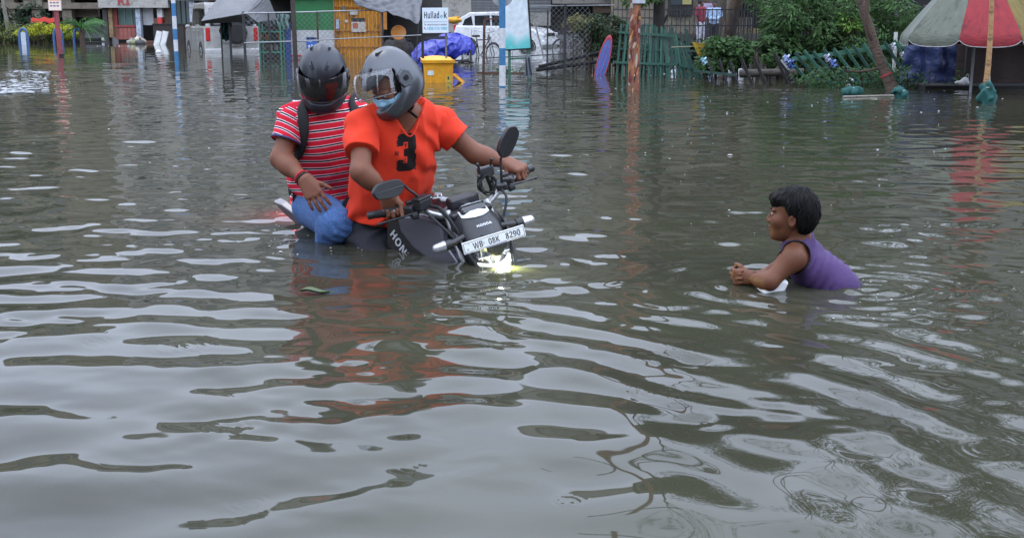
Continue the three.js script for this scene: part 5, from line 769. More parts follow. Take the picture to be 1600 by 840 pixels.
// bushes
{
  const d = 20.4, p = PL(d), C = (px, py, w, h, zz = 0.5) => [p.x(px) - p.x(1160), p.y(py), 0, w * p.k, h * p.k, zz];
  bush('broad leaved shrub sprawling over the toppled pickets', V(p.x(1160), 0, -d), [C(1120, 72, 20, 16), C(1150, 78, 26, 22), C(1185, 84, 26, 18), C(1135, 95, 22, 14), C(1205, 72, 18, 18), C(1225, 92, 22, 20), C(1108, 98, 20, 14)], 6200, 0.09, green(0.036, 0.092, 0.024, 0.8), 501, 'shrub', 0.6, 'shrub');
  const e = 23.5, q = PL(e), D = (px, py, w, h, zz = 0.6) => [q.x(px) - q.x(940), q.y(py), 0, w * q.k, h * q.k, zz];
  bush('dense dark hedge bush behind the oval board', V(q.x(940), 0, -e), [D(920, 40, 20, 20), D(945, 45, 26, 26), D(965, 55, 20, 26), D(935, 72, 24, 14), D(985, 62, 20, 22)], 5200, 0.085, green(0.026, 0.052, 0.018, 0.7), 502, 'bush');
  bush('yellowish tips of a bush above the dense hedge', V(q.x(915), 0, -e + 0.3), [[0, q.y(26), 0, 0.26, 0.12, 0.3], [-0.25, q.y(36), 0, 0.2, 0.12, 0.3]], 700, 0.08, green(0.13, 0.15, 0.05, 0.6), 503, 'bush');
  const lv = thing('leaf_spray', 'bright green leaf spray hanging into the picture above the chain link', 'branch', V(q.x(880), q.y(-20), -22)); part('twig', tube([V(-0.1, 0.6, 0), V(0, 0.2, 0), V(0.1, 0.0, 0)], 0.012, 10, 5), BARK, lv); part('foliage', leaves([[-0.12, 0.08, 0, 0.22, 0.16, 0.2], [0.2, 0.12, 0, 0.16, 0.12, 0.2]], 520, 0.11, 504, green(0.12, 0.21, 0.03, 0.6)), LEAF, lv);
  const u9 = 22.9, v9 = PL(u9); bush('dark undergrowth tangled behind the green pickets', V(v9.x(1030), 0, -u9 + 0.1), [970, 1000, 1035, 1065, 1095].map((px, i) => [v9.x(px) - v9.x(1030), v9.y(82 + 5 * (i % 2)), -0.25, 24 * v9.k, 22 * v9.k, 0.22]), 3600, 0.085, green(0.018, 0.045, 0.018, 0.8), 509, 'bush');
  // the big thicket on the right
  const f = 21.2, s = PL(f), T = (px, py, w, h, zz = 0.9) => [s.x(px) - s.x(1300), s.y(py), (px % 7) * 0.06, w * s.k, h * s.k, zz];
  bush('large green thicket of feathery leaves behind the fallen green fence', V(s.x(1300), 0, -f), [T(1215, 30, 26, 34), T(1245, 10, 30, 30), T(1270, 50, 34, 36), T(1310, 20, 34, 34), T(1315, 70, 34, 26), T(1355, 45, 28, 40), T(1390, 70, 24, 32), T(1385, 20, 26, 26), T(1235, 85, 26, 18), T(1255, 100, 24, 14), T(1215, 62, 22, 24), T(1300, 100, 30, 14), T(1350, 95, 26, 16)], 19000, 0.13, green(0.04, 0.10, 0.026, 0.9), 505, 'thicket', 0.26);
  const g2 = 23, u2 = PL(g2); bush('tall paler bush top rising behind the thicket', V(u2.x(1275), 0, -g2), [[0, 1.6, 0, 1.0, 0.9, 0.7], [1.0, 1.9, 0, 0.8, 0.9, 0.7], [-0.9, 1.7, 0, 0.6, 0.7, 0.6]], 5200, 0.12, green(0.045, 0.11, 0.028, 0.9), 506, 'bush', 0.3);
  bush('bright green leaf clump on the thicket by the slanting trunk', V(s.x(1302), 0, -f + 0.9), [[0, s.y(32), 0, 0.14, 0.14, 0.2], [0.08, s.y(38), 0, 0.10, 0.10, 0.2]], 420, 0.10, green(0.10, 0.22, 0.03, 0.6), 507, 'bush', 0.3);
  bush('low weeds along the foot of the fallen green fence', V(s.x(1330), 0, -17.9), [[-1.0, 0.14, 0, 0.9, 0.18, 0.3], [0.2, 0.16, 0, 0.7, 0.2, 0.3]], 2400, 0.08, green(0.03, 0.085, 0.025, 0.6), 508, 'weeds', 0.3, 'weeds');
  // earth bank with dead wood between shrub and thicket
  const bk = thing('log', 'grey brown fallen log lying between the shrubs', 'log', V(PL(19.6).x(1205), PL(19.6).y(113), -19.6)); part('trunk', bar(V(-0.5, -0.02, 0), V(0.55, 0.02, 0.1), 0.07, 0.055, 10), stained([0.055, 0.046, 0.038]), bk); part('stub', bar(V(0.1, 0.03, 0), V(0.25, 0.2, 0.05), 0.03, 0.015, 7), BARK, bk);
  const pk = thing('broken_fence', 'black toppled pickets at the foot of the broad leaved shrub', 'fence', V(PL(18.9).x(1170), 0, -18.9)), y9 = PL(18.9); for (const [a, b, c, e2] of [[1160, 92, 1183, 124], [1142, 96, 1158, 122], [1180, 90, 1204, 124], [1125, 92, 1140, 120], [1108, 90, 1118, 116], [1212, 84, 1240, 125]]) part('picket', beam(V(y9.x(a) - pk.position.x, y9.y(b), 0), V(y9.x(c) - pk.position.x, y9.y(e2) - 0.2, 0.1), 0.05, 0.025), DARK, pk); part('rail', beam(V(y9.x(1150) - pk.position.x, y9.y(117), 0.06), V(y9.x(1085) - pk.position.x, y9.y(110), 0.06), 0.04, 0.02), FGREEN3, pk);
}
{
  // fallen length of green fence
  const d = 18.6, p = PL(d), O = V(p.x(1320), 0, -d), t = thing('fallen_fence', 'fallen length of green fence slanting out of the water below the thicket', 'fence', O), L = (px) => p.x(px) - O.x, r = rng(93);
  const topY = (px) => lerp(95, 71, (px - 1222) / 200);
  part('rail', beam(V(L(1224), p.y(95), 0), V(L(1424), p.y(71), -0.15), 0.045, 0.025), FGREEN2, t); part('rail', beam(V(L(1240), p.y(93) + 0.03, -0.02), V(L(1424), p.y(71) + 0.04, -0.18), 0.02, 0.02), grimy([0.04, 0.16, 0.10]), t); part('rail', beam(V(L(1296), p.y(128.5), 0.1), V(L(1395), p.y(126.5), 0.08), 0.03), FGREEN2, t);
  for (let k = 0; k < 12; k++) { const a = 1232 + k * 15.5 + r() * 3; part('picket', beam(V(L(a - 6), p.y(topY(a) - 7 - 4 * r()), -0.03), V(L(a + 34 + r() * 4), p.y(131), 0.12), 0.045, 0.02), [FGREEN, FGREEN3, FGREEN2][k % 3], t); }
  part('end_post', beam(V(L(1221), p.y(95), 0.05), V(L(1242), p.y(128), 0.12), 0.05, 0.03), DARK, t); part('end_strip', beam(V(L(1221), p.y(93), 0.08), V(L(1233), p.y(108), 0.10), 0.035, 0.02), grimy([0.38, 0.40, 0.40]), t);
  const rag = (px, py, c, l, s0) => { const s = s0 * 0.75; const o = thing('rag', l, 'cloth', V(p.x(px), p.y(py), -d + 0.12)); part('cloth', sheet((u, v) => V((u - 0.5) * 0.14 * s + 0.02 * Math.sin(v * 7), (v - 0.5) * 0.16 * s + 0.02 * Math.sin(u * 9), 0.03 * Math.sin(u * 13) + 0.02 * Math.sin(v * 11)), 14, 10, 0.008), cloth(c), o); part('knot', ell(0.025 * s, 0.03 * s, 0.025 * s, 0, 0.06 * s, 0.01), cloth(c), o); };
  rag(1228, 92, [0.30, 0.36, 0.55], 'pale blue rag tied to the end of the fallen fence', 0.9); rag(1235, 100, [0.03, 0.07, 0.20], 'dark blue rag below the pale one on the fallen fence', 1.0); rag(1291, 90, [0.34, 0.36, 0.45], 'white rag hung on the middle of the fallen fence', 0.75); rag(1301, 99, [0.12, 0.18, 0.42], 'blue white rag caught on the fallen pickets', 0.8); rag(1393, 72, [0.40, 0.42, 0.46], 'white rag near the white umbrella post', 0.6); rag(1408, 86, [0.33, 0.34, 0.33], 'pale scrap hanging right of the white umbrella post', 0.6); rag(1099, 95, [0.25, 0.42, 0.48], 'pale blue rag among the leaning pickets', 0.7);
  // slanting brown trunk with joints
  const b0 = onWater(1399, 142), t2 = thing('tree', 'slanting brown trunk leaning over the fallen fence beside the umbrella', 'tree', b0), pts = [[1402, 155], [1392, 132], [1380, 105], [1367, 72], [1357, 38], [1346, 4], [1335, -40]].map(([x, y], i) => { const q = at(x, y, -b0.z + 0.08 * i); return V(q.x - b0.x, q.y, q.z - b0.z); });
  const tg = []; for (let i = 0; i < pts.length - 1; i++) tg.push(bar(pts[i], pts[i + 1], [0.12, 0.09, 0.075, 0.075, 0.07, 0.06][i], [0.09, 0.075, 0.075, 0.07, 0.06, 0.05][i], 9)); for (let i = 1; i < 6; i++) tg.push(bar(pts[i].clone().add(V(0, -0.02, 0)), pts[i].clone().add(V(0, 0.03, 0)), 0.095 - 0.006 * i, 0.085 - 0.006 * i, 9));
  part('trunk', tg, stained([0.085, 0.058, 0.042], 0.95, { bumpScale: 0.02 }), t2); for (const bg of [tube([pts[3].clone(), pts[3].clone().add(V(-0.14, 0.3, 0.05)), pts[3].clone().add(V(-0.16, 0.8, 0.05))], 0.035, 10, 6), tube([pts[2], pts[2].clone().add(V(-0.3, -0.06, 0)), pts[2].clone().add(V(-0.55, -0.05, 0.05))], 0.02, 10, 6)]) part('branch', bg, BARK, t2); part('red_band', bar(pts[1].clone().lerp(pts[2], 0.48), pts[1].clone().lerp(pts[2], 0.6), 0.088, 0.086, 10), M([0.22, 0.03, 0.03], 0.8), t2);
  const top = pts[6]; const br = branching(top, V(-0.1, 1, 0.1).normalize(), 3.4, 0.05, 3, 61); part('branch', br.out, BARK, t2); part('crown', leaves(br.tips.map((q) => [q.x, q.y, q.z, 0.5, 0.35, 0.5]), 1500, 0.1, 405, green(0.04, 0.085, 0.025)), LEAF, t2);
}
{
  // wet green cloth bundles at the foot of the trunk and the umbrella
  const lump = (px, py, w, h, l, tilt) => { const o = thing('net_bundle', l, 'bundle', onWater(px, py)); const f = ellip(V(0, h * 0.3, 0), V(w / 2, h * 0.7, w * 0.35)); part('netting', meshField((x, y, z) => f(x - tilt * y, y, z) - 0.06 * noise.noise(x * 11 + px, y * 9, z * 11) - 0.010 * Math.sin(x * 50 + 6 * noise.noise(x * 6, y * 6, z * 6)), V(-w, -h * 0.6, -w * 0.7), V(w, h * 1.4, w * 0.7), 0.016), cloth([0.008, 0.062, 0.054], { bumpScale: 0.03 }), o); part('tie', new THREE.TorusGeometry(0.05, 0.008, 6, 16).rotateX(1.57).translate(tilt * h * 0.75, h * 0.75, 0), M([0.25, 0.3, 0.28], 0.8), o); return o; };
  lump(1332, 150, 0.24, 0.15, 'teal green wet net bundle left of the slanting trunk', 0.2); lump(1411, 153, 0.22, 0.13, 'teal green wet net bundle right of the slanting trunk', -0.2); lump(1543, 161, 0.22, 0.26, 'teal green net bag tied round the foot of the bamboo pole', 0);
  const pl = thing('stick', 'pale bamboo stick floating between the two green bundles', 'stick', onWater(1358, 151)); part('stick', bar(onWater(1318, 151, 0.012).sub(pl.position), onWater(1397, 149, 0.012).sub(pl.position), 0.014, 0.012, 8), grimy([0.26, 0.24, 0.2]), pl); for (const s of [0.25, 0.5, 0.75]) { const q = onWater(1318, 151, 0.012).lerp(onWater(1397, 149, 0.012), s).sub(pl.position); part('joint', bar(q.clone().add(V(-0.01, 0, 0)), q.clone().add(V(0.01, 0, 0)), 0.017, 0.017, 8), grimy([0.2, 0.18, 0.15]), pl); };
  const sc = thing('plastic_bag', 'white scrap of plastic on the water above the left green bundle', 'bag', onWater(1328, 129)); part('bag', meshField(wrap2(ellip(V(0, 0.03, 0), V(0.07, 0.05, 0.05))), V(-0.2, -0.1, -0.2), V(0.2, 0.2, 0.2), 0.014), cloth([0.4, 0.42, 0.42]), sc); part('handle', tube([V(-0.02, 0.05, 0), V(0.01, 0.1, 0), V(0.04, 0.05, 0)], 0.006, 10, 5), cloth([0.4, 0.42, 0.42]), sc);
}
// ---------------------------------------------------------------- vendor's umbrella stall
{
  const foot = onWater(1541, 153), d = -foot.z, p = PL(d), apex = V(PL(d + 1.09).x(1524), PL(d + 1.09).y(-58), -d - 1.09), R = 1.0, t = thing('umbrella', 'large faded umbrella with grey green red and yellow panels on a bamboo pole', 'umbrella', V(apex.x, 0, apex.z));
  const rimY = p.y(53), n = 8, turn = 0.17, PAN = [[0.12, 0.135, 0.105], [0.27, 0.018, 0.026], [0.16, 0.115, 0.008], [0.10, 0.125, 0.098]];
  const mats = PAN.map((c) => M(c, 0.85, { map: STAIN, bumpMap: CREASE, bumpScale: 0.015, transmission: 0.12 }));
  const corner = (k) => { const a = Math.PI / 2 + (k - 0.5) * 2 * Math.PI / n + turn; return V(R * Math.cos(a), rimY, R * Math.sin(a)); };
  const top = V(0, apex.y, 0);
  for (let k = 0; k < n; k++) {
    const a = corner(k), b = corner(k + 1), m = mats[[1, 0, 3, 2, 1, 0, 3, 2][k]];
    const surf = (u, v) => { const e = a.clone().lerp(b, u), q = top.clone().lerp(e, v); const bow = Math.sin(v * Math.PI) * 0.10; q.y += bow - 0.02 * Math.sin(u * Math.PI) * v; return q; };
    const f = part('panel', sheet((u, v) => surf(u, v), 12, 16, 0.006), m, t);
    part('valance', sheet((u, v) => { const q = surf(u, 1); const o = V(q.x, 0, q.z).normalize(), sc = 1 - 0.45 * Math.pow(Math.abs(u * 2 - 1), 6); q.y -= 0.155 * v * sc; return q.addScaledVector(o, 0.03 * Math.sin(v * 2) + 0.012 * Math.sin(u * 20 + k) * v); }, 16, 5, 0.006), m, f);
    part('binding', tube(Array.from({ length: 15 }, (_, i) => { const u = i / 14, q = surf(u, 1), o = V(q.x, 0, q.z).normalize(), sc = 1 - 0.45 * Math.pow(Math.abs(u * 2 - 1), 6); q.y -= 0.157 * sc; return q.addScaledVector(o, 0.028 + 0.012 * Math.sin(u * 20 + k)); }), 0.006, 28, 5), grimy([0.5, 0.5, 0.5]), f);
    part('rib', bar(top.clone().add(V(0, -0.02, 0)), a.clone().add(V(0, -0.012, 0)), 0.008), IRON, t);
  }
  part('stem', bar(V(0, -0.8, 0), V(0, apex.y + 0.06, 0), 0.02), ZINC, t); part('finial', ell(0.03, 0.05, 0.03, 0, apex.y + 0.06, 0), PLASTIC, t);
  // bamboo pole tied in front of the rim
  const bp = thing('bamboo_pole', 'jointed tan bamboo pole propping the front of the umbrella', 'pole', foot), X = (px, py) => { const q = at(px, py, d); return V(q.x - foot.x, q.y, 0); }, B = stained([0.40, 0.235, 0.105], 0.7), line = [[1540, 175], [1542, 128], [1545, 100], [1548, 60], [1550, 18], [1551, -30]];
  for (let i = 0; i < line.length - 1; i++) { const a = X(...line[i]), b = X(...line[i + 1]); part('culm', bar(a, b, 0.042 - 0.003 * i, 0.040 - 0.003 * i, 12), B, bp); part('joint', bar(b.clone().add(V(0, -0.012, 0)), b.clone().add(V(0, 0.012, 0)), 0.045 - 0.003 * i, 0.045 - 0.003 * i, 12), grimy([0.25, 0.14, 0.07]), bp); }
  const wp = thing('pole', 'white pole leaning against the foot of the bamboo pole', 'pole', foot.clone().add(V(0.06, 0, -0.02))); part('pole', bar(V(X(1552, 170).x - 0.06, -0.5, 0), V(X(1546, 92).x - 0.06, p.y(92), 0), 0.022), grimy([0.46, 0.46, 0.44]), wp); part('cap', bar(V(X(1546, 92).x - 0.06, p.y(92), 0), V(X(1546, 91).x - 0.06, p.y(91), 0), 0.025), ZINC, wp);
  const w0 = onWater(1397, 130), wq = PL(-w0.z), w = thing('pole', 'white umbrella post standing right of the slanting trunk', 'pole', w0); part('pole', bar(V(0, -0.8, 0), V(wq.x(1400) - w0.x, wq.y(50), 0), 0.032), grimy([0.50, 0.50, 0.48]), w); part('collar', bar(V(0.0, 0.02, 0), V(0.004, 0.09, 0), 0.035), grimy([0.3, 0.3, 0.3]), w);
  // blue sheet and dark back of the stall
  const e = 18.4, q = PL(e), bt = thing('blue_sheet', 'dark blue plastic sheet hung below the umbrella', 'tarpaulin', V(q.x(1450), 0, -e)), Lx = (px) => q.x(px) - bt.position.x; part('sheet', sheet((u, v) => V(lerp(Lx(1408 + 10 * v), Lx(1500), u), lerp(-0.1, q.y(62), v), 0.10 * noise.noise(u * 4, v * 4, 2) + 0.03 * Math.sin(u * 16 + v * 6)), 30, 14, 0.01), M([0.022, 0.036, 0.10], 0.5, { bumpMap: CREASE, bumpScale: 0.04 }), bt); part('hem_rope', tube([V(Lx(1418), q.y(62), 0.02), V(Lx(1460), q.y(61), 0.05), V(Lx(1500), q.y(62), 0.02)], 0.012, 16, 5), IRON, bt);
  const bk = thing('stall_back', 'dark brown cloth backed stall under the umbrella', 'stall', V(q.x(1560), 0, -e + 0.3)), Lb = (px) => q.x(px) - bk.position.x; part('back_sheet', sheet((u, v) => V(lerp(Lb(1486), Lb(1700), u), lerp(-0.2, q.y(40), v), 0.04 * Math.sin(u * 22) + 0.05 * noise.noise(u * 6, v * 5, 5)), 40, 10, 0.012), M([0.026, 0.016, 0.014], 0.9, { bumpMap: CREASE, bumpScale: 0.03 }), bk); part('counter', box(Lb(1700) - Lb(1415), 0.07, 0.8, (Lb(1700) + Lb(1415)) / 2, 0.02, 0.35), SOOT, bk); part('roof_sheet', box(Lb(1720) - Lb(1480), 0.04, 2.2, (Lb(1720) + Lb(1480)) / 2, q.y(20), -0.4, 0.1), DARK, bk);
  for (const px of [1492, 1640]) part('leg', box(0.06, 1.6, 0.06, Lb(px), 0, 0.3), DARK, bk);
  const pg = thing('plastic_bag', 'white crumpled bag on the dark ledge under the umbrella', 'bag', V(q.x(1480), 0.05, -e + 0.75)); part('bag', meshField(wrap2(union([ellip(V(0, 0.03, 0), V(0.12, 0.05, 0.06)), ellip(V(0.05, 0.07, 0), V(0.05, 0.05, 0.05))], 0.05)), V(-0.25, -0.12, -0.2), V(0.25, 0.3, 0.2), 0.016), cloth([0.42, 0.42, 0.42]), pg); part('handle', tube([V(0.05, 0.11, 0), V(0.09, 0.17, 0), V(0.1, 0.08, 0)], 0.006, 10, 5), cloth([0.42, 0.42, 0.42]), pg);
  const ac = thing('roof_unit', 'grey box unit on the dark wall above the thicket beside the umbrella', 'box', V(PL(27).x(1402), PL(27).y(16), -27)); part('case', rbox(0.42, 0.36, 0.3, 0.02), grimy([0.11, 0.12, 0.13]), ac); part('grille', [0, 1, 2, 3].map((k) => box(0.34, 0.02, 0.02, 0, -0.12 + k * 0.08, 0.155)), DARK, ac);
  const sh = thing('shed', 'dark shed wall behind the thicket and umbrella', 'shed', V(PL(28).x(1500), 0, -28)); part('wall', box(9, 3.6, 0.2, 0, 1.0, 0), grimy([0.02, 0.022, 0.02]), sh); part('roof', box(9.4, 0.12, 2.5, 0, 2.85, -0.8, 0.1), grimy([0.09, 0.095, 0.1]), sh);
}
// ---------------------------------------------------------------- things afloat, and litter at the water's edge
{
  const lf = thing('leaf', 'dark green leaf floating before the riders', 'leaf', onWater(492, 458, 0.006)); part('blade', sheet((u, v) => { const w = 0.022 * Math.sin(Math.PI * Math.pow(u, 0.8)); return V((u - 0.5) * 0.115, 0.005 + 0.010 * Math.pow((v - 0.5) * 2, 2) + 0.006 * Math.sin(u * 6), (v - 0.5) * 2 * w); }, 14, 6, 0.0016), M([0.045, 0.075, 0.02], 0.4), lf); part('stalk', bar(V(0.05, 0.006, 0), V(0.08, 0.008, 0.008), 0.0016), M([0.08, 0.09, 0.03], 0.6), lf);
  const fl = thing('white_ball', 'round white foam ball floating before the shop row', 'ball', onWater(247, 83)); part('ball', ell(0.085, 0.075, 0.085, 0, 0.025, 0), grimy([0.6, 0.6, 0.6], 0.6), fl); part('seam', new THREE.TorusGeometry(0.085, 0.004, 5, 30).rotateX(1.4).translate(0, 0.025, 0), grimy([0.4, 0.4, 0.4]), fl);
  // flecks of litter and froth: more than could be counted
  const r = rng(121), g = []; const spots = [[180, 62, 30, 8, 12], [60, 128, 70, 22, 26], [1180, 190, 300, 60, 40], [1200, 300, 350, 80, 22], [300, 250, 280, 150, 26], [900, 200, 200, 90, 18], [1420, 165, 160, 12, 10], [1060, 118, 160, 5, 16], [1350, 470, 80, 40, 14], [470, 375, 50, 25, 16]];
  for (const [cx, cy, w, h, n] of spots) for (let k = 0; k < n; k++) { const px = cx + (r() - 0.5) * 2 * w, py = Math.max(72, cy + (r() - 0.5) * 2 * h), q = onWater(px, py), s = 0.6 * (0.005 + 0.016 * r() * r() * r()) * (0.5 + -q.z / 12); g.push(new THREE.IcosahedronGeometry(1, 1).scale(s * (0.7 + r()), s * 0.5, s * (0.6 + 0.6 * r())).rotateY(r() * 6).translate(q.x, 0.004, q.z)); }
  solo('floating_litter', 'tiny pale flecks of litter and froth scattered over the flood water', 'litter', g.map((x) => { x.deleteAttribute('uv'); return x; }), M([0.36, 0.36, 0.34], 0.8), null, 'stuff');
  const fg = []; for (let k = 0; k < 420; k++) { const a = r(), px = a < 0.75 ? -10 + Math.pow(r(), 1.2) * 85 : 10 + r() * 65, py = a < 0.75 ? 126 + 22 * r() - px * 0.05 : 110 + r() * 12, q = onWater(px, py), s = 0.008 + 0.055 * r() * r() * r(); fg.push(new THREE.IcosahedronGeometry(1, 2).scale(s * (0.9 + 2.2 * r()), s * 0.25, s * 0.9).rotateY(r() - 0.5).translate(q.x, 0.012, q.z)); }
  solo('foam', 'patch of white churned foam on the water by the left edge', 'foam', fg.map((x) => { x.deleteAttribute('uv'); return x; }), M([0.28, 0.29, 0.30], 0.6), null, 'stuff');
  // heap of rubbish and two pale boards at the shop front
  const d = 47, p = PL(d), bd = (px, l, tl) => { const t = thing('board', l, 'board', V(p.x(px), 0, -d)); part('slab', rbox(0.24, 0.78, 0.05, 0.01, 0.02, 0.15, 0, -0.25, 0, tl), grimy([0.5, 0.5, 0.48], 0.6), t); part('edge', rbox(0.02, 0.76, 0.06, 0.004, 0.145 - 0.0, 0.15, 0.01, -0.25, 0, tl), grimy([0.2, 0.2, 0.19]), t); };
  bd(244.5, 'pale slab leaning in the water before the dark box, its mate to the right', -0.22); bd(254, 'pale slab leaning in the water before the dark box, nearest the banded post', -0.22);
  const bx = thing('dark_box', 'long dark brown counter box in front of the shop row', 'counter', V(p.x(266), 0, -48.6)); part('front', box(2.15, 1.1, 0.6, 0, 0.22, 0), grimy([0.028, 0.02, 0.017]), bx); part('top', box(2.2, 0.05, 0.66, 0, 0.79, 0), DARK, bx); part('panel_seam', box(0.03, 1.0, 0.02, 0.2, 0.22, 0.305), SOOT, bx);
  const hp = ['pale crumpled bag lying in front of the blue pillar', 'beige sack lying in front of the blue pillar', 'grey rag heap nearest the red tiles', 'olive bag at the edge of the shop steps', 'dark bag at the right of the shop heap']; [[214, 60, 0.28, [0.42, 0.40, 0.36]], [219, 58, 0.26, [0.30, 0.25, 0.18]], [207, 60.5, 0.2, [0.24, 0.24, 0.22]], [212, 58, 0.2, [0.18, 0.18, 0.10]], [223, 59.5, 0.2, [0.06, 0.06, 0.06]]].forEach(([px, py, s, c], i) => { const q = PL(48.4), o = thing('rubbish_bag', hp[i], 'bag', V(q.x(px), 0, -48.4 + i * 0.1)); part('bag', meshField(wrap2(ellip(V(0, s * 0.35, 0), V(s, s * 0.6, s * 0.7))), V(-s * 1.5, -s * 0.6, -s * 1.3), V(s * 1.5, s * 1.3, s * 1.3), 0.035), cloth(c), o); part('knot', ell(0.05, 0.06, 0.05, 0, s * 0.95, 0), cloth(c), o); });
  const st = thing('doorstep', 'red tiled doorstep at the waterline of the shop', 'step', V(p.x(195), 0, -50)); part('step', box(1.6, 0.16, 0.7, 0, 0.0, 0), grimy([0.16, 0.07, 0.055]), st); part('nosing', box(1.64, 0.04, 0.04, 0, 0.08, 0.36), grimy([0.22, 0.1, 0.08]), st);
}
// ---------------------------------------------------------------- the motorcycle: x forward, y up from the road, z to its right
const BIKE_YAW = -48 * Math.PI / 180, BIKE_LEAN = 4 * Math.PI / 180, FLOOD = 0.74, BIKE_AT = V(-0.475, 0, -5.40);
const bikeQ = new THREE.Quaternion().setFromEuler(new THREE.Euler(BIKE_LEAN, BIKE_YAW, 0, 'YXZ'));
const bikeBase = BIKE_AT.clone().sub(V(0, FLOOD, 0).applyQuaternion(bikeQ));
const steerM = (() => { const p = V(0.44, 0.88, 0), q = new THREE.Quaternion().setFromAxisAngle(V(-Math.sin(0.44), Math.cos(0.44), 0), -20 * Math.PI / 180); return new THREE.Matrix4().makeTranslation(p.x, p.y, p.z).multiply(new THREE.Matrix4().makeRotationFromQuaternion(q)).multiply(new THREE.Matrix4().makeTranslation(-p.x, -p.y, -p.z)); })();
const bikeWorld = (p, steered) => { const q = p.clone(); if (steered) q.applyMatrix4(steerM); return q.applyQuaternion(bikeQ).add(bikeBase); };
const bike = thing('motorcycle', 'black and grey motorcycle standing headlight deep in flood water under two riders', 'motorcycle', bikeBase);
bike.quaternion.copy(bikeQ);
const fork = (g) => [].concat(g).map((x) => x.applyMatrix4(steerM));
const fp = (n, g, m, par = bike, l) => part(n, fork(g), m, par, l);
// wheels, fork, engine and swing arm, mostly under water
function wheel(x, steered) {
  const tyre = new THREE.TorusGeometry(0.255, 0.05, 12, 40).translate(x, 0.305, 0), rim = [new THREE.TorusGeometry(0.21, 0.018, 8, 36).translate(x, 0.305, 0), bar(V(x, 0.305, -0.06), V(x, 0.305, 0.06), 0.035, 0.035, 12)];
  for (let k = 0; k < 6; k++) { const a = k * Math.PI / 3; rim.push(beam(V(x, 0.305, 0), V(x + 0.2 * Math.cos(a), 0.305 + 0.2 * Math.sin(a), 0), 0.03, 0.02)); }
  const f = steered ? fork : (g) => g, w = part('wheel', f([tyre]), RUBBER, bike); part('rim', f(rim), ALLOY, w);
}
wheel(0.76, true); wheel(-0.66, false);
fp('fork_tube', [-1, 1].map((s) => bar(V(0.76, 0.30, s * 0.095), V(0.44, 0.97, s * 0.095), 0.024, 0.019, 12)), ALLOY);
fp('front_fender', new THREE.TorusGeometry(0.335, 0.05, 6, 20, 2.0).scale(1, 1, 1.2).rotateZ(0.75).translate(0.76, 0.305, 0), PLASTIC);
part('engine', [rbox(0.34, 0.26, 0.3, 0.05, 0.05, 0.43, 0), rbox(0.2, 0.2, 0.2, 0.03, 0.14, 0.62, 0, 0, 0, -0.3)], grimy([0.05, 0.05, 0.05], 0.5), bike);
part('swing_arm', [beam(V(-0.66, 0.31, 0.1), V(-0.1, 0.42, 0.1), 0.05), beam(V(-0.66, 0.31, -0.1), V(-0.1, 0.42, -0.1), 0.05)], PLASTIC, bike);
part('exhaust', [bar(V(0.1, 0.35, 0.17), V(-0.3, 0.36, 0.19), 0.025, 0.03, 10), bar(V(-0.3, 0.36, 0.19), V(-0.75, 0.5, 0.21), 0.045, 0.055, 14)], GLOSSBLACK, bike);
// seat, tail with its lamp
part('seat', meshField(union([cone(-0.02, 0.79, 0, 0.085, -0.40, 0.80, 0, 0.10), cone(-0.42, 0.83, 0, 0.09, -0.76, 0.86, 0, 0.07)], 0.06), V(-0.95, 0.65, -0.2), V(0.15, 1.0, 0.2), 0.012), M([0.013, 0.013, 0.013], 0.7), bike);
const tailPiece = (s) => prism([[-0.35, 0.70], [-0.62, 0.745], [-0.92, 0.86], [-0.97, 0.875], [-0.93, 0.83], [-0.66, 0.69], [-0.4, 0.64]], 0.03, 0.008).rotateX(s * 0.25).translate(0, 0, 0.115 * s + (s > 0 ? -0.19 : 0.19) + s * 0.0);
part('tail_panel', [1, -1].map(tailPiece), SILVERGREY, bike); part('tail_cover', rbox(0.5, 0.035, 0.17, 0.015, -0.72, 0.80, 0, 0, 0, -0.28), PLASTIC, bike);
part('rear_fender', [rbox(0.3, 0.014, 0.13, 0.006, -0.93, 0.66, 0, 0, 0, 0.7)], PLASTIC, bike);
const RED_LAMP = M([0.30, 0.01, 0.01], 0.2, { emissive: new THREE.Color(1.0, 0.05, 0.06), emissiveIntensity: 1.6 });
part('tail_light', rbox(0.05, 0.05, 0.14, 0.012, -0.955, 0.835, 0, 0, 0, -0.3), RED_LAMP, bike);
part('grab_rail', tube([V(-0.5, 0.86, 0.13), V(-0.78, 0.90, 0.13), V(-0.90, 0.93, 0.07), V(-0.90, 0.93, -0.07), V(-0.78, 0.90, -0.13), V(-0.5, 0.86, -0.13)], 0.012, 30, 8), PLASTIC, bike);
{ const tl = new THREE.PointLight(0xff2030, 1.1); tl.position.copy(bikeWorld(V(-1.03, 0.86, 0))); tl.castShadow = true; tl.shadow.radius = 0.4; tl.name = 'tail_light_glow'; scene.add(tl); }
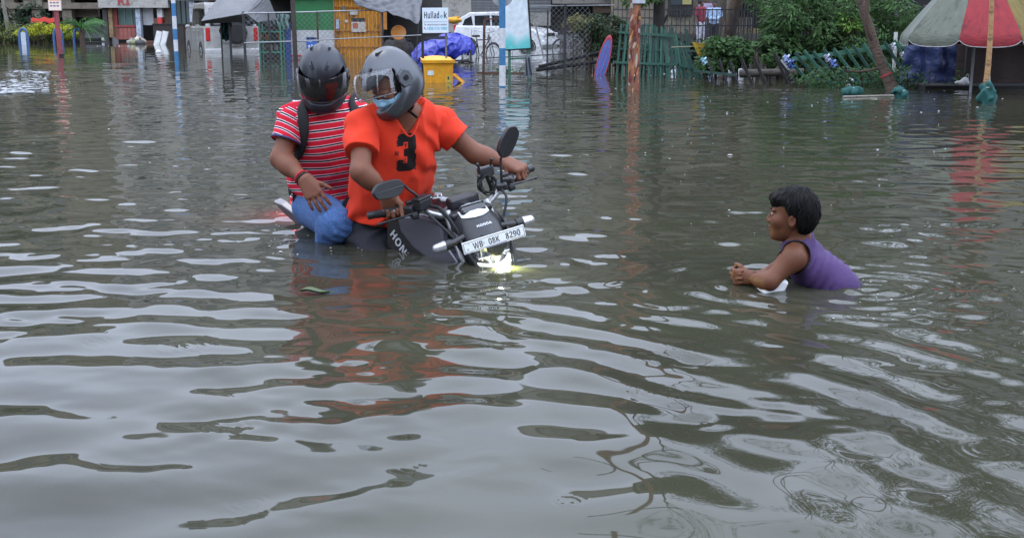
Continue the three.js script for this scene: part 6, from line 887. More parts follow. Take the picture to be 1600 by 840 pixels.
// tank and its grey shrouds
part('tank', meshField(union([ellip(V(0.20, 0.87, 0), V(0.24, 0.115, 0.135)), ellip(V(0.05, 0.85, 0), V(0.12, 0.07, 0.09))], 0.05), V(-0.15, 0.7, -0.2), V(0.5, 1.05, 0.2), 0.01), GLOSSBLACK, bike);
part('tank_cap', bar(V(0.2, 0.982, 0), V(0.2, 0.992, 0), 0.035, 0.033, 20), CHROME, bike);
for (const s of [1, -1]) {
  const at2 = (g, z, t) => g.scale(1, 1, 1).rotateX(s * -0.18).rotateY(s * 0.16).translate(0, 0, s * z);
  part('tank_shroud', at2(prism([[0.17, 0.915], [0.30, 0.93], [0.42, 0.90], [0.45, 0.83], [0.60, 0.70], [0.575, 0.685], [0.42, 0.735], [0.27, 0.80], [0.19, 0.86]], 0.02, 0.010).translate(0, 0.0, 0), 0.345, 0), SILVERGREY, bike);
  part('side_panel', at2(prism([[0.09, 0.90], [0.165, 0.915], [0.185, 0.855], [0.265, 0.795], [0.42, 0.727], [0.56, 0.68], [0.46, 0.60], [0.26, 0.62], [0.10, 0.76]], 0.018, 0.008), 0.338, 0), GLOSSBLACK, bike);
  if (s > 0) part('side_lettering', text('HONDA', 0.037, 0.003).scale(1.15, 1, 1).rotateZ(-0.78).translate(0.20, 0.772, 0.020).rotateX(-0.18).rotateY(0.16).translate(0, 0, 0.3365), M([0.42, 0.42, 0.44], 0.5), bike);
}
part('radiator_panel', rbox(0.16, 0.2, 0.2, 0.02, 0.46, 0.66, 0), PLASTIC, bike);
part('tank_trim', [1, -1].map((s) => rbox(0.26, 0.012, 0.03, 0.005, 0.27, 0.945, s * 0.10, 0, 0, -0.05)), PLASTIC, bike);
// handlebar and what is clamped on it
const barPts = [V(0.40, 0.985, 0.0), V(0.40, 0.988, 0.06), V(0.385, 1.03, 0.15), V(0.365, 1.065, 0.21), V(0.31, 1.07, 0.30), V(0.265, 1.07, 0.385)];
const gripIn = (s) => V(0.318, 1.07, s * 0.265), gripOut = (s) => V(0.265, 1.07, s * 0.38), BARS = V(0.035, -0.062, 0);
const gripWorld = (s, t) => bikeWorld(gripIn(s).lerp(gripOut(s), t).add(BARS), true);
const bf = (n, g, m, par, l) => fp(n, [].concat(g).map((x) => x.translate(BARS.x, BARS.y, BARS.z)), m, par, l);
for (const s of [1, -1]) bf('handlebar', tube(barPts.map((p) => V(p.x, p.y, p.z * s)), 0.0125, 30, 10), ALLOY);
for (const s of [1, -1]) {
  const a = gripIn(s), b = gripOut(s); const g = [bar(a, b, 0.0185, 0.0175, 14), bar(a, a.clone().lerp(b, 0.06), 0.024, 0.022, 14)]; for (let k = 1; k < 9; k++) g.push(bar(a.clone().lerp(b, k / 9), a.clone().lerp(b, k / 9 + 0.04), 0.0198, 0.0198, 12));
  bf('grip', g, RUBBER); bf('bar_end', [bar(b, b.clone().lerp(a, -0.22), 0.016, 0.019, 14), bar(b.clone().lerp(a, -0.22), b.clone().lerp(a, -0.27), 0.019, 0.010, 14)], PLASTIC);
  const c = V(0.352, 1.068, s * 0.235);
  bf('switch_cluster', [rbox(0.055, 0.05, 0.06, 0.012, c.x, c.y, c.z, 0, s * 0.5), rbox(0.03, 0.016, 0.03, 0.005, c.x - 0.02, c.y + 0.03, c.z), rbox(0.04, 0.03, 0.035, 0.01, c.x + 0.03, c.y - 0.02, c.z)], PLASTIC);
  bf('lever', [tube([V(c.x + 0.045, c.y - 0.005, c.z - s * 0.01), V(c.x + 0.035, c.y - 0.01, c.z + s * 0.05), V(b.x + 0.078, b.y - 0.025, b.z - s * 0.04), V(b.x + 0.062, b.y - 0.03, b.z + s * 0.005)], 0.005, 20, 8), ell(0.0075, 0.0075, 0.0075, b.x + 0.062, b.y - 0.03, b.z + s * 0.005)], PLASTIC);
}
fp('bar_clamp', [rbox(0.07, 0.05, 0.14, 0.012, 0.405, 0.985, 0), rbox(0.15, 0.03, 0.2, 0.012, 0.43, 0.95, 0)], PLASTIC);
bf('brake_reservoir', [rbox(0.05, 0.05, 0.075, 0.01, 0.385, 1.09, 0.19, 0, 0.4), rbox(0.054, 0.012, 0.08, 0.004, 0.385, 1.118, 0.19, 0, 0.4)], PLASTIC);
bf('clutch_bracket', rbox(0.045, 0.03, 0.05, 0.008, 0.39, 1.065, -0.19, 0, -0.4), PLASTIC);
fp('ignition_lock', [bar(V(0.46, 0.955, 0), V(0.455, 0.985, 0), 0.017, 0.017, 14)], CHROME);
// mirrors: a stalk and a pointed oval shell
function mirror(s, base, head, along, facing) {
  const st = bf('mirror_stalk', tube([base, base.clone().lerp(head, 0.35).add(V(0.004, 0.012, 0)), base.clone().lerp(head, 0.8), head], 0.0062, 16, 8), PLASTIC);
  const sh = new THREE.Shape(); const o = [[-0.072, -0.002], [-0.052, -0.028], [0.0, -0.034], [0.052, -0.028], [0.074, 0.0], [0.058, 0.028], [0.0, 0.036], [-0.05, 0.029]]; { const cv = new THREE.CatmullRomCurve3(o.map((p) => V(p[0], p[1], 0)), true, 'catmullrom', 0.32).getPoints(40); sh.moveTo(cv[0].x, cv[0].y); for (const p of cv.slice(1)) sh.lineTo(p.x, p.y); }
  const x = along.clone().normalize(), z = facing.clone().normalize(), y = z.clone().cross(x).normalize(), z2 = x.clone().cross(y); const m = new THREE.Matrix4().makeBasis(x, y, z2).setPosition(head.clone().addScaledVector(x, 0.078));
  const shell = new THREE.ExtrudeGeometry(sh, { depth: 0.008, bevelEnabled: true, bevelSize: 0.004, bevelThickness: 0.010, bevelSegments: 4 }).translate(0, 0, -0.004).applyMatrix4(m);
  const ridge = bar(V(-0.07, 0.0, 0.013), V(0.065, 0.004, 0.013), 0.0035, 0.002, 6).applyMatrix4(m);
  const mm = bf('mirror_shell', [shell, ridge], PLASTIC); bf('mirror_glass', new THREE.ShapeGeometry(sh).scale(0.95, 0.95, 1).rotateY(Math.PI).translate(0, 0, -0.0155).applyMatrix4(m), CHROME, mm);
}
// front: instrument cowl, plate, lamp, indicators
const cowlX = (y) => 0.685 - 1.15 * Math.max(0, y - 0.845) - 0.3 * Math.max(0, y - 0.92);
fp('cowl', sheet((u, v) => { const a = (u * 2 - 1), y = lerp(0.845, 0.965, v) - 0.018 * Math.pow(Math.abs(a), 3) * v, w = lerp(0.105, 0.088, v) + 0.012 * Math.sin(v * 3.1), e = Math.pow(Math.abs(a), 2.6); return V(cowlX(y) - 0.115 * e - 0.012 * (1 - Math.cos(a * 9)) * 0.12, y, -Math.sign(a) * w * Math.pow(Math.abs(a), 0.85)); }, 40, 16, 0.008), PLASTIC);
fp('cowl_crest', sheet((u, v) => { const a = u * 2 - 1, y = lerp(0.875, 0.953, v), w = lerp(0.066, 0.05, v) * (1 - 0.22 * Math.pow(1 - v, 2)); return V(cowlX(y) + 0.0075 - 0.03 * a * a, y, -a * w); }, 16, 8, 0.007), M([0.012, 0.0125, 0.016], 0.28));
fp('cowl_lettering', text('HONDA', 0.0115, 0.0015).scale(1.25, 1, 1).rotateX(-0.62).rotateY(Math.PI / 2).translate(cowlX(0.918) + 0.0125, 0.918, -0.004), WHITEPAINT);
fp('windscreen_sticker', sheet((u, v) => { const a = u * 2 - 1, y = 0.944 + 0.020 * v; return V(cowlX(y) + 0.013 - 0.040 * a * a - 0.012 * v, y + 0.004, -a * 0.066); }, 12, 2, 0.003), M([0.66, 0.67, 0.68], 0.4));
fp('instrument_panel', [rbox(0.07, 0.04, 0.12, 0.014, 0.50, 0.958, 0, 0, 0, 0.5)], GLOSSBLACK); fp('instrument_glass', rbox(0.045, 0.006, 0.095, 0.003, 0.488, 0.982, 0, 0, 0, 0.5), M([0.25, 0.27, 0.28], 0.15));
const PLATE = canvasTex(640, 104, (x, w, h) => { x.fillStyle = '#d9dbdc'; x.fillRect(0, 0, w, h); x.strokeStyle = '#4a4c50'; x.lineWidth = 5; x.strokeRect(8, 8, w - 16, h - 16); x.fillStyle = '#1b1c20'; x.font = 'bold 82px sans-serif'; x.textBaseline = 'middle'; x.textAlign = 'center'; const put = (s, cx, wd) => { x.save(); x.translate(cx, h / 2 + 3); x.scale(wd, 1); x.fillText(s, 0, 0); x.restore(); }; put('WB', 150, 0.82); put('08K', 315, 0.82); put('8290', 515, 0.88); x.fillStyle = '#9fa6ae'; x.fillRect(30, 62, 22, 20); x.fillRect(205, 40, 12, 22); x.fillStyle = '#8d8f92'; for (const a of [60, 585]) { x.beginPath(); x.arc(a, 24, 6, 0, 7); x.fill(); } });
{
  const g = new THREE.PlaneGeometry(0.288, 0.047).translate(0, 0, 0.004), m = new THREE.Matrix4().makeRotationY(Math.PI / 2).premultiply(new THREE.Matrix4().makeRotationZ(0.18)).setPosition(0.714, 0.872, 0.002);
  const p = fp('number_plate', rbox(0.292, 0.051, 0.006, 0.005).applyMatrix4(m), WHITEPAINT); fp('plate_face', g.applyMatrix4(m), new THREE.MeshPhysicalMaterial({ map: PLATE, roughness: 0.4 }), p);
}
// the lamp: chrome reflector bowls behind a clear lens, a bright bar along its lower edge
const lensW = (v) => lerp(0.062, 0.098, Math.pow(v, 0.8));
fp('lamp_housing', sheet((u, v) => { const a = u * 2 - 1, y = lerp(0.69, 0.84, v); return V(0.625 - 0.05 * a * a, y, -a * (lensW(v) + 0.012)); }, 14, 8, 0.01), GLOSSBLACK);
fp('lamp_reflector', [sheet((u, v) => { const a = u * 2 - 1, b = v * 2 - 1; return V(0.652 - 0.05 * a * a + 0.022 * (Math.abs(a) - 0.5) * Math.cos(b * 1.5), lerp(0.735, 0.835, v), -a * lensW(v) * 0.97); }, 22, 10, 0.004), rbox(0.03, 0.008, 0.15, 0.003, 0.66, 0.792, 0), rbox(0.03, 0.09, 0.012, 0.003, 0.668, 0.785, 0), rbox(0.024, 0.05, 0.008, 0.003, 0.655, 0.80, 0.055), rbox(0.024, 0.05, 0.008, 0.003, 0.655, 0.80, -0.055)], M([0.85, 0.86, 0.88], 0.22, { metalness: 0.9 }));
fp('lamp_lens', sheet((u, v) => { const a = u * 2 - 1; return V(0.705 - 0.055 * a * a - 0.05 * Math.max(0, v - 0.35) * 0.6, lerp(0.725, 0.838, v), -a * lensW(v)); }, 22, 10, 0.003), CLEAR);
const GLOW = M([0.9, 0.9, 0.85], 0.4, { emissive: new THREE.Color(1, 1, 0.86), emissiveIntensity: 2.6 });
fp('headlight', sheet((u, v) => { const a = u * 2 - 1; return V(0.708 - 0.055 * a * a, lerp(0.734, 0.772 - 0.010 * (1 - Math.abs(a)), v), -a * 0.078); }, 16, 4, 0.006), GLOW);
{ const l = new THREE.SpotLight(0xf6ffb4, 4, 0, 1.35, 0.9); l.position.copy(bikeWorld(V(0.735, 0.775, 0), true)); l.target.position.copy(bikeWorld(V(0.93, 0.60, 0), true)); l.castShadow = true; l.shadow.radius = 0.4; l.name = 'headlight_beam'; scene.add(l, l.target); }
for (const s of [1, -1]) {
  fp('lamp_fairing', sheet((u, v) => { const t = u, y = lerp(0.90, 0.70, t); return V(lerp(0.575, 0.735, Math.pow(t, 0.8)) - v * 0.10 * (1 - t * 0.6), y + v * 0.01, s * (lerp(0.118, 0.068, Math.pow(t, 1.2)) + 0.012 * v)); }, 12, 4, 0.012), PLASTIC);
  const e = V(0.60, 0.872, s * 0.245), d = V(0.60, 0.872, s * 0.155);
  const ind = fp('indicator', [bar(V(0.585, 0.88, s * 0.09), d, 0.014, 0.017, 12), bar(d, d.clone().lerp(e, 0.35), 0.022, 0.024, 14)], PLASTIC); fp('indicator_lens', [bar(d.clone().lerp(e, 0.35), d.clone().lerp(e, 0.8), 0.0235, 0.019, 14), ell(0.019, 0.019, 0.016, d.x, d.y, d.clone().lerp(e, 0.8).z)], M([0.5, 0.5, 0.52], 0.12, { metalness: 0.55 }), ind);
}
fp('beak', prism([[-0.046, 0.03], [0.046, 0.03], [0.03, 0.004], [0.009, -0.014], [-0.009, -0.014], [-0.03, 0.004]], 0.012, 0.003).rotateY(Math.PI / 2).translate(0.722, 0.818, 0), PLASTIC);
mirror(1, V(0.375, 1.085, 0.185), V(0.385, 1.195, 0.255), V(0.10, 0.03, 0.55), V(1, 0.1, 0.1));
mirror(-1, V(0.372, 1.085, -0.20), V(0.375, 1.19, -0.215), V(0.05, 0.62, -0.45), V(1, 0.15, -0.2));
// cables looping from the bar to the fork head
for (const pts of [[V(0.40, 1.075, 0.16), V(0.47, 1.07, 0.14), V(0.53, 0.98, 0.11), V(0.52, 0.86, 0.08)], [V(0.40, 1.06, 0.19), V(0.49, 1.045, 0.19), V(0.555, 0.94, 0.13), V(0.5, 0.84, 0.07)], [V(0.40, 1.06, -0.18), V(0.47, 1.03, -0.17), V(0.5, 0.93, -0.11), V(0.49, 0.84, -0.06)], [V(0.42, 1.05, 0.13), V(0.45, 1.01, 0.11), V(0.46, 0.94, 0.09)]]) bf('cable', tube(pts, 0.0062, 24, 7), RUBBER);
// phone clamp with a tangle of charging wire on the left of the bar
{
  const c = V(0.395, 1.135, -0.125), g = [rbox(0.03, 0.045, 0.075, 0.008, c.x, c.y + 0.02, c.z), bar(V(0.385, 1.045, -0.145), V(c.x, c.y, c.z), 0.009, 0.009, 8)];
  for (const [dy, dz] of [[0.045, 0.04], [0.05, -0.03], [-0.01, 0.045]]) { const e = V(c.x + 0.022, c.y + 0.02 + dy, c.z + dz); g.push(bar(V(c.x, c.y + 0.02, c.z + dz * 0.6), e, 0.005, 0.005, 6), ell(0.008, 0.009, 0.008, e.x, e.y, e.z, 8, 6)); }
  const ph = bf('phone_clamp', g, PLASTIC), r = rng(71), pts = [];
  for (let k = 0; k < 44; k++) { const a = k * 0.95; pts.push(V(c.x + 0.025 * Math.sin(a * 0.7) + 0.012, c.y - 0.035 + 0.05 * Math.sin(a) * (0.6 + 0.5 * r()), c.z + 0.01 + 0.042 * Math.cos(a) * (0.5 + 0.6 * r()))); }
  bf('charging_wire', tube(pts, 0.0032, 240, 5), RUBBER, ph);
}
// ================================================================ the rider in orange
{
  const J = { hip: at(600, 372, 5.43), belly: at(606, 300, 5.36), chest: at(622, 225, 5.27), neck: at(630, 178, 5.24), head: at(610, 134, 5.15), shR: at(566, 197, 5.17), shL: at(688, 194, 5.36) };
  const base = bikeWorld(V(-0.05, 0, 0)); base.y = -0.78;
  const gR = gripWorld(1, 0.42), gL = gripWorld(-1, 0.5), axR = gripWorld(1, 1).sub(gripWorld(1, 0)).normalize(), axL = gripWorld(-1, 1).sub(gripWorld(-1, 0)).normalize();
  const elR = at(563, 268, 5.0), elL = at(742, 240, 5.36);
  function grip(G, ax, el, drop) { const a = G.clone().sub(el).addScaledVector(V(0, 1, 0), 0); let f = a.clone().addScaledVector(ax, -a.dot(ax)).normalize(); f.y *= drop; f.addScaledVector(ax, -f.dot(ax)).normalize(); let n = f.clone().cross(ax); if (n.y > 0) n.negate(); n.normalize(); const kn = G.clone().addScaledVector(n, -0.030).addScaledVector(f, 0.012); const w = kn.clone().addScaledVector(f, -0.082); return { f, n, s: ax.clone().negate(), w }; }
  const HR = grip(gR, axR, elR, 0.7), HL = grip(gL, axL, elL, 0.5);
  const hand = (H) => handField(H.w, H.f, H.n, H.s, [62, 78, 45], [H.f.clone().multiplyScalar(0.45).addScaledVector(H.s, 0.55).addScaledVector(H.n, 0.65).normalize(), H.f.clone().multiplyScalar(0.75).addScaledVector(H.n, 0.7).normalize()], 1.06, 0.04);
  const hipL = J.hip.clone().add(V(0.08, 0, -0.07)), hipR = J.hip.clone().add(V(-0.08, 0, 0.07)), knR = bikeWorld(V(0.09, 0.67, 0.25)), knL = bikeWorld(V(0.12, 0.72, -0.25)), ftR = bikeWorld(V(0.0, 0.22, 0.26)), ftL = bikeWorld(V(0.0, 0.22, -0.26));
  const q = new THREE.Quaternion().setFromAxisAngle(V(0, 1, 0), 20 * Math.PI / 180);
  const torso = union([trunk(J.chest.clone().add(V(0, 0.01, 0)), J.hip.clone().add(V(0, 0.06, 0)), 0.178, 0.180, 1.5, 0.35), limb(J.shR, 0.068, J.neck, 0.062), limb(J.shL, 0.068, J.neck, 0.062)], 0.06);
  const head = framed(headSkin, J.head.clone().add(V(0.0, -0.01, 0)), yawPitch(-40, 34), 0.86);
  const armR = union([limb(J.shR, 0.056, elR, 0.042), limb(elR, 0.043, elR.clone().lerp(HR.w, 0.35), 0.041), limb(elR.clone().lerp(HR.w, 0.3), 0.041, HR.w, 0.0235)], 0.03), armL = union([limb(J.shL, 0.056, elL, 0.042), limb(elL, 0.043, elL.clone().lerp(HL.w, 0.35), 0.041), limb(elL.clone().lerp(HL.w, 0.3), 0.041, HL.w, 0.0235)], 0.03);
  const leg = (h, k, f) => union([limb(h, 0.085, k, 0.058), limb(k, 0.058, f, 0.042)], 0.03);
  const body = union([(x, y, z) => torso(x, y, z) + 0.012, armR, armL, leg(hipR, knR, ftR), leg(hipL, knL, ftL), limb(J.neck.clone().add(V(0, -0.03, 0)), 0.062, J.head.clone().add(V(0.02, -0.06, -0.03)), 0.056)], 0.035);
  const t = thing('person', 'person in orange T-shirt and grey helmet gripping the motorcycle handlebar', 'person', base);
  const g = meshAround(body, [J.hip, J.neck, J.shL, J.shR, elR, elL, HR.w, HL.w, knR, knL, ftR, ftL, J.head], 0.13, 0.011);
  const gh = meshAround(head, [J.head], 0.145, 0.0045), h1 = meshAround(hand(HR), [HR.w, gR], 0.085, 0.0036), h2 = meshAround(hand(HL), [HL.w, gL], 0.085, 0.0036);
  part('body', [g, gh, h1, h2].map((x) => uvFaces(put(x, base))), SKIN, t);
  eyes(t, J.head.clone().add(V(0.0, -0.01, 0)), yawPitch(-40, 34), 0.86, base);
  // shirt: body and two sleeves
  const shC = J.chest, fold = (x, y, z) => 0.012 * noise.noise(x * 8, y * 4, z * 8) + 0.013 * Math.sin((y + 0.9 * Math.abs(x - J.belly.x)) * 46 + 7 * noise.noise(x * 5, y * 4, z * 5)) * sstep(0.36, 0.03, y) + 0.022 * (0.2 - Math.abs(noise.noise(x * 11, y * 3.5, z * 11))) + 0.012 * Math.sin((x - J.shL.x) * 60 + (y - J.shL.y) * 50 + 4 * noise.noise(x * 6, y * 6, z * 6)) * Math.exp(-(Math.pow(x - J.shL.x + 0.04, 2) + Math.pow(y - J.shL.y + 0.12, 2)) / 0.012);
  const neckCut = (x, y, z) => { const c = J.neck; const dx = x - c.x, dy = y - c.y, dz = z - c.z; const fx = dx * Math.sin(0.35) + dz * Math.cos(0.35), sx = dx * Math.cos(0.35) - dz * Math.sin(0.35); return Math.max(Math.abs(sx) - (0.062 + clamp(dy, -0.085, 0.1) * (fx > 0 ? 0.72 : 0.3)), -(dy + (fx > 0.0 ? 0.095 : 0.03)), -fx - 0.09); };
  const hemY = (x, z) => at(600, 345, 5.4).y - 0.10 * (x - J.hip.x) - 0.045 * sstep(-0.02, 0.16, x - J.hip.x) * 1;
  const slR = union([limb(J.shR, 0.077, J.shR.clone().lerp(elR, 0.62), 0.074)], 0.01), slL = union([limb(J.shL, 0.077, J.shL.clone().lerp(elL, 0.52), 0.074)], 0.01);
  const shirt = (x, y, z) => { let d = torso(x, y, z) - 0.012 - fold(x, y, z); d = smax(d, -neckCut(x, y, z), 0.012); return smax(d, hemY(x, z) - y, 0.008); };
  const sleeve = (arm, a, b, cut) => { const dir = b.clone().sub(a).normalize(), end = a.clone().lerp(b, cut); return (x, y, z) => { let d = arm(x, y, z) - 0.004 - 0.016 * noise.noise(x * 11, y * 11, z * 11); const along = (x - end.x) * dir.x + (y - end.y) * dir.y + (z - end.z) * dir.z; d = smax(d, along, 0.004); const hollow = limb(a, 0.05, b, 0.058)(x, y, z); return smax(d, Math.min(-hollow, -along - 0.03) , 0.006); }; };
  const PRINT = canvasTex(512, 512, (x, w, h) => {
    x.fillStyle = '#ffffff'; x.fillRect(0, 0, w, h); const r = rng(5), ink = '#0d0807'; x.fillStyle = ink; x.translate(192, 126);
    const blk = (a, b, c, d, q) => { x.beginPath(); x.roundRect(a, b, c - a, d - b, q); x.fill(); };
    blk(8, 0, 132, 58, 26); blk(80, 4, 142, 128, 30); blk(8, 30, 50, 84, 8); blk(52, 104, 132, 160, 12); blk(80, 132, 144, 262, 32); blk(8, 206, 132, 266, 28); blk(8, 180, 50, 232, 8);
    for (const [X, Y, n, d] of [[12, 20, 9, -1], [12, 190, 9, -1], [140, 205, 8, 1]]) for (let i = 0; i < n; i++) { const l = 4 + r() * 16; x.fillRect(d < 0 ? X - l + 4 : X - 4, Y + i * 7.4, l, 5 + r() * 2); }
    x.font = 'bold 40px sans-serif'; x.fillText('Y', 52, 96); x.fillText('N', -16, 148); x.fillText('C', 50, 202); for (let i = 0; i < 4; i++) x.fillRect(-20 + r() * 12, 116 + i * 8, 26, 2.5);
  });
  PRINT.wrapS = PRINT.wrapT = THREE.ClampToEdgeWrapping;
  const gs = meshAround(shirt, [J.hip, J.neck, J.shL, J.shR, J.belly], 0.19, 0.0075), P = gs.attributes.position, Nn = gs.attributes.normal, uv = new Float32Array(P.count * 2), pc = at(634, 238, 5.15), cy = Math.cos(0.35), sy = Math.sin(0.35), W = 0.33;
  for (let i = 0; i < P.count; i++) { const dx = P.getX(i) - pc.x, dz = P.getZ(i) - pc.z, dy = P.getY(i) - pc.y, front = Nn.getX(i) * sy + Nn.getZ(i) * cy > 0; uv[2 * i] = 0.5 + (dx * cy - dz * sy) / W; uv[2 * i + 1] = front ? 0.5 + (dy - dx * 0.06) / W : 1.5; }
  gs.setAttribute('uv', new THREE.BufferAttribute(uv, 2));
  const ORANGE = M([0.62, 0.030, 0.006], 0.92, { map: PRINT, sheen: 0.15, sheenColor: new THREE.Color(0.9, 0.3, 0.1) }), ORANGE2 = M([0.62, 0.030, 0.006], 0.92, { sheen: 0.15, sheenColor: new THREE.Color(0.9, 0.3, 0.1) });
  part('t_shirt', put(gs, base), ORANGE, t);
  part('sleeve', put(meshAround(sleeve(slR, J.shR, elR, 0.60), [J.shR, J.shR.clone().lerp(elR, 0.6)], 0.11, 0.0065), base), ORANGE2, t); part('sleeve', put(meshAround(sleeve(slL, J.shL, elL, 0.50), [J.shL, J.shL.clone().lerp(elL, 0.5)], 0.11, 0.0065), base), ORANGE2, t);
  part('collar', put(tube([V(-0.062, 0.03, -0.06), V(-0.068, 0.015, 0.02), V(-0.035, -0.055, 0.088), V(0, -0.092, 0.108), V(0.035, -0.055, 0.092), V(0.068, 0.015, 0.02), V(0.062, 0.03, -0.06)].map((p) => p.applyAxisAngle(V(0, 1, 0), 0.35).add(J.neck)), 0.0035, 40, 6), base), ORANGE2, t);
  // black jeans
  const jl = union([leg(hipR, knR, ftR), leg(hipL, knL, ftL), ellip(J.hip.clone().add(V(0, 0.02, 0)), V(0.165, 0.105, 0.135), q)], 0.05);
  part('jeans', uvFaces(put(meshAround((x, y, z) => smax(jl(x, y, z) - 0.016 - 0.006 * Math.sin(y * 75 + 9 * noise.noise(x * 6, y * 4, z * 6)), y - J.hip.y - 0.11, 0.01), [J.hip, knR, knL, ftR, ftL], 0.16, 0.010), base), 3), M([0.011, 0.012, 0.017], 0.9, { bumpMap: CREASE, bumpScale: 0.012 }), t);
  part('shoe', [ftR, ftL].map((f) => { const d = V(0.71, 0, 0.71); return put(limbMesh(f.clone().addScaledVector(d, -0.05), 0.05, f.clone().addScaledVector(d, 0.16).add(V(0, -0.02, 0)), 0.042), base); }), RUBBER, t);
  // surgical mask over nose and mouth
  const mk = framed((x, y, z) => { const d = headSkin(x, y, z); return smax(Math.abs(d - 0.011 - 0.004 * Math.sin(y * 160) * 0.4) - 0.003, Math.max(y - 0.0 - 0.006 * Math.cos(x * 40), -(y + 0.108), -z + 0.01), 0.004); }, J.head.clone().add(V(0.0, -0.01, 0)), yawPitch(-40, 34), 0.86);
  part('face_mask', put(meshAround(mk, [J.head], 0.15, 0.0042), base), M([0.26, 0.47, 0.60], 0.85), t);
  helmet('motorcycle_helmet', 'matte grey full face helmet with flipped up clear visor on the orange rider', J.head.clone().add(V(0, 0.012, 0)), yawPitch(-42, 38, 15), 0.86, M([0.085, 0.09, 0.10], 0.33, { metalness: 0.6, bumpMap: BUMP, bumpScale: 0.0004 }), 33, { visor: M([0.93, 0.94, 0.95], 0.03, { transmission: 1, thickness: 0, ior: 1.5 }) }, GLOSSBLACK, 0.036);
}
function limbMesh(a, ra, b, rb) { return meshAround(limb(a, ra, b, rb), [a, b], Math.max(ra, rb) + 0.02, 0.012); }

// ================================================================ the passenger in the striped polo shirt
{
  const J = { hip: at(514, 318, 5.82), belly: at(512, 262, 5.74), chest: at(508, 205, 5.66), neck: at(507, 172, 5.66), head: at(504, 125, 5.56), shR: at(458, 186, 5.58), shL: at(560, 182, 5.72) };
  const base = bikeWorld(V(-0.5, 0, 0)); base.y = -0.78;
  const elR = at(438, 248, 5.50), wrR = at(478, 283, 5.36), elL = at(578, 245, 5.62), wrL = at(572, 300, 5.5);
  const hipR = at(492, 325, 5.76), knR = at(526, 351, 5.34), ftR = at(498, 420, 5.60), hipL = at(540, 325, 5.86), knL = at(600, 340, 5.6), ftL = at(600, 420, 5.7);
  const q = new THREE.Quaternion().setFromAxisAngle(V(0, 1, 0), 8 * Math.PI / 180);
  const torso = union([trunk(J.chest, J.hip.clone().add(V(0, 0.05, 0)), 0.172, 0.180, 1.4, 0.14), limb(J.shR, 0.068, J.neck, 0.06), limb(J.shL, 0.068, J.neck, 0.06)], 0.06);
  const leg = (h, k, f) => union([limb(h, 0.092, k, 0.064), limb(k, 0.064, f, 0.045)], 0.03);
  const arm = (a, e, w) => union([limb(a, 0.058, e, 0.045), limb(e, 0.046, e.clone().lerp(w, 0.35), 0.044), limb(e.clone().lerp(w, 0.3), 0.044, w, 0.0245)], 0.03);
  const hf = at(497, 316, 5.31).sub(wrR).normalize(), hn0 = V(0.25, -0.55, -0.8), hn = hn0.clone().addScaledVector(hf, -hn0.dot(hf)).normalize(), hs = hf.clone().cross(hn).normalize(); if (hs.x < 0) hs.negate();
  const hand = handField(wrR, hf, hn, hs, [[8, 14, 10], [10, 14, 10], [10, 16, 12], [12, 16, 12]], [hf.clone().multiplyScalar(0.6).addScaledVector(hs, 0.6).normalize().multiplyScalar(0.88), hf.clone().multiplyScalar(0.75).addScaledVector(hs, 0.5).addScaledVector(hn, 0.25).normalize().multiplyScalar(0.85)], 1.04, 0.10);
  const HC = J.head.clone().add(V(0, -0.012, 0)), HQ = yawPitch(2, 25);
  const head = framed(headSkin, HC, HQ, 0.90);
  const body = union([(x, y, z) => torso(x, y, z) + 0.012, arm(J.shR, elR, wrR), arm(J.shL, elL, wrL), leg(hipR, knR, ftR), leg(hipL, knL, ftL), limb(J.neck.clone().add(V(0, -0.03, 0)), 0.06, J.head.clone().add(V(0, -0.06, -0.03)), 0.055)], 0.035);
  const t = thing('person', 'passenger in red striped polo shirt and blue jeans with a hand on the thigh', 'person', base);
  part('body', [meshAround(body, [J.hip, J.neck, J.shL, J.shR, elR, elL, wrR, wrL, knR, knL, ftR, ftL, J.head], 0.13, 0.011), meshAround(head, [J.head], 0.145, 0.0045), meshAround(hand, [wrR, wrR.clone().addScaledVector(hf, 0.16)], 0.06, 0.0036)].map((x) => uvFaces(put(x, base))), SKIN, t);
  eyes(t, HC, HQ, 0.90, base);
  // stripes run round the body as the knitted cloth does
  const STRIPE = canvasTex(16, 512, (x, w, h) => { x.fillStyle = '#c4122f'; x.fillRect(0, 0, w, h); for (let k = 0; k < 8; k++) { const y = k * 64; x.fillStyle = '#e9e4e6'; x.fillRect(0, y + 8, w, 5); x.fillRect(0, y + 26, w, 5); x.fillStyle = '#0d0e1a'; x.fillRect(0, y + 13, w, 13); } }); STRIPE.wrapS = STRIPE.wrapT = THREE.RepeatWrapping;
  const POLO = M([1, 1, 1], 0.92, { map: STRIPE }), fold = (x, y, z) => 0.012 * noise.noise(x * 8, y * 5, z * 8) + 0.018 * (0.2 - Math.abs(noise.noise(x * 10, y * 4, z * 10))) + 0.010 * Math.sin((y + 0.35 * x) * 44 + 7 * noise.noise(x * 4, y * 4, z * 4)) * sstep(0.42, 0.1, y);
  const shirt = (x, y, z) => { let d = torso(x, y, z) - 0.012 - fold(x, y, z); const c = J.neck; d = smax(d, -(Math.hypot(x - c.x, z - c.z) - 0.066 - 0.3 * Math.max(0, y - c.y)) > 0 && y > c.y - 0.05 ? 0.01 : d, 0.001); return smax(d, J.hip.y + 0.02 - y, 0.008); };
  const stripeUV = (g, o, d, s) => { const p = g.attributes.position, uv = new Float32Array(p.count * 2); for (let i = 0; i < p.count; i++) { const x = p.getX(i), y = p.getY(i), z = p.getZ(i); uv[2 * i] = 0.5; uv[2 * i + 1] = ((x - o.x) * d.x + (y - o.y) * d.y + (z - o.z) * d.z + 0.006 * noise.noise(x * 7, y * 7, z * 7)) / s; } g.setAttribute('uv', new THREE.BufferAttribute(uv, 2)); return g; };
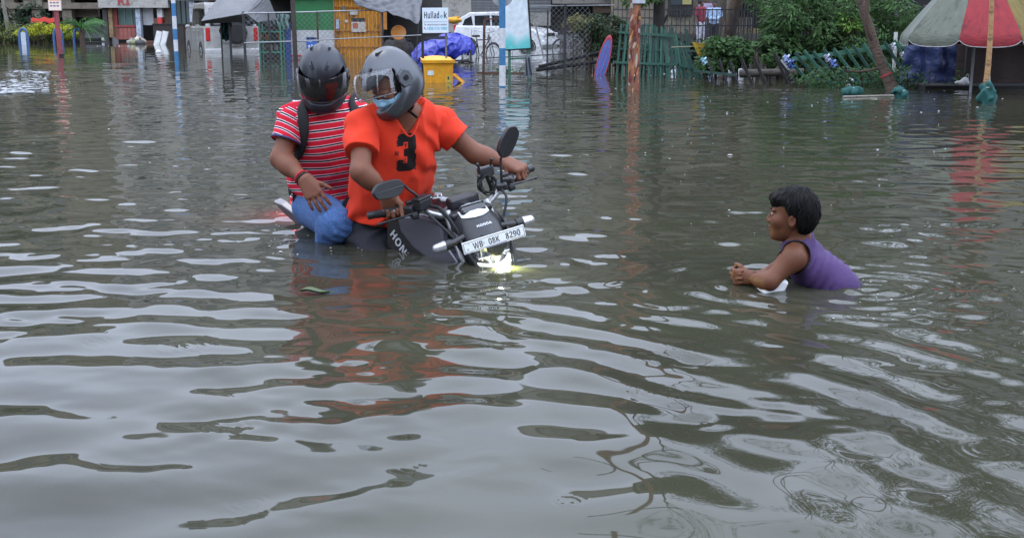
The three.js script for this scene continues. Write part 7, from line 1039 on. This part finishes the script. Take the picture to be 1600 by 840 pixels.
  part('polo_shirt', put(stripeUV(meshAround(shirt, [J.hip, J.neck, J.shL, J.shR, J.belly], 0.19, 0.0075), J.belly, V(-0.10, 1, 0.05), 0.304), base), POLO, t);
  const sleeve = (a, e, cut) => { const dir = e.clone().sub(a).normalize(), end = a.clone().lerp(e, cut), cl = limb(a, 0.078, end, 0.073); return (x, y, z) => { const al = (x - end.x) * dir.x + (y - end.y) * dir.y + (z - end.z) * dir.z; return smax(cl(x, y, z) - 0.006 * noise.noise(x * 13, y * 13, z * 13), al, 0.004); }; };
  for (const [a, e] of [[J.shR, elR], [J.shL, elL]]) { const d = e.clone().sub(a).normalize(), end = a.clone().lerp(e, 0.55); part('sleeve', put(stripeUV(meshAround(sleeve(a, e, 0.55), [a, end], 0.11, 0.0065), a, d.clone().negate().add(V(0.25, 0, 0)), 0.304), base), POLO, t); part('cuff', put(new THREE.TorusGeometry(0.0725, 0.005, 6, 30).applyQuaternion(new THREE.Quaternion().setFromUnitVectors(V(0, 0, 1), d)).translate(end.x, end.y, end.z), base), M([0.05, 0.06, 0.16], 0.8), t); }
  const jl = union([leg(hipR, knR, ftR), leg(hipL, knL, ftL), ellip(J.hip.clone().add(V(0, 0.0, 0)), V(0.165, 0.10, 0.135), q)], 0.05);
  const DENIM = canvasTex(256, 256, (x, w, h) => { x.fillStyle = '#3b5b8c'; x.fillRect(0, 0, w, h); const r = rng(9); for (let i = 0; i < 2600; i++) { const k = r(); x.fillStyle = k > 0.5 ? 'rgba(150,180,215,0.22)' : 'rgba(25,45,85,0.25)'; x.fillRect(r() * w, r() * h, 1 + r() * 2, 2 + r() * 9); } }); DENIM.wrapS = DENIM.wrapT = THREE.RepeatWrapping;
  const seam = (x, y, z) => (0.006 * (0.15 - Math.abs(noise.noise(x * 17, y * 17, z * 17))) + 0.0022 * Math.sin((y * 0.8 + x * 0.6) * 170 + 9 * noise.noise(x * 6, y * 6, z * 6))) * sstep(0.26, 0.08, Math.hypot(x - knR.x, y - knR.y, z - knR.z));
  part('jeans', uvFaces(put(meshAround((x, y, z) => smax(jl(x, y, z) - 0.016 - seam(x, y, z) - 0.004 * noise.noise(x * 10, y * 10, z * 10), y - J.hip.y - 0.09, 0.01), [J.hip, hipR, knR, knL, ftR, ftL], 0.16, 0.0075), base), 6), M([1, 1, 1], 0.92, { map: DENIM, bumpMap: CREASE, bumpScale: 0.006 }), t);
  part('shoe', [ftR, ftL].map((f) => put(limbMesh(f.clone().add(V(-0.05, 0, -0.05)), 0.05, f.clone().add(V(0.1, -0.02, 0.1)), 0.042), base)), RUBBER, t);
  for (const [n, k, r, m] of [['bracelet', 0.90, 0.0052, M([0.006, 0.006, 0.006], 0.5)], ['thread_band', 0.83, 0.006, M([0.42, 0.02, 0.02], 0.8)]]) { const p = elR.clone().lerp(wrR, k), d = wrR.clone().sub(elR).normalize(); part(n, put(new THREE.TorusGeometry(0.0335, r, 8, 30).applyQuaternion(new THREE.Quaternion().setFromUnitVectors(V(0, 0, 1), d)).translate(p.x, p.y, p.z), base), m, t); }
  helmet('motorcycle_helmet', 'charcoal full face helmet with lowered tinted visor on the striped passenger', J.head.clone().add(V(0, 0.010, 0)), yawPitch(3, 29), 0.90, M([0.032, 0.035, 0.043], 0.38, { metalness: 0.45, bumpMap: BUMP, bumpScale: 0.0004 }), 6, { visor: M([0.34, 0.35, 0.37], 0.04, { transmission: 0.97, thickness: 0, ior: 1.5 }) }, GLOSSBLACK);
  // backpack on the passenger's back, its straps over the shoulders
  const bp = thing('backpack', 'black backpack with wide straps worn by the striped passenger', 'backpack', base), BAG = M([0.012, 0.012, 0.013], 0.85, { bumpMap: WEAVE, bumpScale: 0.001 });
  const bc = J.chest.clone().add(V(-0.055, -0.13, -0.215));
  part('bag', put(meshField((x, y, z) => { const qx = Math.abs(x - bc.x) - 0.125, qy = Math.abs(y - bc.y) - 0.19, qz = Math.abs(z - bc.z) - 0.05; return Math.min(Math.max(qx, qy, qz), 0) + Math.hypot(Math.max(qx, 0), Math.max(qy, 0), Math.max(qz, 0)) - 0.045 - 0.006 * noise.noise(x * 10, y * 10, z * 10); }, bc.clone().add(V(-0.2, -0.27, -0.13)), bc.clone().add(V(0.2, 0.27, 0.13)), 0.012), base), BAG, bp);
  const surf = (px, py, d0) => { let d = d0; const o = at(px, py, d0 - 0.4), e = at(px, py, d0 + 0.3), dir = e.clone().sub(o).normalize(); let p = o.clone(); for (let i = 0; i < 80; i++) { const v = Math.min(shirt(p.x, p.y, p.z), sleeve(J.shR, elR, 0.55)(p.x, p.y, p.z)); if (v < 0.003) break; p.addScaledVector(dir, v * 0.8); } return p; };
  const strap = (pts, w) => { const cv = new THREE.CatmullRomCurve3(pts); return sheet((u, v) => { const p = cv.getPoint(v), tg = cv.getTangent(v), out = V(p.x - J.chest.x, 0, p.z - J.chest.z + 0.10).normalize(), side = tg.clone().cross(out).normalize(); return p.clone().addScaledVector(side, (u - 0.5) * w).addScaledVector(out, 0.008 - 0.016 * Math.pow(u - 0.5, 2)); }, 6, 24, 0.009); };
  const s1 = [V(J.shR.x + 0.055, J.shR.y + 0.055, J.shR.z - 0.16), V(J.shR.x + 0.05, J.shR.y + 0.085, J.shR.z - 0.06), surf(470, 164, 5.5), surf(473, 185, 5.5), surf(473, 210, 5.5), surf(467, 235, 5.5), surf(459, 250, 5.5).add(V(-0.01, 0, -0.05)), at(456, 268, 5.82)];
  const s2 = [V(J.shL.x - 0.02, J.shL.y + 0.055, J.shL.z - 0.16), V(J.shL.x - 0.025, J.shL.y + 0.085, J.shL.z - 0.05), surf(551, 160, 5.5), surf(556, 185, 5.5), surf(560, 215, 5.5)];
  part('shoulder_strap', put(strap(s1, 0.062), base), BAG, bp); part('shoulder_strap', put(strap(s2, 0.06), base), BAG, bp);
  part('strap_end', put(box(0.02, 0.16, 0.006, 0, 0, 0, 0, 0.3).translate(...at(459, 290, 5.72).toArray()), base), BAG, bp);
}
// ================================================================ the child swimming towards them
{
  const J = { neck: at(1247, 376, 4.50), head: at(1236, 337, 4.47), shL: at(1238, 404, 4.41), shR: at(1250, 400, 4.64), hip: at(1310, 450, 4.50), chest: at(1266, 416, 4.52) };
  const base = J.hip.clone(); base.y = -0.75;
  const elL = at(1203, 440, 4.37), wrL = at(1172, 434, 4.46), elR = at(1190, 436, 4.68), wrR = at(1176, 433, 4.53), knee = at(1400, 480, 4.6).setY(-0.25), foot = at(1480, 480, 4.7).setY(-0.4);
  const S = 0.86, HQ = yawPitch(-104, -3, 0), HC = J.head;
  const hd = framed(headSkin, HC, HQ, S);
  const bk = V(0.62, -0.42, 0).normalize(); const q = new THREE.Quaternion().setFromUnitVectors(V(0, 1, 0), J.neck.clone().sub(J.hip).normalize());
  const torso = union([ellip(J.chest, V(0.078, 0.10, 0.118), q), ellip(J.chest.clone().lerp(J.hip, 0.55), V(0.074, 0.09, 0.098), q), ellip(J.hip, V(0.075, 0.09, 0.096), q), limb(J.shL, 0.046, J.neck, 0.042), limb(J.shR, 0.046, J.neck, 0.042)], 0.05);
  const arm = (a, e, w) => union([limb(a, 0.045, e, 0.031), limb(e, 0.031, e.clone().lerp(w, 0.4), 0.029), limb(e.clone().lerp(w, 0.35), 0.029, w, 0.0165)], 0.025);
  const fL = V(-0.8, -0.05, -0.45).normalize(), nL = V(-0.3, 0.1, -0.95); nL.addScaledVector(fL, -nL.dot(fL)).normalize(); const sL = V(0, 1, 0).addScaledVector(fL, -fL.y).normalize();
  const fR = V(-0.85, -0.05, 0.3).normalize(), nR = V(-0.2, 0.1, 0.95); nR.addScaledVector(fR, -nR.dot(fR)).normalize(); const sR = V(0, 1, 0).addScaledVector(fR, -fR.y).normalize();
  const h1 = handField(wrL, fL, nL, sL, [45, 60, 35], [fL.clone().multiplyScalar(0.7).addScaledVector(sL, 0.5).addScaledVector(nL, 0.4).normalize(), fL.clone().multiplyScalar(0.7).addScaledVector(nL, 0.6).normalize()], 0.78, 0.05), h2 = handField(wrR, fR, nR, sR, [40, 50, 30], [fR.clone().multiplyScalar(0.7).addScaledVector(sR, 0.5).addScaledVector(nR, 0.4).normalize(), fR.clone().multiplyScalar(0.7).addScaledVector(nR, 0.6).normalize()], 0.78, 0.05);
  const body = union([torso, arm(J.shL, elL, wrL), arm(J.shR, elR, wrR), limb(J.chest.clone().lerp(J.neck, 0.7), 0.05, HC.clone().add(V(0.012, -0.05, 0)), 0.046), limb(J.hip, 0.075, knee, 0.05), limb(knee, 0.05, foot, 0.035)], 0.035);
  const t = thing('person', 'black haired child in purple sleeveless top swimming chest deep towards the motorcycle', 'person', base);
  part('body', [meshAround(body, [J.neck, HC, J.shL, J.shR, elL, elR, wrL, wrR, J.hip, knee, foot], 0.12, 0.008), meshAround(hd, [HC], 0.135, 0.0036), meshAround(h1, [wrL, wrL.clone().addScaledVector(fL, 0.12)], 0.05, 0.0034), meshAround(h2, [wrR, wrR.clone().addScaledVector(fR, 0.12)], 0.05, 0.0034)].map((x) => uvFaces(put(x, base))), SKIN_KID, t);
  eyes(t, HC, HQ, S, base);
  // hair: thick cap, combed in strands from the crown, fringe over the brow
  const strand = (x, y, z) => { const a = Math.atan2(x, z + 0.03), r = Math.hypot(x, z + 0.03); return 0.0022 * Math.sin(a * 46 + 5 * noise.noise(x * 30, y * 30, z * 30)) + 0.0018 * Math.sin(a * 23 + r * 90) + 0.006 * noise.noise(x * 26, y * 14, z * 26); };
  const cap = union([E(0, 0.045, -0.020, 0.090, 0.096, 0.106), E(0, 0.0, -0.055, 0.080, 0.085, 0.068)], 0.03), fr = E(0, 0.075, 0.055, 0.072, 0.038, 0.050);
  const hairF = (x, y, z) => { let d = smin(cap(x, y, z), fr(x, y, z), 0.02) - strand(x, y, z); const ax = Math.abs(x); const line = z > 0.03 ? 0.040 - 0.010 * Math.sin(x * 70) : z > -0.012 ? lerp(-0.012, 0.040, sstep(-0.012, 0.036, z)) + (ax < 0.06 ? 0.0 : 0) : lerp(-0.085, -0.012, sstep(-0.05, -0.022, z)); return smax(d, line - y, 0.010); };
  part('hair', put(meshAround(framed(hairF, HC, HQ, S), [HC], 0.135, 0.0036), base), HAIR, t);
  part('eyebrow', [1, -1].map((e) => put(tube([V(0.016 * e, 0.025, 0.0905), V(0.034 * e, 0.030, 0.086), V(0.05 * e, 0.024, 0.073)].map((p) => toWorld(p, HC, HQ, S)), 0.0026, 10, 5), base)), HAIR, t);
  // wet sleeveless top: armholes cut round the shoulders
  const dv = J.hip.clone().sub(J.neck).normalize();
  const wr = (x, y, z) => { const u = (x - J.neck.x) * dv.x + (y - J.neck.y) * dv.y, v = (x - J.neck.x) * -dv.y + (y - J.neck.y) * dv.x; return 0.0034 * Math.sin(u * 150 + v * 75 + 7 * noise.noise(x * 6, y * 6, z * 6)) * clamp(0.4 + 1.6 * noise.noise(x * 7, y * 7, z * 7), 0, 1.3) + 0.003 * noise.noise(x * 13, y * 13, z * 13); };
  const armhole = union([limb(J.shL.clone().add(V(0.012, 0.012, 0.0)), 0.060, J.shL.clone().lerp(elL, 0.5).add(V(0.012, 0, 0.03)), 0.062), limb(J.shR.clone().add(V(0, 0.01, -0.0)), 0.058, elR, 0.062)], 0.01), nk = limb(J.neck.clone().add(V(-0.035, 0.012, 0)), 0.046, HC, 0.08);
  const top = (x, y, z) => smax(smax(torso(x, y, z) - 0.009 - wr(x, y, z), -armhole(x, y, z), 0.004), -nk(x, y, z), 0.004);
  part('vest_top', uvFaces(put(meshAround(top, [J.neck, J.shL, J.shR, J.hip], 0.13, 0.0055), base), 3), M([0.056, 0.025, 0.105], 0.8, { bumpMap: CREASE, bumpScale: 0.004 }), t);
  for (const sd of [1, -1]) part('armhole_trim', put(meshAround((x, y, z) => smax((z - J.neck.z) * sd < 0 ? 0.02 : Math.abs(armhole(x, y, z)) - 0.0035, Math.abs(torso(x, y, z) - 0.009 - wr(x, y, z)) - 0.0045, 0.002), [J.neck, J.shL, J.shR], 0.12, 0.0048), base), M([0.012, 0.008, 0.018], 0.8), t);
  part('shorts', put(meshAround((x, y, z) => smax(limb(J.hip, 0.085, knee, 0.065)(x, y, z), -(Math.hypot(x - J.hip.x, y - J.hip.y, z - J.hip.z) - 0.06), 0.01), [J.hip, knee], 0.12, 0.013), base), M([0.03, 0.03, 0.04], 0.9), t);
  // the white block of foam the child leans on
  const f0 = at(1204, 443, 4.41); f0.y = 0.0; const fl = thing('foam_float', 'white foam block under the arm of the swimming child', 'float', f0);
  part('block', [rbox(0.085, 0.10, 0.07, 0.014, 0.005, 0.008, 0.012, 0.15, 0.3, -0.42)], M([0.72, 0.73, 0.74], 0.8, { bumpMap: BUMP, bumpScale: 0.004 }), fl);
}
// ---------------------------------------------------------------- draw
const KINDS = { hoop_barrier: 'blue hoop barriers along the hedge', traffic_post: 'blue and white banded posts', bicycle: 'bicycles behind the chain link fence', rag: 'rags caught on the fences and boards', net_bundle: 'teal net bundles at the water edge', stored_jar: 'jars on the green shelf rack', motorcycle_helmet: 'helmets of the two riders', plastic_bag: 'plastic bags at the water edge', sack: 'sacks in the stall end', rubbish_bag: 'bags heaped at the shop front', hanging_cloth: 'clothes hung in the stall', tree: 'trees along the far side of the flood', picket_fence: 'rows of green pickets', tarpaulin: 'grey tarpaulins over the stall', parked_car: 'cars parked in the flood' };
for (const o of scene.children) { const k = o.name.replace(/_[0-9]{3}$/, ''); if (KINDS[k] && !o.userData.group && o.userData.category) o.userData.group = KINDS[k]; }
scene.traverse((o) => { if (o.isMesh) { o.castShadow = true; o.receiveShadow = true; } });
const renderer = new THREE.WebGLRenderer({ antialias: true });
renderer.setSize(1024, 537);
renderer.shadowMap.enabled = true;
renderer.toneMapping = THREE.LinearToneMapping;
renderer.toneMappingExposure = EXPOSURE;
renderer.render(scene, camera);
